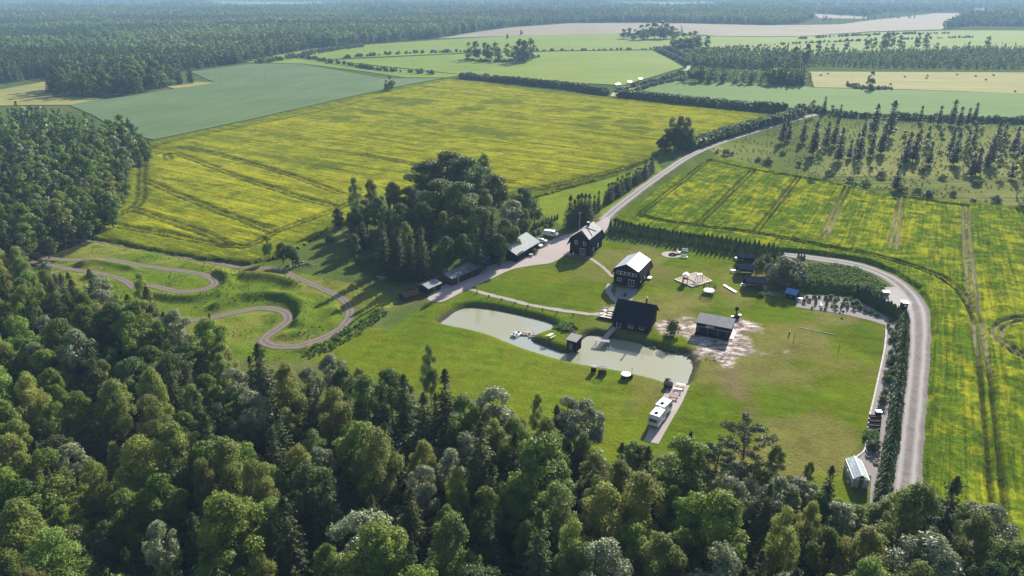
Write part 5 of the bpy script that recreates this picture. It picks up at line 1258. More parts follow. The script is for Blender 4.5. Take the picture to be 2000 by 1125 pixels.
for i, (px, t_, b_) in enumerate([(1310, 228, 290), (1325, 226, 292), (1338, 228, 290), (1300, 262, 295), (1292, 268, 298), (1316, 250, 296), (1346, 262, 292)]):
    x, y, h = dist_h(px, t_, b_)
    tree('birch' if i < 3 else 'oak', x, y, h, ('tall loose tree' if i < 3 else 'low dark bushy tree') + ' at the lane hedge end, %s' % ('left' if px < 1312 else ('centre' if px < 1330 else 'right')), group='trees at the end of the lane hedge', wide=1.2 if i < 3 else 1.3)
# copse left of the cereal field
for i, (x, y) in enumerate(poisson(GP([(95, 183), (120, 188), (200, 191), (270, 184), (330, 170), (378, 164), (370, 158), (300, 160), (200, 168), (110, 172)]), 8.0, 51)):
    px, _ = to_px(np.array([x]), np.array([y])); px = px[0]
    mid('broad' if i % 4 else 'spruce', x, y, RG.uniform(15, 21), '%s of the copse by the cereal field, %s' % ('leafy tree' if i % 4 else 'spruce', 'left end' if px < 180 else ('middle' if px < 280 else 'right end')), 'trees of the copse by the cereal field', wide=1.15)
# the great forests to the horizon
def bigwood(name, px_poly, label, seed):
    g = np.random.default_rng(seed); out = []; A = np.array(px_poly)
    for d0, d1, dm, sc0, sc1 in ((560, 1100, 6.8, 0.85, 1.25), (1100, 2100, 9.5, 0.95, 1.4), (2100, 4000, 17, 1.2, 1.7), (4000, 9000, 34, 1.5, 2.2)):
        n = int((d1 * d1 - d0 * d0) * 0.80 / dm ** 2)
        rr = np.sqrt(g.uniform(d0 * d0, d1 * d1, n)); th = g.uniform(-0.74, 0.74, n)
        X = rr * np.sin(th); Y = rr * np.cos(th); px, py = to_px(X, Y)
        k = inpoly(px, py, px_poly); 
        for q in clearings: k &= ~inpoly(px, py, [(a, b + 1.5) for a, b in q])
        X, Y = X[k], Y[k]
        s = g.uniform(sc0, sc1, len(X)) * (0.8 + 0.45 * fbm(X * 0.006, Y * 0.006, seed, 3))
        cl = fbm(X * 0.004, Y * 0.009, seed + 3, 3) + g.uniform(-.12, .12, len(X))
        pk = np.where(cl < 0.42, g.integers(4, 7, len(X)), np.where(cl < 0.5, 2, np.where(cl < 0.57, g.integers(0, 2, len(X)), 3)))
        out.append(np.stack([X, Y, np.zeros(len(X)), s, pk], 1))
    o = np.concatenate(out); print(name, len(o))
    return scatter(name, o[:, :3], o[:, 3], FARC, label, 'forest', seed, pick=o[:, 4])
bigwood('great_forest', [(-400, 178), (0, 165), (90, 152), (200, 150), (300, 146), (372, 138), (440, 128), (500, 120), (545, 108), (600, 96), (700, 88), (855, 75), (930, 62), (1000, 52), (1110, 45), (1240, 44), (1240, 14), (1000, 13.5), (720, 11), (640, 14.5), (420, 13.5), (420, 13), (640, 14), (720, 10.5), (1000, 13), (1240, 13.5), (1240, -14), (-400, -14)], 'great mixed forest on the left running to the horizon', 61)
bigwood('great_forest', [(1240, 44), (1335, 45), (1500, 49), (1560, 46), (1590, 38), (1590, 27), (1700, 33), (1730, 26), (1830, 24), (1900, 25), (1880, 18), (2200, 20), (2200, -14), (1240, -14), (1240, 13)], 'forest band on the far right horizon', 62)
bigwood('far_wood', [(1840, 57), (1900, 50), (2200, 56), (2200, 22), (1990, 24), (1925, 32), (1870, 44)], 'dark wood at the upper right edge', 63)
band('tree_row', [(1600, 41), (1660, 40), (1740, 36), (1790, 36)], 12, 13, 0.5, 1.0, 'thin row of trees on the tan field', FARC, 64, 'tree row')
# ================================================================== BUILDINGS
def part(mb, name, mat, parent, label=None, kind=None):
    o = mb.build(name, mat, parent)
    if label: o['label'] = label
    if kind: o['kind'] = kind
    return o
def window(par, x, z, w, h, y=0.0, nx=2, nz=1, axis='y', sgn=-1, name='window', frame='offwhite', door=False):
    """framed window on a wall: frame bars proud of the wall, panes and glazing bars as sub-parts"""
    o_ = 0.06
    def bx(mb, a0, z0, a1, z1, d0, d1):
        if axis == 'y': mb.box(a0, y + sgn * d0 if sgn > 0 else y - d1, z0, a1, y + sgn * d1 if sgn > 0 else y - d0, z1)
        else: mb.box(y + (d0 if sgn > 0 else -d1), a0, z0, y + (d1 if sgn > 0 else -d0), a1, z1)
    t = 0.09
    mb = MB()
    bx(mb, x - w / 2 - t, z, x - w / 2, z + h, 0.004, 0.07); bx(mb, x + w / 2, z, x + w / 2 + t, z + h, 0.004, 0.07)
    bx(mb, x - w / 2 - t, z - t, x + w / 2 + t, z, 0.004, 0.09); bx(mb, x - w / 2 - t, z + h, x + w / 2 + t, z + h + t, 0.004, 0.08)
    f = part(mb, name, M[frame], par)
    for i in range(nx):
        a0 = x - w / 2 + w * i / nx; a1 = x - w / 2 + w * (i + 1) / nx
        mb = MB(); bx(mb, a0 + 0.03, z + 0.01, a1 - 0.03, z + h - 0.01, 0.003, 0.02); part(mb, 'pane', M['glass'], f)
        if i: mb = MB(); bx(mb, a0 - 0.035, z, a0 + 0.035, z + h, 0.003, 0.06); part(mb, 'glazing_bar', M[frame], f)
    for k in range(1, nz):
        mb = MB(); zz = z + h * k / nz; bx(mb, x - w / 2, zz - 0.03, x + w / 2, zz + 0.03, 0.021, 0.055); part(mb, 'glazing_bar', M[frame], f)
    if door: mb = MB(); bx(mb, x + 0.08, z + h * 0.45, x + 0.14, z + h * 0.55, 0.07, 0.11); part(mb, 'handle', M['steel'], f)
    return f
def gambrel(name, label, loc, rz, Wd, Ld, zb, xb, zp, ze, xe, wall, up, low, hip=0.0, over=0.35):
    """two-pitched roof: xb,zb the break, zp the ridge, ze/xe the eave; front gable at y=0 faces the viewer"""
    b = thing(name, label, 'house', loc, rz)
    hw = Wd / 2
    prof = [(-hw, 0), (hw, 0), (hw, ze + 0.15), (xb - 0.15, zb - 0.12), (0, zp - 0.16), (-xb + 0.15, zb - 0.12), (-hw, ze + 0.15)]
    part(MB().ext(prof, 0, Ld), 'wall', M[wall], b)
    y0, y1 = -over, Ld + over
    for s in (-1, 1):
        if s < 0: pr = [(-xe, ze), (-xb, zb)]
        else: pr = [(xb, zb), (xe, ze)]
        part(MB().slab(pr, y0, y1, 0.14), 'lower_roof', M[low], b)
        pr = [(-xb - 0.06, zb), (-0.0, zp)] if s < 0 else [(0.0, zp), (xb + 0.06, zb)]
        mb = MB(); th = 0.16
        hy = hip if hip else 0
        # upper slope, its ridge end set back when the gable is half hipped
        x0 = s * (xb + 0.06)
        vs = [(x0, y0, zb), (x0, y1, zb), (0, y1, zp), (0, y0 + hy, zp)] if not hip else [(x0, y0, zb), (x0, y1, zb), (0, y1, zp), (0, y0 + hy, zp)]
        vs = vs + [(v[0], v[1], v[2] - th) for v in vs]
        mb.hexa(vs[4:] + vs[:4]); part(mb, 'roof', M[up], b)
    if hip:
        mb = MB(); vs = [(-xb * 0.98, y0 - 0.02, zb), (xb * 0.98, y0 - 0.02, zb), (0, y0 + hip, zp - 0.01)]; mb.add(vs + [(v[0], v[1] + 0.1, v[2] - 0.2) for v in vs], [(0, 1, 2), (5, 4, 3), (0, 3, 4, 1), (1, 4, 5, 2), (2, 5, 3, 0)])
        part(mb, 'hip_roof', M[low], b)
    for s in (-1, 1):   # verge boards
        for yy in (y0 - 0.03, y1 + 0.03):
            mb = MB(); mb.bar((s * xe, yy, ze - 0.08), (s * xb, yy, zb - 0.08), 0.06, 0.22); mb2 = mb
            part(mb, 'verge_board', M['dark_wood'], b)
            if not (hip and yy < 0):
                mb = MB(); mb.bar((s * xb, yy, zb - 0.1), (0, yy, zp - 0.1), 0.06, 0.2); part(mb, 'verge_board', M['dark_wood'], b)
    return b
# farmhouse with the shingled roof
HA = R(-28)
fh = gambrel('farmhouse', 'dark farmhouse with grey shingled gambrel roof and chimney beside the yard', (21.9, 214.6, 0), R(-27), 6.9, 11.5, 5.9, 3.2, 8.2, 3.2, 4.3, 'dark_wood', 'stone_roof', 'black_metal', hip=1.6)
for x in (-1.3, 1.6): window(fh, x, 3.7, 0.7, 1.15, 0, 1, 2)
window(fh, 1.0, 0.45, 1.7, 2.05, 0, 3, 1, name='door', door=True)
window(fh, 3.3, 1.2, 0.9, 0.9, 3.45, 2, 1, axis='x', sgn=1); window(fh, 7.4, 1.2, 0.9, 0.9, 3.45, 2, 1, axis='x', sgn=1)
ch = part(MB().box(-0.35, 6.6, 7.2, 0.35, 7.3, 9.2), 'chimney', M['char'], fh)
part(MB().box(-0.45, 6.5, 9.2, 0.45, 7.4, 9.34), 'chimney_cap', M['steel'], ch)
part(MB().cyl((0.0, 5.2, 7.9), (0.0, 5.2, 10.6), 0.04, n=6), 'aerial_mast', M['char'], fh)
mb = MB()
for a, c in (((0.3, 5.0, 8.08), (2.9, 3.0, 6.22)), ((0.3, 5.0, 8.08), (2.6, 7.4, 6.45))): mb.bar(a, c, 0.22, 0.1)
part(mb, 'roof_ladder', M['char'], fh)  # dark bars laid on the slope as cast shadows of chimney and mast
tr = thing('terrace', 'dark wooden terrace deck in front of the farmhouse door', 'terrace', (21.9, 214.6, 0), R(-27))
for i in range(14): part(MB().box(-4.2, -3.4 + i * 0.24, 0.22, 4.0, -3.4 + i * 0.24 + 0.22, 0.3), 'deck_board', M['brown_wood'], tr)
part(MB().box(-4.1, -3.35, 0.0, 3.9, -0.05, 0.2), 'deck_base', M['dark_wood'], tr)
mb = MB()
for x in np.arange(-4.1, 4.0, 0.9): mb.box(x, -3.38, 0.3, x + 0.07, -3.31, 1.1)
mb.box(-4.1, -3.4, 1.1, 4.0, -3.3, 1.17); part(mb, 'railing', M['dark_wood'], tr)

for i, (dx, dy, rz_, lab) in enumerate(((-3.2, -2.0, .3, 'white garden chair at the left of the farmhouse terrace'), (-2.3, -2.6, 2.0, 'white garden chair facing the others on the farmhouse terrace'), (-1.7, -1.6, -1.2, 'white garden chair nearest the farmhouse door'))):
    p = (21.9 + dx * math.cos(R(-27)) - dy * math.sin(R(-27)), 214.6 + dx * math.sin(R(-27)) + dy * math.cos(R(-27)), .3)
    t = thing('garden_chair', lab, 'chair', p, rz_, 'white chairs on the farmhouse terrace')
    part(MB().box(-.3, -.3, .4, .3, .3, .46), 'seat', M['offwhite'], t); part(MB().box(-.3, .24, .46, .3, .3, 1.0), 'backrest', M['offwhite'], t)
    for sx in (-.25, .25):
        for sy in (-.25, .25): part(MB().box(sx - .03, sy - .03, 0, sx + .03, sy + .03, .4), 'leg', M['offwhite'], t)
barn = gambrel('gambrel_barn', 'dark barn with bright white metal gambrel roof and a band of windows', (33.1, 188.9, 0), R(-28), 7.6, 10.6, 5.25, 3.55, 7.0, 3.1, 4.5, 'dark_wood', 'white_metal', 'dark_wood', over=0.45)
for s in (-1, 1):
    mb = MB()
    for k in range(18):
        y = -0.3 + k * 0.66; mb.bar((s * 3.55, y, 5.30), (0.02 * s, y, 7.04), 0.05, 0.05)
    part(mb, 'roof_seam', M['white_metal'], barn, kind='stuff')
for i, x in enumerate((-2.35, -1.15, 0.1, 1.35, 2.55)): window(barn, x, 3.55, 1.0, 0.75, 0, 1, 1)
window(barn, -2.0, 1.35, 1.3, 0.75, 0, 2, 1); window(barn, 1.6, 0.35, 1.6, 1.85, 0, 2, 1, name='door', door=True)
window(barn, 5.5, 1.2, 1.0, 1.0, 3.8, 2, 1, axis='x', sgn=1); window(barn, 2.2, 1.2, 1.0, 0.9, 3.8, 2, 1, axis='x', sgn=1)
part(MB().box(3.9, 7.6, 0.5, 5.0, 9.4, 0.62), 'side_table', M['white'], barn)

def gable(name, label, loc, rz, Lx, Dy, ridge, zr, ze_f, ze_b, wall, roof, over=0.4, cat='house', gable_wall=None):
    """ridge runs along x; front eave at y=0, back at y=Dy"""
    b = thing(name, label, cat, loc, rz)
    def ext_x(prof, x0, x1):
        m_ = MB(); n_ = len(prof); vs = [(x0, y, z) for y, z in prof] + [(x1, y, z) for y, z in prof]
        return m_.add(vs, [tuple(range(n_))[::-1], tuple(range(n_, 2 * n_))] + [(i, (i + 1) % n_, n_ + (i + 1) % n_, n_ + i) for i in range(n_)])
    part(ext_x([(0, 0), (Dy, 0), (Dy, ze_b - 0.05), (ridge, zr - 0.16), (0, ze_f - 0.05)], 0, Lx), 'wall', M[wall], b)
    sl = lambda a, c, nm: part(ext_x([a, c, (c[0], c[1] + 0.12), (a[0], a[1] + 0.12)], -over, Lx + over), nm, M[roof], b)
    kf = (zr - ze_f) / max(ridge, 0.01)
    sl((-over * 1.3, ze_f - kf * over * 1.3), (ridge, zr), 'roof')
    if Dy - ridge > 0.3:
        kb = (zr - ze_b) / (Dy - ridge); sl((ridge, zr), (Dy + over, ze_b - kb * over), 'roof')
    for x in (-over - 0.04, Lx + over + 0.04):
        part(MB().bar((x, -over * 1.3, ze_f - kf * over * 1.3), (x, ridge, zr), 0.06, 0.2), 'verge_board', M['char'], b)
        if Dy - ridge > 0.3: part(MB().bar((x, Dy + over, ze_b - kb * over), (x, ridge, zr), 0.06, 0.2), 'verge_board', M['char'], b)
    return b
RS = R(-24.8)
def off(base, rz, dx, dy, z=0): return (base[0] + dx * math.cos(rz) - dy * math.sin(rz), base[1] + dx * math.sin(rz) + dy * math.cos(rz), z)
# sauna house: ridge left (27.4,166.2) right (36.4,162)
sb0 = off((27.6, 166.4), RS, 0.3, -4.9)
sauna = gable('sauna_house', 'black-roofed timber sauna house by the pond with a steel chimney', sb0, RS, 9.1, 8.4, 4.9, 6.0, 2.5, 3.2, 'dark_wood', 'black_metal', 0.5)
window(sauna, 4.6, 0.9, 1.1, 1.2, 0, 2, 1); window(sauna, 7.4, 1.0, 0.9, 0.9, 0, 1, 1); window(sauna, 1.5, 0.3, 0.95, 2.0, 0, 1, 1, name='door', door=True)
window(sauna, 3.2, 3.6, 0.8, 0.9, 9.1, 1, 1, axis='x', sgn=1)
chs = part(MB().cyl((7.0, 4.9, 5.8), (7.0, 4.9, 7.5), 0.2, n=10), 'chimney', M['char'], sauna)
part(MB().lathe([(0.0, 7.95), (0.28, 7.8), (0.28, 7.5), (0.1, 7.45)], 10, (7.0, 4.9)), 'chimney_cowl', M['white'], chs)
# deck, raised on posts, with the jetty down to the water
dk = thing('sun_deck', 'pale sunlit deck at the left end of the sauna house', 'deck', off((22.9, 168.3), RS, 0, 0), RS)
for i in range(20): part(MB().box(0.0, -0.9 + i * 0.24, 0.55, 5.3, -0.9 + i * 0.24 + 0.22, 0.62), 'deck_board', M['pale_wood'], dk)
part(MB().box(0.02, -0.88, 0.35, 5.28, 3.85, 0.54), 'deck_frame', M['brown_wood'], dk)
for x in (0.1, 2.6, 5.1):
    for y in (-0.8, 3.6): part(MB().box(x, y, -0.6, x + 0.12, y + 0.12, 0.35), 'post', M['brown_wood'], dk)
for i in range(5): part(MB().box(5.35, -0.9 + i * 0.24, 0.45, 8.6, -0.9 + i * 0.24 + 0.22, 0.52), 'deck_board', M['brown_wood'], dk)
a_ = off((22.9, 168.3), RS, 0, 0)
JE = G(1178, 663, 0.05) + (0.05,)
jt = thing('jetty', 'narrow wooden jetty with a cross platform reaching into the pond', 'jetty', JE, 0)
A_ = Vector(G(1207, 633, 0.35) + (0.35,)) - Vector(JE); n_ = 26
dA = A_.normalized(); pn = Vector((-dA.y, dA.x, 0)).normalized()
for i in range(n_):
    c = A_ * ((i + 0.5) / n_); h_ = A_.length / n_ * 0.46
    v = [c - dA * h_ - pn * 0.65, c - dA * h_ + pn * 0.65, c + dA * h_ + pn * 0.65, c + dA * h_ - pn * 0.65]
    part(MB().hexa([p - Vector((0, 0, .05)) for p in v] + v), 'plank', M['grey_wood'], jt)
for i in range(8):
    part(MB().box(-1.9 + i * 0.45, -1.2, -0.02, -1.9 + i * 0.45 + 0.42, -0.02, 0.04), 'platform_plank', M['grey_wood'], jt).rotation_euler = (0, 0, R(-14))
for s in (-0.6, 0.6): part(MB().bar(pn * s + Vector((0, 0, -.1)), A_ + pn * s + Vector((0, 0, -.1)), 0.1, 0.12), 'beam', M['brown_wood'], jt)
for x, y in ((-1.8, -0.8), (1.3, -1.4), (-1.7, 0.3), (1.5, -0.5), (1.8, 3.2), (3.0, 5.6)): part(MB().cyl((x, y, -1.9), (x, y, -0.02), 0.07, n=6), 'pile', M['brown_wood'], jt)
# stage shed with lettering
bs = off((45.7, 158.5), R(-25.7), 0.35, 0.45)
stg = gable('stage_shed', 'dark open-fronted stage shed with ribbed grey roof standing on bare earth', bs, R(-25.7), 8.2, 5.2, 5.19, 3.35, 3.1, 3.25, 'dark_wood', 'grey_metal', 0.4, cat='shed')
mb = MB()
for k in range(22): x = -0.35 + k * 0.424; mb.bar((x, -0.5, 3.22), (x, 5.15, 3.5), 0.05, 0.07)
part(mb, 'roof_rib', M['grey_metal'], stg, kind='stuff')
part(MB().box(0.6, -0.03, 0.25, 7.6, 0.02, 2.0), 'opening_shade', M['char'], stg)  # dark panel on the solid wall, standing for shade inside the front
part(MB().box(-0.1, -1.1, 0.0, 8.3, -0.1, 0.35), 'front_step', M['dark_wood'], stg)
part(MB().box(-0.05, -0.1, 1.95, 8.25, -0.03, 2.1), 'lintel_rail', M['grey_wood'], stg)
for x in (0.5, 2.9, 5.3, 7.6): part(MB().box(x, -0.12, 0.35, x + 0.12, -0.04, 1.95), 'post', M['brown_wood'], stg)
fc = bpy.data.curves.new('sign', 'FONT'); fc.body = 'ASRVLI'; fc.size = 0.66; fc.extrude = 0.03; fc.offset = 0.02; fc.align_x = 'CENTER'
tmp = bpy.data.objects.new('tmp', fc); C.objects.link(tmp); dg = bpy.context.evaluated_depsgraph_get()
me = bpy.data.meshes.new_from_object(tmp.evaluated_get(dg)); bpy.data.objects.remove(tmp); me.materials.clear(); me.materials.append(M['white'])
o = link('sign_lettering', me, stg); o.rotation_euler = (R(90), 0, 0); o.location = (3.3, -0.10, 2.22)
part(MB().box(8.3, 0.3, 0.05, 9.2, 4.6, 0.14), 'side_ramp', M['pale_wood'], stg)
# carport and low sheds by the grove
cp = gable('carport', 'open shed with a pale grey sheet roof between the grove and the yard', (1.3, 207.9, 0), R(59.3), 14.4, 4.7, 4.69, 5.0, 2.85, 2.9, 'dark_wood', 'fibre_roof', 0.45, cat='shed')
for i in range(4): part(MB().box(1.2 + i * 3.3, -0.03, 0.1, 3.9 + i * 3.3, 0.02, 2.3), 'opening_shade', M['char'], cp)  # dark panels in place of the shaded bays
mb = MB()
for i in range(9): part(MB().box(0.2 + i * 0.42, -0.5, 2.86, 0.42 + i * 0.42, -0.2, 2.98), 'snow_guard', M['char'], cp)
s1 = gable('long_shed', 'long low shed with dull tin roof in the grove shade', (-17.4, 188.9, 0), R(51), 8.6, 3.5, 3.49, 3.0, 2.35, 2.3, 'red_wood', 'dull_roof', 0.3, cat='shed')
part(MB().box(2.6, -0.06, 0.0, 2.75, 0.0, 2.2), 'door_post', M['offwhite'], s1)
for i in range(3): part(MB().box(3.2 + i * 1.7, -0.03, 0.1, 4.5 + i * 1.7, 0.02, 2.0), 'opening_shade', M['char'], s1)  # dark panels on the closed wall for the shade of open bays
s2 = gable('small_shed', 'short higher shed joined to the right end of the long low shed', (-11.9, 195.4, 0), R(51), 3.9, 4.1, 4.09, 3.2, 2.6, 2.6, 'red_wood', 'dull_roof', 0.3, cat='shed')
part(MB().box(0.6, -0.03, 0.1, 3.2, 0.02, 2.1), 'opening_shade', M['char'], s2)  # dark panel instead of a shaded doorway
s3 = gable('store_shed', 'lower shed with greenish tin roof left of the long low shed', (-23.6, 182.6, 0), R(52), 5.0, 4.1, 2.0, 2.6, 2.0, 1.9, 'dark_wood', 'dull_roof', 0.3, cat='shed')
window(s3, 2.5, 0.2, 0.9, 1.6, 0, 1, 1, name='door', frame='grey_wood')
s4 = gable('ruined_shed', 'half-collapsed plank shed at the left end of the low sheds', (-29.5, 178.0, 0), R(38), 6.4, 3.4, 1.6, 1.9, 1.2, 1.0, 'red_wood', 'dark_wood', 0.2, cat='shed')
lr = thing('blue_trailer', 'blue box trailer parked behind the low sheds', 'trailer', (-10.9, 204.6, 0), R(10))
part(MB().box(0, 0, 0.7, 4.2, 2.2, 2.9), 'box_body', M['blue_paint'], lr); part(MB().box(0.1, 0.1, 0.5, 4.1, 2.1, 0.7), 'chassis', M['char'], lr)
part(MB().bar((1.2, 1.6, 2.96), (4.0, 0.6, 2.96), 0.12, 0.1), 'roof_rail', M['white'], lr)
for x in (1.0, 3.0):
    for y in (0.0, 2.0): part(MB().cyl((x, y - 0.05, 0.42), (x, y + 0.2, 0.42), 0.42, n=14), 'wheel', M['rubber'], lr)
part(MB().bar((0, 1.1, 0.6), (-1.3, 1.1, 0.5), 0.1), 'drawbar', M['steel'], lr)
# island hut
ih = gable('island_hut', 'tall narrow plank hut with a grey roof on the pond island', (13.2, 150.9, zat(13.5, 151.5) - 0.1), R(-33), 2.5, 2.8, 2.79, 3.3, 2.9, 2.9, 'dark_wood', 'grey_wood', 0.25, cat='hut')
window(ih, 1.1, 0.2, 0.8, 1.8, 0, 1, 1, name='door', frame='brown_wood')
# blue roofed hut
x, y = G(1534, 583)
bh = gable('garden_hut', 'tiny dark hut with blue roof under the big willow', (x, y, 0), R(-38), 2.6, 2.8, 1.4, 2.7, 2.0, 2.0, 'dark_wood', 'blue_roof', 0.35, cat='hut')
window(bh, 1.2, 0.9, 0.7, 0.8, 0, 1, 1, frame='brown_wood')
# pergolas
def pergola(px, py, w, d, label, rz=R(-8), z=2.6):
    x, y = G(px, py, z); t = thing('pergola', label, 'pergola', (x, y, 0), rz, 'flat black pergolas by the willow')
    part(MB().box(-w / 2, -d / 2, z - 0.16, w / 2, d / 2, z), 'roof', M['black_metal'], t)
    for sx in (-1, 1):
        for sy in (-1, 1): part(MB().box(sx * (w / 2 - 0.2) - 0.07, sy * (d / 2 - 0.2) - 0.07, 0, sx * (w / 2 - 0.2) + 0.07, sy * (d / 2 - 0.2) + 0.07, z - 0.16), 'post', M['char'], t)
    part(MB().box(-w / 2 + .2, d / 2 - 0.25, 0.1, w / 2 - .2, d / 2 - 0.2, z - 0.2), 'back_screen', M['dark_wood'], t)
pergola(1460, 499, 5.6, 4.6, 'black flat-roofed pergola nearest the thuja row'); pergola(1458, 521, 5.4, 4.8, 'black flat-roofed pergola in the middle of three'); pergola(1476, 546, 6.0, 5.2, 'black flat-roofed pergola nearest the willow hut')

# greenhouse
gx, gy = G(1663, 952); gr = R(-11)
gh = thing('greenhouse', 'glass greenhouse with white frame at the foot of the planted strip', 'greenhouse', (gx, gy, 0), gr)
Wg, Lg, ze, zr = 2.6, 5.6, 1.9, 2.75
fr = MB()
for y in np.linspace(0, Lg, 8):
    for x in (0, Wg): fr.box(x - 0.03, y - 0.03, 0, x + 0.03, y + 0.03, ze)
    fr.bar((0, y, ze), (Wg / 2, y, zr), 0.06); fr.bar((Wg, y, ze), (Wg / 2, y, zr), 0.06)
for x, z in ((0, ze), (Wg, ze), (Wg / 2, zr), (0, 0.05), (Wg, 0.05), (0, 1.0), (Wg, 1.0)): fr.bar((x, 0, z), (x, Lg, z), 0.07)
for t in (0.33, 0.66):
    fr.bar((Wg / 2 * t, 0, ze + (zr - ze) * t), (Wg / 2 * t, Lg, ze + (zr - ze) * t), 0.04); fr.bar((Wg - Wg / 2 * t, 0, ze + (zr - ze) * t), (Wg - Wg / 2 * t, Lg, ze + (zr - ze) * t), 0.04)
for y in (0, Lg):
    fr.box(0, y - .03, ze - .03, Wg, y + .03, ze + .03); fr.box(Wg / 2 - 0.5, y - .035, 0, Wg / 2 - 0.44, y + .035, 2.2); fr.box(Wg / 2 + 0.44, y - .035, 0, Wg / 2 + 0.5, y + .035, 2.2)
part(fr, 'frame', M['white'], gh)
for i in range(7):
    ya, yb = Lg * i / 7 + 0.04, Lg * (i + 1) / 7 - 0.04
    for s in (0, 1):
        for k in range(3):
            t0, t1 = k / 3 + 0.01, (k + 1) / 3 - 0.01
            fx = (lambda t: Wg / 2 * t) if s == 0 else (lambda t: Wg - Wg / 2 * t)
            v = [(fx(t0), ya, ze + (zr - ze) * t0), (fx(t1), ya, ze + (zr - ze) * t1), (fx(t1), yb, ze + (zr - ze) * t1), (fx(t0), yb, ze + (zr - ze) * t0)]
            part(MB().hexa([(p[0], p[1], p[2] + 0.03) for p in v] + [(p[0], p[1], p[2] + 0.045) for p in v]), 'roof_pane', M['ghglass'], gh)
        X = 0 if s == 0 else Wg
        part(MB().box(X - 0.008, ya, 0.1, X + 0.008, yb, 0.96), 'pane', M['ghglass'], gh); part(MB().box(X - 0.008, ya, 1.04, X + 0.008, yb, ze - 0.04), 'pane', M['ghglass'], gh)
for y in (0, Lg):
    for x0_, x1_ in ((0.04, Wg / 2 - 0.51), (Wg / 2 + 0.51, Wg - 0.04)): part(MB().box(x0_, y - 0.008, 0.1, x1_, y + 0.008, ze - 0.05), 'pane', M['ghglass'], gh)
dd = part(MB().box(Wg / 2 - 0.42, -0.02, 0.05, Wg / 2 + 0.42, 0.01, 2.1), 'door', M['brown_wood'], gh); part(MB().box(Wg / 2 + 0.3, -0.07, 1.0, Wg / 2 + 0.35, -0.02, 1.1), 'handle', M['steel'], dd)
part(MB().box(0.1, 0.2, 0, 0.8, Lg - 0.2, 0.35), 'planting_bed', M['soil'], gh); part(MB().box(1.8, 0.2, 0, 2.5, Lg - 0.2, 0.35), 'planting_bed', M['soil'], gh)
P = [off((gx, gy), gr, a, b) for a in (0.3, 0.6, 2.0, 2.3) for b in np.linspace(0.5, 5.2, 9)]
scatter('greenhouse_plants', [(p[0], p[1], 0.2) for p in P], [0.75] * len(P), WEEDC, 'green plants growing inside the greenhouse', 'plants')

# ================================================================== VEHICLES AND BOATS
def wheels(t, xs, ys, r, w=0.2):
    for x in xs:
        for y in ys:
            q = part(MB().cyl((x, y - w / 2, r), (x, y + w / 2, r), r, n=14), 'wheel', M['rubber'], t)
            part(MB().cyl((x, y - w / 2 - .01, r), (x, y + w / 2 + .01, r), r * 0.55, n=10), 'rim', M['steel'], q)
def car_body(prof, W_, name, mat, t, taper=0.12):
    """side profile (x,z) swept across, drawn in towards the roof"""
    mb = MB(); zs = [p[1] for p in prof]; zm = max(zs); zl = 0.95
    n = len(prof); vs = []
    for s in (-1, 1):
        for x, z in prof: vs.append((x, s * (W_ / 2 - (taper * max(0, (z - zl) / (zm - zl)))), z))
    mb.add(vs, [tuple(range(n)), tuple(range(n, 2 * n))[::-1]] + [((i + 1) % n, i, n + i, n + (i + 1) % n) for i in range(n)])
    return part(mb, name, mat, t)
def side_glass(t, pts, W_, taper, zl, zm):
    for s in (-1, 1):
        v = []
        for o_ in (0.004, 0.02):
            v += [(x, s * (W_ / 2 - taper * max(0, (z - zl) / (zm - zl)) + o_), z) for x, z in pts]
        n = len(pts)
        part(MB().add(v, [tuple(range(n)), tuple(range(n, 2 * n))[::-1]] + [((i + 1) % n, i, n + i, n + (i + 1) % n) for i in range(n)]), 'side_window', M['glass'], t)
vx, vy = G(1076, 461)
van = thing('panel_van', 'white panel van parked at the top of the yard', 'van', (vx, vy, 0.06), R(-22))
car_body([(-2.6, 0.35), (-2.65, 1.0), (-2.55, 1.95), (-2.4, 2.02), (0.95, 2.02), (1.25, 1.9), (1.85, 1.18), (2.6, 0.98), (2.68, 0.7), (2.62, 0.35)], 2.0, 'body', M['white'], van)
part(MB().hexa([(1.28, -0.82, 1.86), (1.28, 0.82, 1.86), (1.84, 0.92, 1.2), (1.84, -0.92, 1.2), (1.31, -0.82, 1.89), (1.31, 0.82, 1.89), (1.88, 0.92, 1.22), (1.88, -0.92, 1.22)]), 'windscreen', M['glass'], van)
side_glass(van, [(0.35, 1.25), (1.6, 1.25), (1.15, 1.8), (0.35, 1.8)], 2.0, 0.12, 0.95, 2.02)
for y in (-0.7, 0.7): part(MB().box(2.62, y - 0.2, 0.68, 2.7, y + 0.2, 0.86), 'headlight', M['steel'], van)
part(MB().box(2.6, -0.95, 0.34, 2.74, 0.95, 0.55), 'bumper', M['rubber'], van); wheels(van, (-1.6, 1.7), (-0.9, 0.9), 0.33)
cxx, cyy = G(1057, 474)
car = thing('parked_car', 'silver car parked between the van and the carport', 'car', (cxx, cyy, 0.06), R(-10))
cprof = [(-2.15, 0.35), (-2.2, 0.75), (-2.05, 0.95), (-1.55, 1.3), (-1.2, 1.42), (0.3, 1.42), (0.6, 1.32), (1.15, 0.95), (2.0, 0.8), (2.15, 0.6), (2.1, 0.35)]
car_body(cprof, 1.75, 'body', M['silver'], car, 0.2)
side_glass(car, [(-1.7, 0.98), (0.95, 0.98), (0.5, 1.3), (-1.35, 1.33)], 1.75, 0.2, 0.95, 1.42)
part(MB().hexa([(0.62, -0.66, 1.31), (0.62, 0.66, 1.31), (1.14, 0.8, 0.97), (1.14, -0.8, 0.97), (0.65, -0.66, 1.34), (0.65, 0.66, 1.34), (1.17, 0.8, 1.0), (1.17, -0.8, 1.0)]), 'windscreen', M['glass'], car)
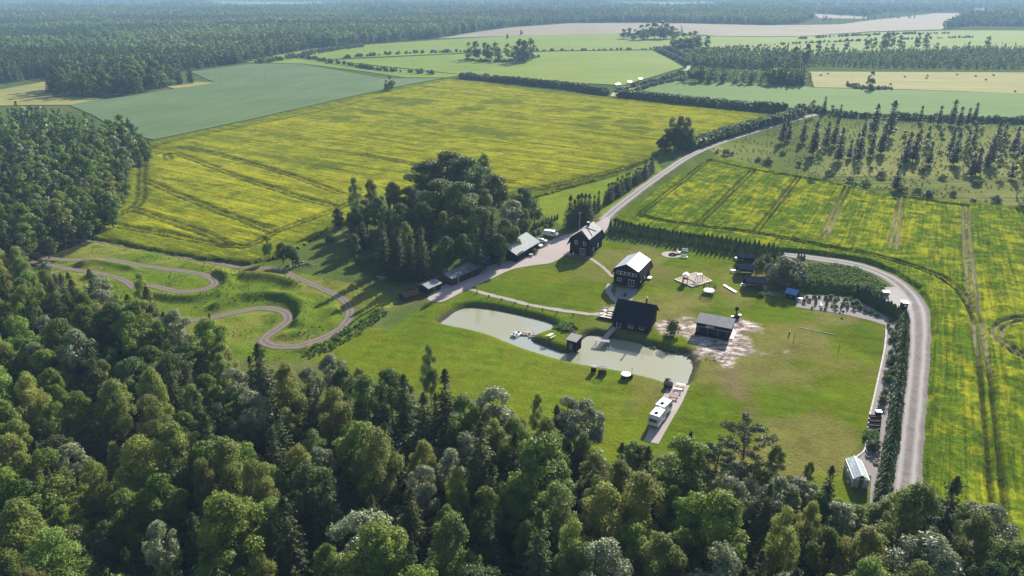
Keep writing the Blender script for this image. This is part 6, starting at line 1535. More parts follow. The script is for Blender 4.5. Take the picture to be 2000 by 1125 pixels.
part(MB().hexa([(-1.6, -0.66, 1.28), (-1.6, 0.66, 1.28), (-2.03, 0.75, 0.98), (-2.03, -0.75, 0.98), (-1.63, -0.66, 1.31), (-1.63, 0.66, 1.31), (-2.06, 0.75, 1.01), (-2.06, -0.75, 1.01)]), 'rear_window', M['glass'], car)
for y in (-0.6, 0.6): part(MB().box(2.08, y - 0.18, 0.62, 2.17, y + 0.18, 0.74), 'headlight', M['white'], car)
wheels(car, (-1.35, 1.35), (-0.8, 0.8), 0.31)
x, y = G(1048, 482); car2 = dup(car, (x, y, 0.06), R(-30), 'white car with its nose showing beside the carport corner')
for ch_ in car2.children:
    if ch_.name.startswith('body'): ch_.data = ch_.data.copy(); ch_.data.materials[0] = M['white']
def camper(x, y, rz, label, L=5.2, group=None):
    t = thing('caravan', label, 'caravan', (x, y, 0.08), rz, 'white camper vans parked end to end')
    W_ = 2.2
    pr = [(-L / 2 + .1, 0.45), (-L / 2, 1.2), (-L / 2 + .25, 2.35), (-L / 2 + .6, 2.6), (L / 2 - .5, 2.6), (L / 2 - .1, 2.3), (L / 2, 1.3), (L / 2 - .15, 0.45)]
    car_body(pr, W_, 'body', M['offwhite'], t, 0.08)
    part(MB().box(-L / 2 + .62, -W_ / 2 + .14, 2.6, L / 2 - .55, W_ / 2 - .14, 2.66), 'roof_panel', M['white'], t)
    h = part(MB().box(-0.9, -0.32, 2.66, -0.2, 0.32, 2.78), 'roof_hatch', M['char'], t); part(MB().box(1.1, -0.2, 2.66, 1.5, 0.2, 2.75), 'roof_vent', M['steel'], t)
    for s in (-1, 1):
        for a, b_ in ((-1.9, -0.8), (0.5, 1.7)):
            part(MB().box(a, s * (W_ / 2 + .0) - .02, 1.35, b_, s * (W_ / 2 + .0) + .02, 1.95), 'side_window', M['glass'], t)
    part(MB().box(-0.5, W_ / 2 - .02, 0.6, 0.2, W_ / 2 + .03, 2.2), 'door', M['white'], t)
    part(MB().hexa([(-L / 2 - .0, -.8, 1.35), (-L / 2 - .0, .8, 1.35), (-L / 2 + .16, .8, 1.95), (-L / 2 + .16, -.8, 1.95), (-L / 2 - .05, -.8, 1.35), (-L / 2 - .05, .8, 1.35), (-L / 2 + .1, .8, 1.95), (-L / 2 + .1, -.8, 1.95)]), 'end_window', M['glass'], t)
    part(MB().box(-L / 2 + .2, -W_ / 2 + .1, 0.3, L / 2 - .2, W_ / 2 - .1, 0.5), 'chassis', M['char'], t)
    wheels(t, (-0.3, 0.3) if L < 5 else (-1.5, 1.5), (-W_ / 2 + .1, W_ / 2 - .1), 0.32); return t
camper(28.8, 118.7, R(57), 'nearer white camper with a dark roof hatch on the gravel pitch', 4.2)
camper(30.7, 122.2, R(52), 'farther white camper parked in front of the picnic tables', 4.4)
# boats at the island
def hull(L, Wd, H, n=9):
    """open boat: outer and inner skin swept from stern to bow"""
    mb = MB(); vs = []
    for sk in (0, 0.06):
        for i in range(n):
            u = i / (n - 1); w = (Wd / 2 - sk) * (0.8 + 0.2 * math.sin(u * 2.2)) * (1 - max(0, (u - 0.55) / 0.45) ** 2.2); x = L * u * (1 - sk * 0.05)
            zt = H * (0.85 + 0.25 * u * u) - (0 if sk == 0 else 0.0)
            zb = sk + 0.25 * H * max(0, u - 0.7)
            vs += [(x, -w, zt), (x, -w * 0.7, zb), (x, w * 0.7, zb), (x, w, zt)]
    fs = []
    for i in range(n - 1):
        for k in range(3):
            a = i * 4 + k; fs.append((a, a + 4, a + 5, a + 1)); b = n * 4 + a; fs.append((b + 1, b + 5, b + 4, b))
        for k in (0, 3):
            a = i * 4 + k; b = n * 4 + a; fs.append((a, b, b + 4, a + 4) if k == 0 else (a, a + 4, b + 4, b))
    fs += [(0, 1, 2, 3), (n * 4 + 3, n * 4 + 2, n * 4 + 1, n * 4), (0, 3, n * 4 + 3, n * 4)]
    return mb.add(vs, fs)
x, y = G(1009, 655, POND_Z)
pb = thing('pedal_boat', 'white pedal boat moored at the left of the raft', 'pedal boat', (x, y, POND_Z), R(55))
for s in (-0.62, 0.62):
    mb = hull(3.0, 0.6, 0.45); mb.v = [(a - 1.5, b + s, c - 0.08) for a, b, c in mb.v]; part(mb, 'float', M['white'], pb)
part(MB().box(-1.3, -0.85, 0.34, 1.2, 0.85, 0.44), 'platform', M['offwhite'], pb)
for s in (-0.4, 0.4): q = part(MB().box(-0.5, s - 0.28, 0.44, 0.1, s + 0.28, 0.66), 'seat', M['white'], pb); part(MB().box(-0.62, s - 0.28, 0.44, -0.5, s + 0.28, 1.05), 'backrest', M['white'], pb)
part(MB().box(0.75, -0.3, 0.44, 1.0, 0.3, 0.7), 'pedal_housing', M['char'], pb)
x, y = G(1028, 653, POND_Z)
rf = thing('raft', 'brown wooden raft with planks and poles between boats', 'raft', (x, y, POND_Z), R(-6))
for i in range(11): part(MB().box(-1.7 + i * 0.32, -0.9, 0.2, -1.7 + i * 0.32 + 0.29, 0.9, 0.28), 'plank', M['brown_wood'] if i % 3 else M['pale_wood'], rf)
for y_ in (-0.7, 0.0, 0.7): part(MB().cyl((-1.8, y_, 0.06), (1.9, y_, 0.06), 0.16, n=8), 'log', M['brown_wood'], rf)
for a, b_ in (((-1.5, -.8), (1.2, 0.7)), ((-1.0, .8), (1.7, -0.5)), ((-0.2, -.9), (0.9, 0.9))): part(MB().bar((a[0], a[1], 0.4), (b_[0], b_[1], 0.55), 0.12), 'loose_pole', M['pale_wood'], rf)
for x_, y_ in ((-1.5, .7), (-.2, .8), (1.5, .7), (1.5, -.7)): part(MB().cyl((x_, y_, 0.28), (x_, y_, 1.2), 0.05, n=6), 'rail_post', M['pale_wood'], rf)
x, y = G(1033, 659, POND_Z)
rb = thing('rowing_boat', 'narrow white rowing boat lying against the island', 'rowing boat', (x, y, POND_Z - 0.05), R(14))
part(hull(2.9, 0.95, 0.45), 'hull', M['offwhite'], rb)
for q in (0.7, 1.5): part(MB().box(q, -0.36, 0.27, q + 0.22, 0.36, 0.31), 'thwart', M['brown_wood'], rb)

# ================================================================== SMALL THINGS
def picnic(px, py, rz, label, top='pale_wood', group='picnic tables', z=None, L=1.9):
    x, y = G(px, py); t = thing('picnic_table', label, 'picnic table', (x, y, (zat(x, y) + 0.05) if z is None else z), rz, group)
    for i in range(5): part(MB().box(-L / 2, -0.4 + i * 0.165, 0.72, L / 2, -0.4 + i * 0.165 + 0.145, 0.76), 'table_board', M[top], t)
    for s in (-1, 1):
        part(MB().box(-L / 2, s * 0.78 - 0.14, 0.42, L / 2, s * 0.78 + 0.14, 0.46), 'seat', M[top], t)
    for xx in (-L / 2 + 0.25, L / 2 - 0.3):
        part(MB().bar((xx, -0.9, 0.38), (xx, 0.9, 0.38), 0.06, 0.08), 'cross_beam', M['brown_wood'], t)
        for s in (-1, 1): part(MB().bar((xx, s * 0.3, 0.72), (xx, s * 0.62, 0.0), 0.06, 0.08), 'leg', M['brown_wood'], t)
    return t
picnic(1329, 757, R(-18), 'picnic table nearest the pond on the gravel pitch'); picnic(1323, 766, R(-18), 'second picnic table from the pond, on the gravel pitch'); picnic(1316, 778, R(-18), 'brownish picnic table nearest the campers', 'brown_wood')
picnic(1075, 659, R(45), 'picnic table on the grassy island'); picnic(1443, 508, R(-15), 'white-topped table beside the pergola nearest the thujas', 'white', 'tables by the pergolas', L=2.6)
picnic(1436, 532, R(-15), 'white-topped table beside the middle pergola', 'white', 'tables by the pergolas', L=2.8); picnic(1454, 560, R(-40), 'white-topped table by the pergola nearest the hut', 'white', 'tables by the pergolas')
picnic(1560, 588, R(-25), 'white table at the left end of the gravel bed', 'white', 'tables by the pergolas', L=1.6); picnic(1037, 501, R(0), 'small white table in the shade below the carport', 'white', 'tables by the pergolas', L=1.3)
# deck furniture
dz = 0.62
dt = picnic(1190, 618, RS, 'brown table standing on the pale deck', 'char', 'deck furniture', z=dz); dt.location = off((22.9, 168.3), RS, 2.6, 1.6, dz)
for i, (a, b_, lab) in enumerate(((0.5, 0.9, 'white lounger at the left edge of the deck'), (0.9, 3.2, 'white bench at the back of the deck'), (4.7, 2.4, 'white parasol base and bench at the right edge of the deck'))):
    p = off((22.9, 168.3), RS, a, b_, dz); t = thing('bench', lab, 'bench', p, RS + (0.5 if i == 0 else 0), 'deck furniture')
    part(MB().box(-0.7, -0.25, 0.4, 0.7, 0.25, 0.46), 'seat', M['white'], t); part(MB().box(-0.7, 0.22, 0.46, 0.7, 0.28, 0.85), 'backrest', M['white'], t)
    for xx in (-0.6, 0.6): part(MB().box(xx - .04, -0.2, 0, xx + .04, 0.2, 0.4), 'leg', M['white'], t)
# hot tubs along the pond
def tub(px, py, r, h, label, cover, side='dark_wood', rail=False, chim=False, tall=False):
    x, y = G(px, py); t = thing('hot_tub', label, 'hot tub', (x, y, zat(x, y) - 0.03), 0, 'round tubs on the pond shore')
    part(MB().lathe([(r * 0.95, 0), (r, h), (r - 0.08, h), (r - 0.09, h * 0.6), (0.0, h * 0.6)], 20), 'barrel', M[side], t)
    if cover: part(MB().lathe([(r + 0.04, h + 0.01), (r + 0.05, h + 0.09), (r * 0.6, h + 0.17), (0, h + 0.19)], 20), 'lid', M[cover], t)
    for z in (0.15 * h, 0.85 * h): part(MB().lathe([(r * 0.985 + 0.012, z), (r * 0.985 + 0.016, z + 0.05)], 20), 'hoop', M['steel'], t)
    if rail:
        mb = MB(); q = [(math.cos(a) * (r + .1), math.sin(a) * (r + .1)) for a in np.linspace(0, 6.283, 13)]
        for a, b_ in zip(q, q[1:]): mb.bar((a[0], a[1], h + .75), (b_[0], b_[1], h + .75), 0.06); mb.bar((a[0], a[1], 0), (a[0], a[1], h + .75), 0.05)
        part(mb, 'railing', M['brown_wood'], t)
    if chim: part(MB().cyl((r + 0.25, 0.1, 0), (r + 0.25, 0.1, 2.9), 0.07, n=8), 'stove_pipe', M['steel'], t); part(MB().box(r + .05, -0.15, 0, r + .5, .35, 0.8), 'stove', M['char'], t)
    for i in range(2): part(MB().box(-0.35, -r - 0.5 + i * 0.25, 0.0, 0.35, -r - 0.25 + i * 0.25, 0.2 + i * 0.22), 'step', M['brown_wood'], t)
tub(1159, 727, 0.62, 1.5, 'tall narrow barrel tub, leftmost on the pond shore', 'grey_wood'); tub(1176, 731, 0.85, 0.9, 'low open tub with a railing next to the tall barrel', None, rail=True)
tub(1222, 738, 1.05, 1.0, 'wide round hot tub with a white lid on the pond shore', 'white', chim=True); tub(1305, 757, 0.95, 0.95, 'black round tub at the head of the gravel pitch', 'char', 'char')
# path lanterns
def lantern(px, py, label='short dark lantern post along the pond path', h=0.75):
    x, y = G(px, py); t = thing('path_lantern', label, 'lantern', (x, y, zat(x, y)), 0, 'lanterns along the pond path')
    part(MB().cyl((0, 0, 0), (0, 0, h * .7), 0.12, n=8), 'post', M['char'], t); part(MB().lathe([(0.2, h * .7), (0.26, h * .9), (0.05, h)], 8), 'cap', M['char'], t); return t
L0 = None
for i, (px, py) in enumerate([(955, 581), (979.5, 587.5), (1006, 594), (1031, 600), (1060, 606.5), (1088, 612), (1120, 617), (932, 573)]):
    if L0 is None: L0 = lantern(px, py)
    else: x, y = G(px, py); dup(L0, (x, y, zat(x, y)), i * .4)
# fire pit, benches
x, y = G(1314, 498); fp = thing('fire_pit', 'charred fire pit in the round gravel place', 'fire pit', (x, y, 0.05), 0)
for i in range(12): a = i * .5236; part(MB().box(-.22, -.16, 0, .22, .16, .28), 'ring_stone', M['char'], fp).location = (1.1 * math.cos(a), 1.1 * math.sin(a), 0)
for i in range(6): a = i * 1.05; part(MB().bar((.7 * math.cos(a), .7 * math.sin(a), .05), (0, 0, .7), .12), 'burnt_log', M['char'], fp)
part(MB().cyl((1.2, 0, .1), (3.0, .2, .1), .14, n=7), 'charred_trunk', M['char'], fp)
for px, py, rz, lab in ((1338, 492, R(-10), 'upper white lounge bench right of the fire pit'), (1337, 504, R(5), 'lower white lounge bench right of the fire pit'), (1326, 494, R(60), 'small white bench between the fire pit and the loungers')):
    x, y = G(px, py); t = thing('lounge_bench', lab, 'bench', (x, y, 0), rz, 'white benches at the fire pit'); L = 1.9 if px > 1330 else 1.1
    for i in range(4): part(MB().box(-L / 2, -.45 + i * .2, .38, L / 2, -.45 + i * .2 + .17, .44), 'seat_board', M['white'], t)
    part(MB().hexa([(-L / 2, .38, .44), (L / 2, .38, .44), (L / 2, .46, .44), (-L / 2, .46, .44), (-L / 2, .6, 1.0), (L / 2, .6, 1.0), (L / 2, .66, 1.0), (-L / 2, .66, 1.0)]), 'backrest', M['white'], t)
    for xx in (-L / 2 + .1, L / 2 - .1):
        part(MB().box(xx - .05, -.4, 0, xx + .05, -.3, .38), 'leg', M['brown_wood'], t); part(MB().box(xx - .05, .3, 0, xx + .05, .4, .38), 'leg', M['brown_wood'], t)
# playground
pc = GP([(1318, 547), (1352.5, 561), (1390, 549.5), (1360, 533)])
M['sand'] = nmat('play_sand', (0.32, 0.26, 0.22), (0.42, 0.35, 0.3), 1.5, 0.95, 0.1, 0.5)
sx_, sy_ = sum(p[0] for p in pc) / 4, sum(p[1] for p in pc) / 4
pg = thing('sandpit', 'square sandpit framed with pale beams', 'sandpit', (sx_, sy_, 0))
q = [(p[0] - sx_, p[1] - sy_) for p in pc]
part(MB().add([(a, b_, 0.12) for a, b_ in q], [(0, 1, 2, 3)]), 'sand', M['sand'], pg)
for i in range(4):
    a, b_ = q[i], q[(i + 1) % 4]; part(MB().bar((a[0], a[1], 0.13), (b_[0], b_[1], 0.13), 0.26, 0.26), 'frame_beam', M['pale_wood'], pg)
x, y = G(1338, 552); pt = thing('play_tower', 'wooden play tower with a white roof and slide in the sandpit', 'play tower', (x, y, 0.12), R(-20))
for sx in (-.7, .7):
    for sy in (-.7, .7): part(MB().box(sx - .06, sy - .06, 0, sx + .06, sy + .06, 2.4), 'post', M['brown_wood'], pt)
part(MB().box(-.78, -.78, 1.1, .78, .78, 1.2), 'platform', M['brown_wood'], pt); part(MB().box(-.75, -.78, 1.25, .75, -.7, 1.8), 'side_panel', M['red'], pt); part(MB().box(-.78, -.7, 1.25, -.7, .7, 1.8), 'side_panel', M['brown_wood'], pt)
mb = MB().add([(-.95, -.95, 2.4), (.95, -.95, 2.4), (.95, .95, 2.4), (-.95, .95, 2.4), (0, -.95, 3.0), (0, .95, 3.0)], [(0, 1, 4), (2, 3, 5), (1, 2, 5, 4), (3, 0, 4, 5), (3, 2, 1, 0)]); part(mb, 'roof', M['white'], pt)
part(MB().hexa([(.75, -.3, 1.1), (.75, .3, 1.1), (3.0, .3, .15), (3.0, -.3, .15), (.75, -.3, 1.17), (.75, .3, 1.17), (3.0, .3, .22), (3.0, -.3, .22)]), 'slide', M['char'], pt)
part(MB().bar((-.7, 1.0, 0), (-.3, .75, 1.15), .08, .5), 'ladder', M['pale_wood'], pt)
x, y = G(1365, 549); st = thing('climbing_frame', 'climbing frame with a pale top beside the play tower', 'climbing frame', (x, y, 0.12), R(15))
for sx in (-.9, .9):
    for sy in (-.6, .6): part(MB().bar((sx, sy, 0), (sx * .75, sy * .6, 2.1), .11), 'leg', M['brown_wood'], st)
part(MB().box(-.8, -.45, 2.1, .8, .45, 2.2), 'top_deck', M['white'], st)
for z in (.5, 1.0, 1.5): part(MB().bar((-.85, -.6 + z * .1, z), (.85, -.6 + z * .1, z), .06), 'rung', M['pale_wood'], st)
# trampoline
x, y = G(1385, 566.5, .8); tp = thing('trampoline', 'round trampoline with a pale mat and dark safety net', 'trampoline', (x, y, 0))
part(MB().lathe([(0, .8), (1.35, .8), (1.35, .78), (0, .78)], 24), 'mat', M['offwhite'], tp); part(MB().lathe([(1.36, .76), (1.7, .78), (1.72, .84), (1.36, .83)], 24), 'edge_pad', M['offwhite'], tp)
for i in range(6):
    a = i * 1.047 + .3; part(MB().cyl((1.7 * math.cos(a), 1.7 * math.sin(a), 0), (1.72 * math.cos(a), 1.72 * math.sin(a), 2.6), .035, n=6), 'net_pole', M['char'], tp)
mb = MB(); qn = [(1.7 * math.cos(a), 1.7 * math.sin(a)) for a in np.linspace(0, 6.283, 49)]
for a, b_ in zip(qn, qn[1:]):
    mb.bar((a[0], a[1], .85), (a[0], a[1], 2.55), .025)
for z in np.arange(1.0, 2.6, .25):
    for a, b_ in zip(qn, qn[1:]): mb.bar((a[0], a[1], z), (b_[0], b_[1], z), .022)
part(mb, 'safety_net', M['net'], tp, kind='stuff')
# long white board, lawn strip, volleyball posts, lamp
a, b_ = G(1414, 558), G(1437, 572); t = thing('balance_board', 'long white board lying on the lawn right of the trampoline', 'board', (a[0], a[1], 0))
part(MB().bar((0, 0, .25), (b_[0] - a[0], b_[1] - a[1], .25), .75, .1), 'board_top', M['white'], t)
for u in (.15, .85): part(MB().box((b_[0] - a[0]) * u - .2, (b_[1] - a[1]) * u - .2, 0, (b_[0] - a[0]) * u + .2, (b_[1] - a[1]) * u + .2, .2), 'foot', M['grey_wood'], t)
a, b_ = G(1560, 640), G(1631, 654.5); t = thing('line_board', 'long thin pale board lying on the lawn behind the volleyball posts', 'board', (a[0], a[1], zat(*a)))
for u in range(6): part(MB().bar(((b_[0] - a[0]) * u / 6, (b_[1] - a[1]) * u / 6, .08), ((b_[0] - a[0]) * (u + .97) / 6, (b_[1] - a[1]) * (u + .97) / 6, .08), .17, .1), 'board', M['grey_wood'], t)
for px, py, hh, lab in ((1549, 673, 2.9, 'left volleyball post on the lawn'), (1637, 690, 2.3, 'right volleyball post on the lawn')):
    x, y = G(px, py); t = thing('volleyball_post', lab, 'post', (x, y, zat(x, y)), 0, 'volleyball posts'); part(MB().cyl((0, 0, -.1), (0, 0, hh), .05, n=8), 'pole', M['char'], t); part(MB().cyl((0, 0, hh), (0, 0, hh + .08), .09, n=8), 'cap', M['char'], t)
x, y = G(1541, 655); t = thing('garden_lamp', 'small dark lamp with a white top on the open lawn', 'lamp', (x, y, zat(x, y))); part(MB().cyl((0, 0, 0), (0, 0, .9), .16, n=8), 'post', M['char'], t); part(MB().lathe([(.16, .9), (.2, 1.05), (0, 1.15)], 8), 'cap', M['white'], t)
x, y = G(1645, 617); t = thing('bird_feeder', 'dark round feeder on a pole at the edge of the gravel bed', 'bird feeder', (x, y, 0)); part(MB().cyl((0, 0, 0), (0, 0, 1.0), .04, n=6), 'pole', M['char'], t); part(MB().lathe([(0, .9), (.35, 1.05), (.35, 1.4), (0, 1.65)], 10), 'feeder_box', M['char'], t)
x, y = G(1437, 622); t = thing('barbecue_stove', 'black barbecue stove with a peaked hood right of the stage shed', 'barbecue', (x, y, 0), R(20))
part(MB().box(-.7, -.6, 0, .7, .6, 1.0), 'firebox', M['char'], t); part(MB().box(-1.5, -.3, .85, -.75, .3, .95), 'side_shelf', M['white'], t); part(MB().box(.75, -.3, .85, 1.5, .3, .95), 'side_shelf', M['white'], t)
part(MB().cyl((0, 0, 1.0), (0, 0, 2.6), .16, n=8), 'flue', M['char'], t); part(MB().lathe([(0, 3.4), (.75, 2.75), (.6, 2.55), (.1, 2.6)], 4), 'hood', M['black_metal'], t)
# garden arch
x, y = G(1605, 606); t = thing('garden_arch', 'pale metal arch standing on the gravel bed', 'garden arch', (x, y, 0), R(-8))
for sx in (-.55, .55): part(MB().cyl((sx, 0, 0), (sx, 0, 2.1), .035, n=6), 'leg', M['grey_wood'], t)
mb = MB(); aa = np.linspace(0, math.pi, 9)
for u, v in zip(aa, aa[1:]): mb.bar((.55 * math.cos(u), 0, 2.1 + .45 * math.sin(u)), (.55 * math.cos(v), 0, 2.1 + .45 * math.sin(v)), .06)
part(mb, 'bow', M['grey_wood'], t); x, y = G(1603, 598); t2 = thing('garden_chair', 'white garden chair under the metal arch', 'chair', (x, y, 0.06), R(30))
part(MB().box(-.25, -.25, .4, .25, .25, .45), 'seat', M['white'], t2); part(MB().box(-.25, .2, .45, .25, .26, .95), 'backrest', M['white'], t2)
for sx in (-.2, .2):
    for sy in (-.2, .2): part(MB().box(sx - .03, sy - .03, 0, sx + .03, sy + .03, .4), 'leg', M['white'], t2)
# two white-topped kiosks at the layby
x, y = G(1729, 577); t = thing('storage_box', 'white-topped storage box at the inner edge of the layby', 'storage box', (x, y, 0.08), R(-4))
part(MB().box(-.85, -.5, .05, .85, .5, 1.0), 'box_body', M['brown_wood'], t); part(MB().hexa([(-.95, -.6, 1.0), (.95, -.6, 1.0), (.95, .6, 1.0), (-.95, .6, 1.0), (-.95, -.6, 1.08), (.95, -.6, 1.08), (.95, .6, 1.3), (-.95, .6, 1.3)]), 'lid', M['white'], t)
x, y = G(1764, 603); t = thing('gate_kiosk', 'small dark kiosk with a white roof beside the gravel road', 'kiosk', (x, y, 0.08), R(-3))
part(MB().box(-.7, -.7, 0, .7, .7, 1.9), 'wall', M['dark_wood'], t); part(MB().box(-.85, -.85, 1.9, .85, .85, 2.02), 'roof', M['white'], t); part(MB().box(-.3, -.74, .9, .3, -.7, 1.5), 'hatch', M['steel'], t)
a, b_ = G(1731, 594), G(1754, 602); t = thing('low_fence', 'low pale fence between the layby and the diagonal hedge', 'fence', (a[0], a[1], 0.05))
for z in (.35, .7): part(MB().bar((0, 0, z), (b_[0] - a[0], b_[1] - a[1], z), .06, .12), 'rail', M['pale_wood'], t)
for u in np.linspace(0, 1, 4): part(MB().box((b_[0] - a[0]) * u - .05, (b_[1] - a[1]) * u - .05, 0, (b_[0] - a[0]) * u + .05, (b_[1] - a[1]) * u + .05, .85), 'post', M['pale_wood'], t)
# raised beds
def bed(px, py, w, d, lab, rz=R(-8), col='grey_wood', h=.4, grp='raised beds', plant=False):
    x, y = G(px, py); t = thing('raised_bed', lab, 'raised bed', (x, y, 0.06), rz, grp)
    for s in (-1, 1): part(MB().box(-w / 2, s * d / 2 - .04, 0, w / 2, s * d / 2 + .04, h), 'long_board', M[col], t); part(MB().box(s * w / 2 - .04, -d / 2 + .045, 0, s * w / 2 + .04, d / 2 - .045, h), 'end_board', M[col], t)
    part(MB().box(-w / 2 + .05, -d / 2 + .05, 0, w / 2 - .05, d / 2 - .05, h - .1), 'soil', M['soil'], t)
for i in range(4): bed(1709 - i * 1.1, 816 + i * 8.5, 2.2, .75, '%s wide dark raised bed in the planted strip' % ('first', 'second', 'third', 'fourth')[i], col='dark_wood', grp='wide dark raised beds')
for i in range(4): bed(1697.5 - i * 0.8, 867 + i * 8.5, .8, .85, '%s small raised bed of the left column above the greenhouse' % ('first', 'second', 'third', 'fourth')[i], grp='small raised beds, left column')
for i in range(5): bed(1713.5 - i * 0.8, 874 + i * 8.0, .8, .8, '%s small pale raised bed of the right column by the hedge' % ('first', 'second', 'third', 'fourth', 'fifth')[i], grp='small raised beds, right column')
x, y = G(1715, 810); t = thing('compost_box', 'white-lidded dark compost box above the raised beds', 'compost box', (x, y, 0.06), R(-6)); part(MB().box(-.5, -.4, 0, .5, .4, .8), 'box_body', M['char'], t); part(MB().box(-.55, -.45, .8, .55, .45, .87), 'lid', M['white'], t)
x, y = G(1715, 843); t = thing('flower_tub', 'small red flower tub beside the raised beds', 'flower tub', (x, y, 0.06)); part(MB().lathe([(.2, 0), (.28, .35), (.24, .35), (.22, .28), (0, .28)], 10), 'tub', M['red'], t); part(MB().lathe([(.2, .3), (.3, .45), (.1, .6), (0, .6)], 7), 'plant', M['l_bush'], t)
P = [G(1697 + random.Random(i).uniform(-9, 16), 853 + random.Random(i + 50).uniform(-7, 7)) for i in range(40)]
scatter('vegetable_rows', [(p[0], p[1], 0.0) for p in P], [0.9] * 40, WEEDC, 'leafy vegetables between the dark beds and the small beds', 'plants')
# brush heap and stone heap by the track, logs in the grove's shade
def heap(cx, cy, n, rx, ry, name, label, cat, pname, mats, seed, lng=1.3, rad=.12):
    x, y = G(cx, cy); g = random.Random(seed); t = thing(name, label, cat, (x, y, zat(x, y)))
    for i in range(n):
        u, v = g.gauss(0, .45), g.gauss(0, .45); z = max(0.08, .9 * math.exp(-(u * u + v * v) * 1.5) * g.uniform(.3, 1)); a = g.uniform(0, 3.14); L = lng * g.uniform(.4, 1)
        c = Vector((u * rx, v * ry, z)); dv = Vector((math.cos(a), math.sin(a), g.uniform(-.25, .25))) * L / 2
        part(MB().cyl(c - dv, c + dv, rad * g.uniform(.5, 1.2), n=6), pname, M[g.choice(mats)], t)
heap(590, 517, 60, 4.0, 2.4, 'brush_heap', 'heap of logs and branches right of the small trees by the track', 'log pile', 'log', ['brown_wood', 'grey_wood', 'stone', 'dark_wood'], 3)
heap(507, 510, 26, 3.2, 1.0, 'stone_heap', 'small heap of stones and boards left of the small trees', 'stone pile', 'stone', ['stone', 'grey_wood', 'char'], 4, .7, .22)
heap(742, 545, 34, 3.4, 1.8, 'log_pile', 'pile of dark logs in the shade before the grove', 'log pile', 'log', ['grey_wood', 'dark_wood', 'brown_wood'], 5)
heap(812, 565, 30, 4.0, 1.8, 'scrap_pile', 'scrap and planks beside the half-collapsed shed', 'scrap pile', 'plank', ['grey_wood', 'dark_wood', 'dull_roof'], 6)
heap(1510, 578, 40, 3.4, 2.2, 'branch_pile', 'pile of cut branches left of the blue-roofed hut', 'branch pile', 'branch', ['brown_wood', 'grey_wood', 'pale_wood'], 7, 1.6, .07)
heap(1400, 700, 22, 3.5, 1.6, 'rubble', 'pale rubble and offcuts on the bare earth by the pond', 'rubble', 'chunk', ['stone', 'pale_wood', 'grey_wood'], 8, .5, .12)
# far things: poles, bales, white panels
def pole(px, py, h, lab):
    x, y = G(px, py); t = thing('utility_pole', lab, 'utility pole', (x, y, 0), 0.4, 'wooden utility poles')
    part(MB().cyl((0, 0, 0), (0, 0, h), .14, .1, n=7), 'post', M['grey_wood'], t); part(MB().box(-.8, -.06, h - .5, .8, .06, h - .38), 'crossarm', M['grey_wood'], t)
for px, py, h, lab in ((433, 165, 8.5, 'utility pole in the cereal field near the copse'), (519, 156, 8.5, 'second utility pole in the cereal field'), (605, 147, 8.5, 'utility pole at the upper edge of the cereal field'), (678, 139, 8.5, 'utility pole in the light grass strip'), (807, 131, 8, 'utility pole between the hedge lines'), (871, 118, 8, 'utility pole left of the tree clump'),
                       (1131.5, 448, 6.5, 'thin pole behind the farmhouse'), (1112, 88, 8, 'utility pole on the far right light field'), (1150, 86, 8, 'second utility pole on the far light field'), (1378, 68, 11, 'tall pole on the far tan field')):
    pole(px, py, h, lab)
x, y = G(1607, 148); B0 = None
for i, (px, py) in enumerate([(1603, 149), (1617, 146), (1640, 140), (1767, 152), (1811, 150), (1739, 167), (1809, 155), (1905, 151), (1982, 181), (1869, 148), (1925, 158), (1940, 149), (1700, 150), (1655, 162)]):
    x, y = G(px, py)
    if B0 is None:
        B0 = thing('straw_bale', 'round straw bale on the mown hay field', 'straw bale', (x, y, .38), 0.3, 'round bales on the hay field')
        part(MB().cyl((-.7, 0, .85), (.7, 0, .85), .85, n=14), 'roll', M['straw'], B0)
        for q in (-.72, .72): part(MB().lathe([(0, 0), (.6, .01), (.8, 0)], 12), 'end_swirl', M['straw'], B0).location = (q, 0, .85)
    else: dup(B0, (x, y, .38), i * 1.3)
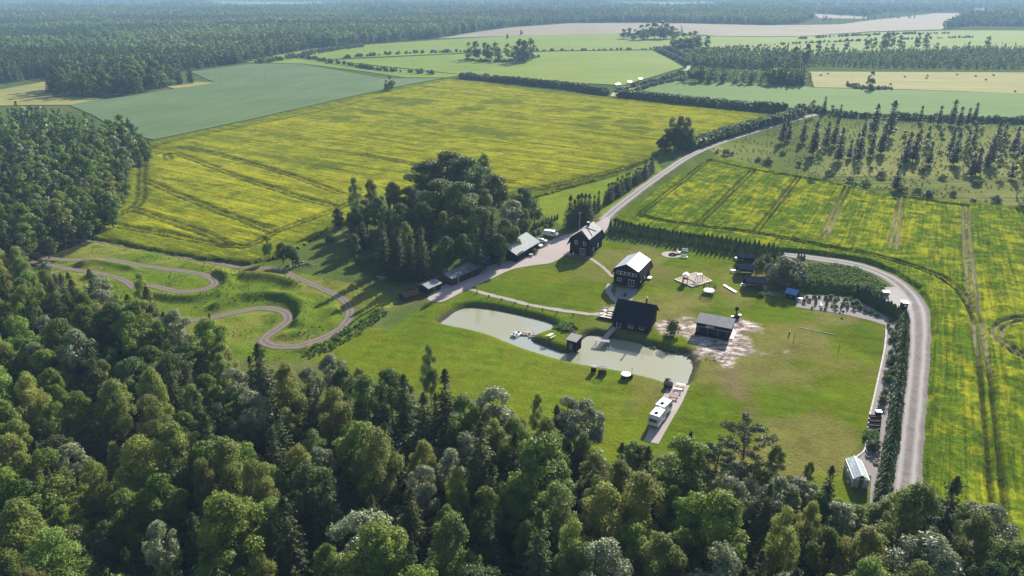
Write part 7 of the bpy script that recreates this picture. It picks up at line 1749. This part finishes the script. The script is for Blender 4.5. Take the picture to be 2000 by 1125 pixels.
for i, (px, py, lab) in enumerate(((1207, 168, 'nearest of three long white tilted panels by the far lane'), (1230, 163, 'middle of three long white tilted panels by the far lane'), (1251, 157, 'farthest of three long white tilted panels by the far lane'))):
    x, y = G(px, py); t = thing('white_panel', lab, 'panel', (x, y, .3), R(48), 'long white tilted panels')
    L = (3.2, 2.9, 2.6)[i]
    for k in range(3): part(MB().hexa([(-L + k * L * .667, -.8, 1.0), (-L + (k + .97) * L * .667, -.8, 1.0), (-L + (k + .97) * L * .667, .8, 1.9), (-L + k * L * .667, .8, 1.9), (-L + k * L * .667, -.85, 1.1), (-L + (k + .97) * L * .667, -.85, 1.1), (-L + (k + .97) * L * .667, .75, 2.0), (-L + k * L * .667, .75, 2.0)]), 'sheet', M['white'], t)
    for a in (-L * .8, 0, L * .8):
        for y_, h_ in ((-.6, 1.05), (.6, 1.7)): part(MB().box(a - .07, y_ - .07, 0, a + .07, y_ + .07, h_), 'leg', M['grey_wood'], t)
x, y = G(1180, 184); t = thing('small_sign', 'tiny white sign at the dark end of the hedgerow', 'sign', (x, y, 0), R(-5)); part(MB().box(-1.1, -.04, 1.0, 1.1, .04, 2.3), 'board', M['white'], t)
for s in (-.9, .9): part(MB().box(s - .06, .05, 0, s + .06, .15, 2.3), 'post', M['grey_wood'], t)

# ------------------------------------------------------------------ haze: one closed box of even pale air round the camera and everything built
mb = MB().box(-27500, -3500, -5, 27500, 27500, 86)
m, n, l = newmat('haze')
pv = N(n, 'VolumePrincipled'); pv.inputs['Color'].default_value = (0.44, 0.68, 1.0, 1); pv.inputs['Density'].default_value = HAZE; pv.inputs['Anisotropy'].default_value = 0.0
o = N(n, 'OutputMaterial'); l.new(pv.outputs[0], o.inputs['Volume'])
hz = mb.build('haze', m); tag(hz, 'thin bluish air over the whole countryside', 'haze', kind='stuff')

# ------------------------------------------------------------------ labels: number look-alikes of one group from the left, so each is singled out
ORD = ['first', 'second', 'third', 'fourth', 'fifth', 'sixth', 'seventh', 'eighth', 'ninth', 'tenth', 'eleventh', 'twelfth', 'thirteenth', 'fourteenth', 'fifteenth', 'sixteenth', 'seventeenth', 'eighteenth', 'nineteenth', 'twentieth']
by = {}
for o in C.objects:
    if o.parent is None and o.get('group') and o.get('label'): by.setdefault((o['group'], o['label']), []).append(o)
for (g_, lab), L in by.items():
    if len(L) < 2 or len(L) > 30 or len(lab.split()) > 13: continue
    L.sort(key=lambda o: float(to_px(np.array([o.location.x]), np.array([o.location.y]))[0][0]))
    for i, o in enumerate(L):
        w = ORD[i] if i < 20 else 'twenty-' + ORD[i - 20] if i < 29 else 'thirtieth'
        if len(L) > 1 and i == len(L) - 1: o['label'] = 'rightmost ' + lab
        elif i == 0: o['label'] = 'leftmost ' + lab
        else: o['label'] = w + ' from left: ' + lab
bpy.context.view_layer.update()
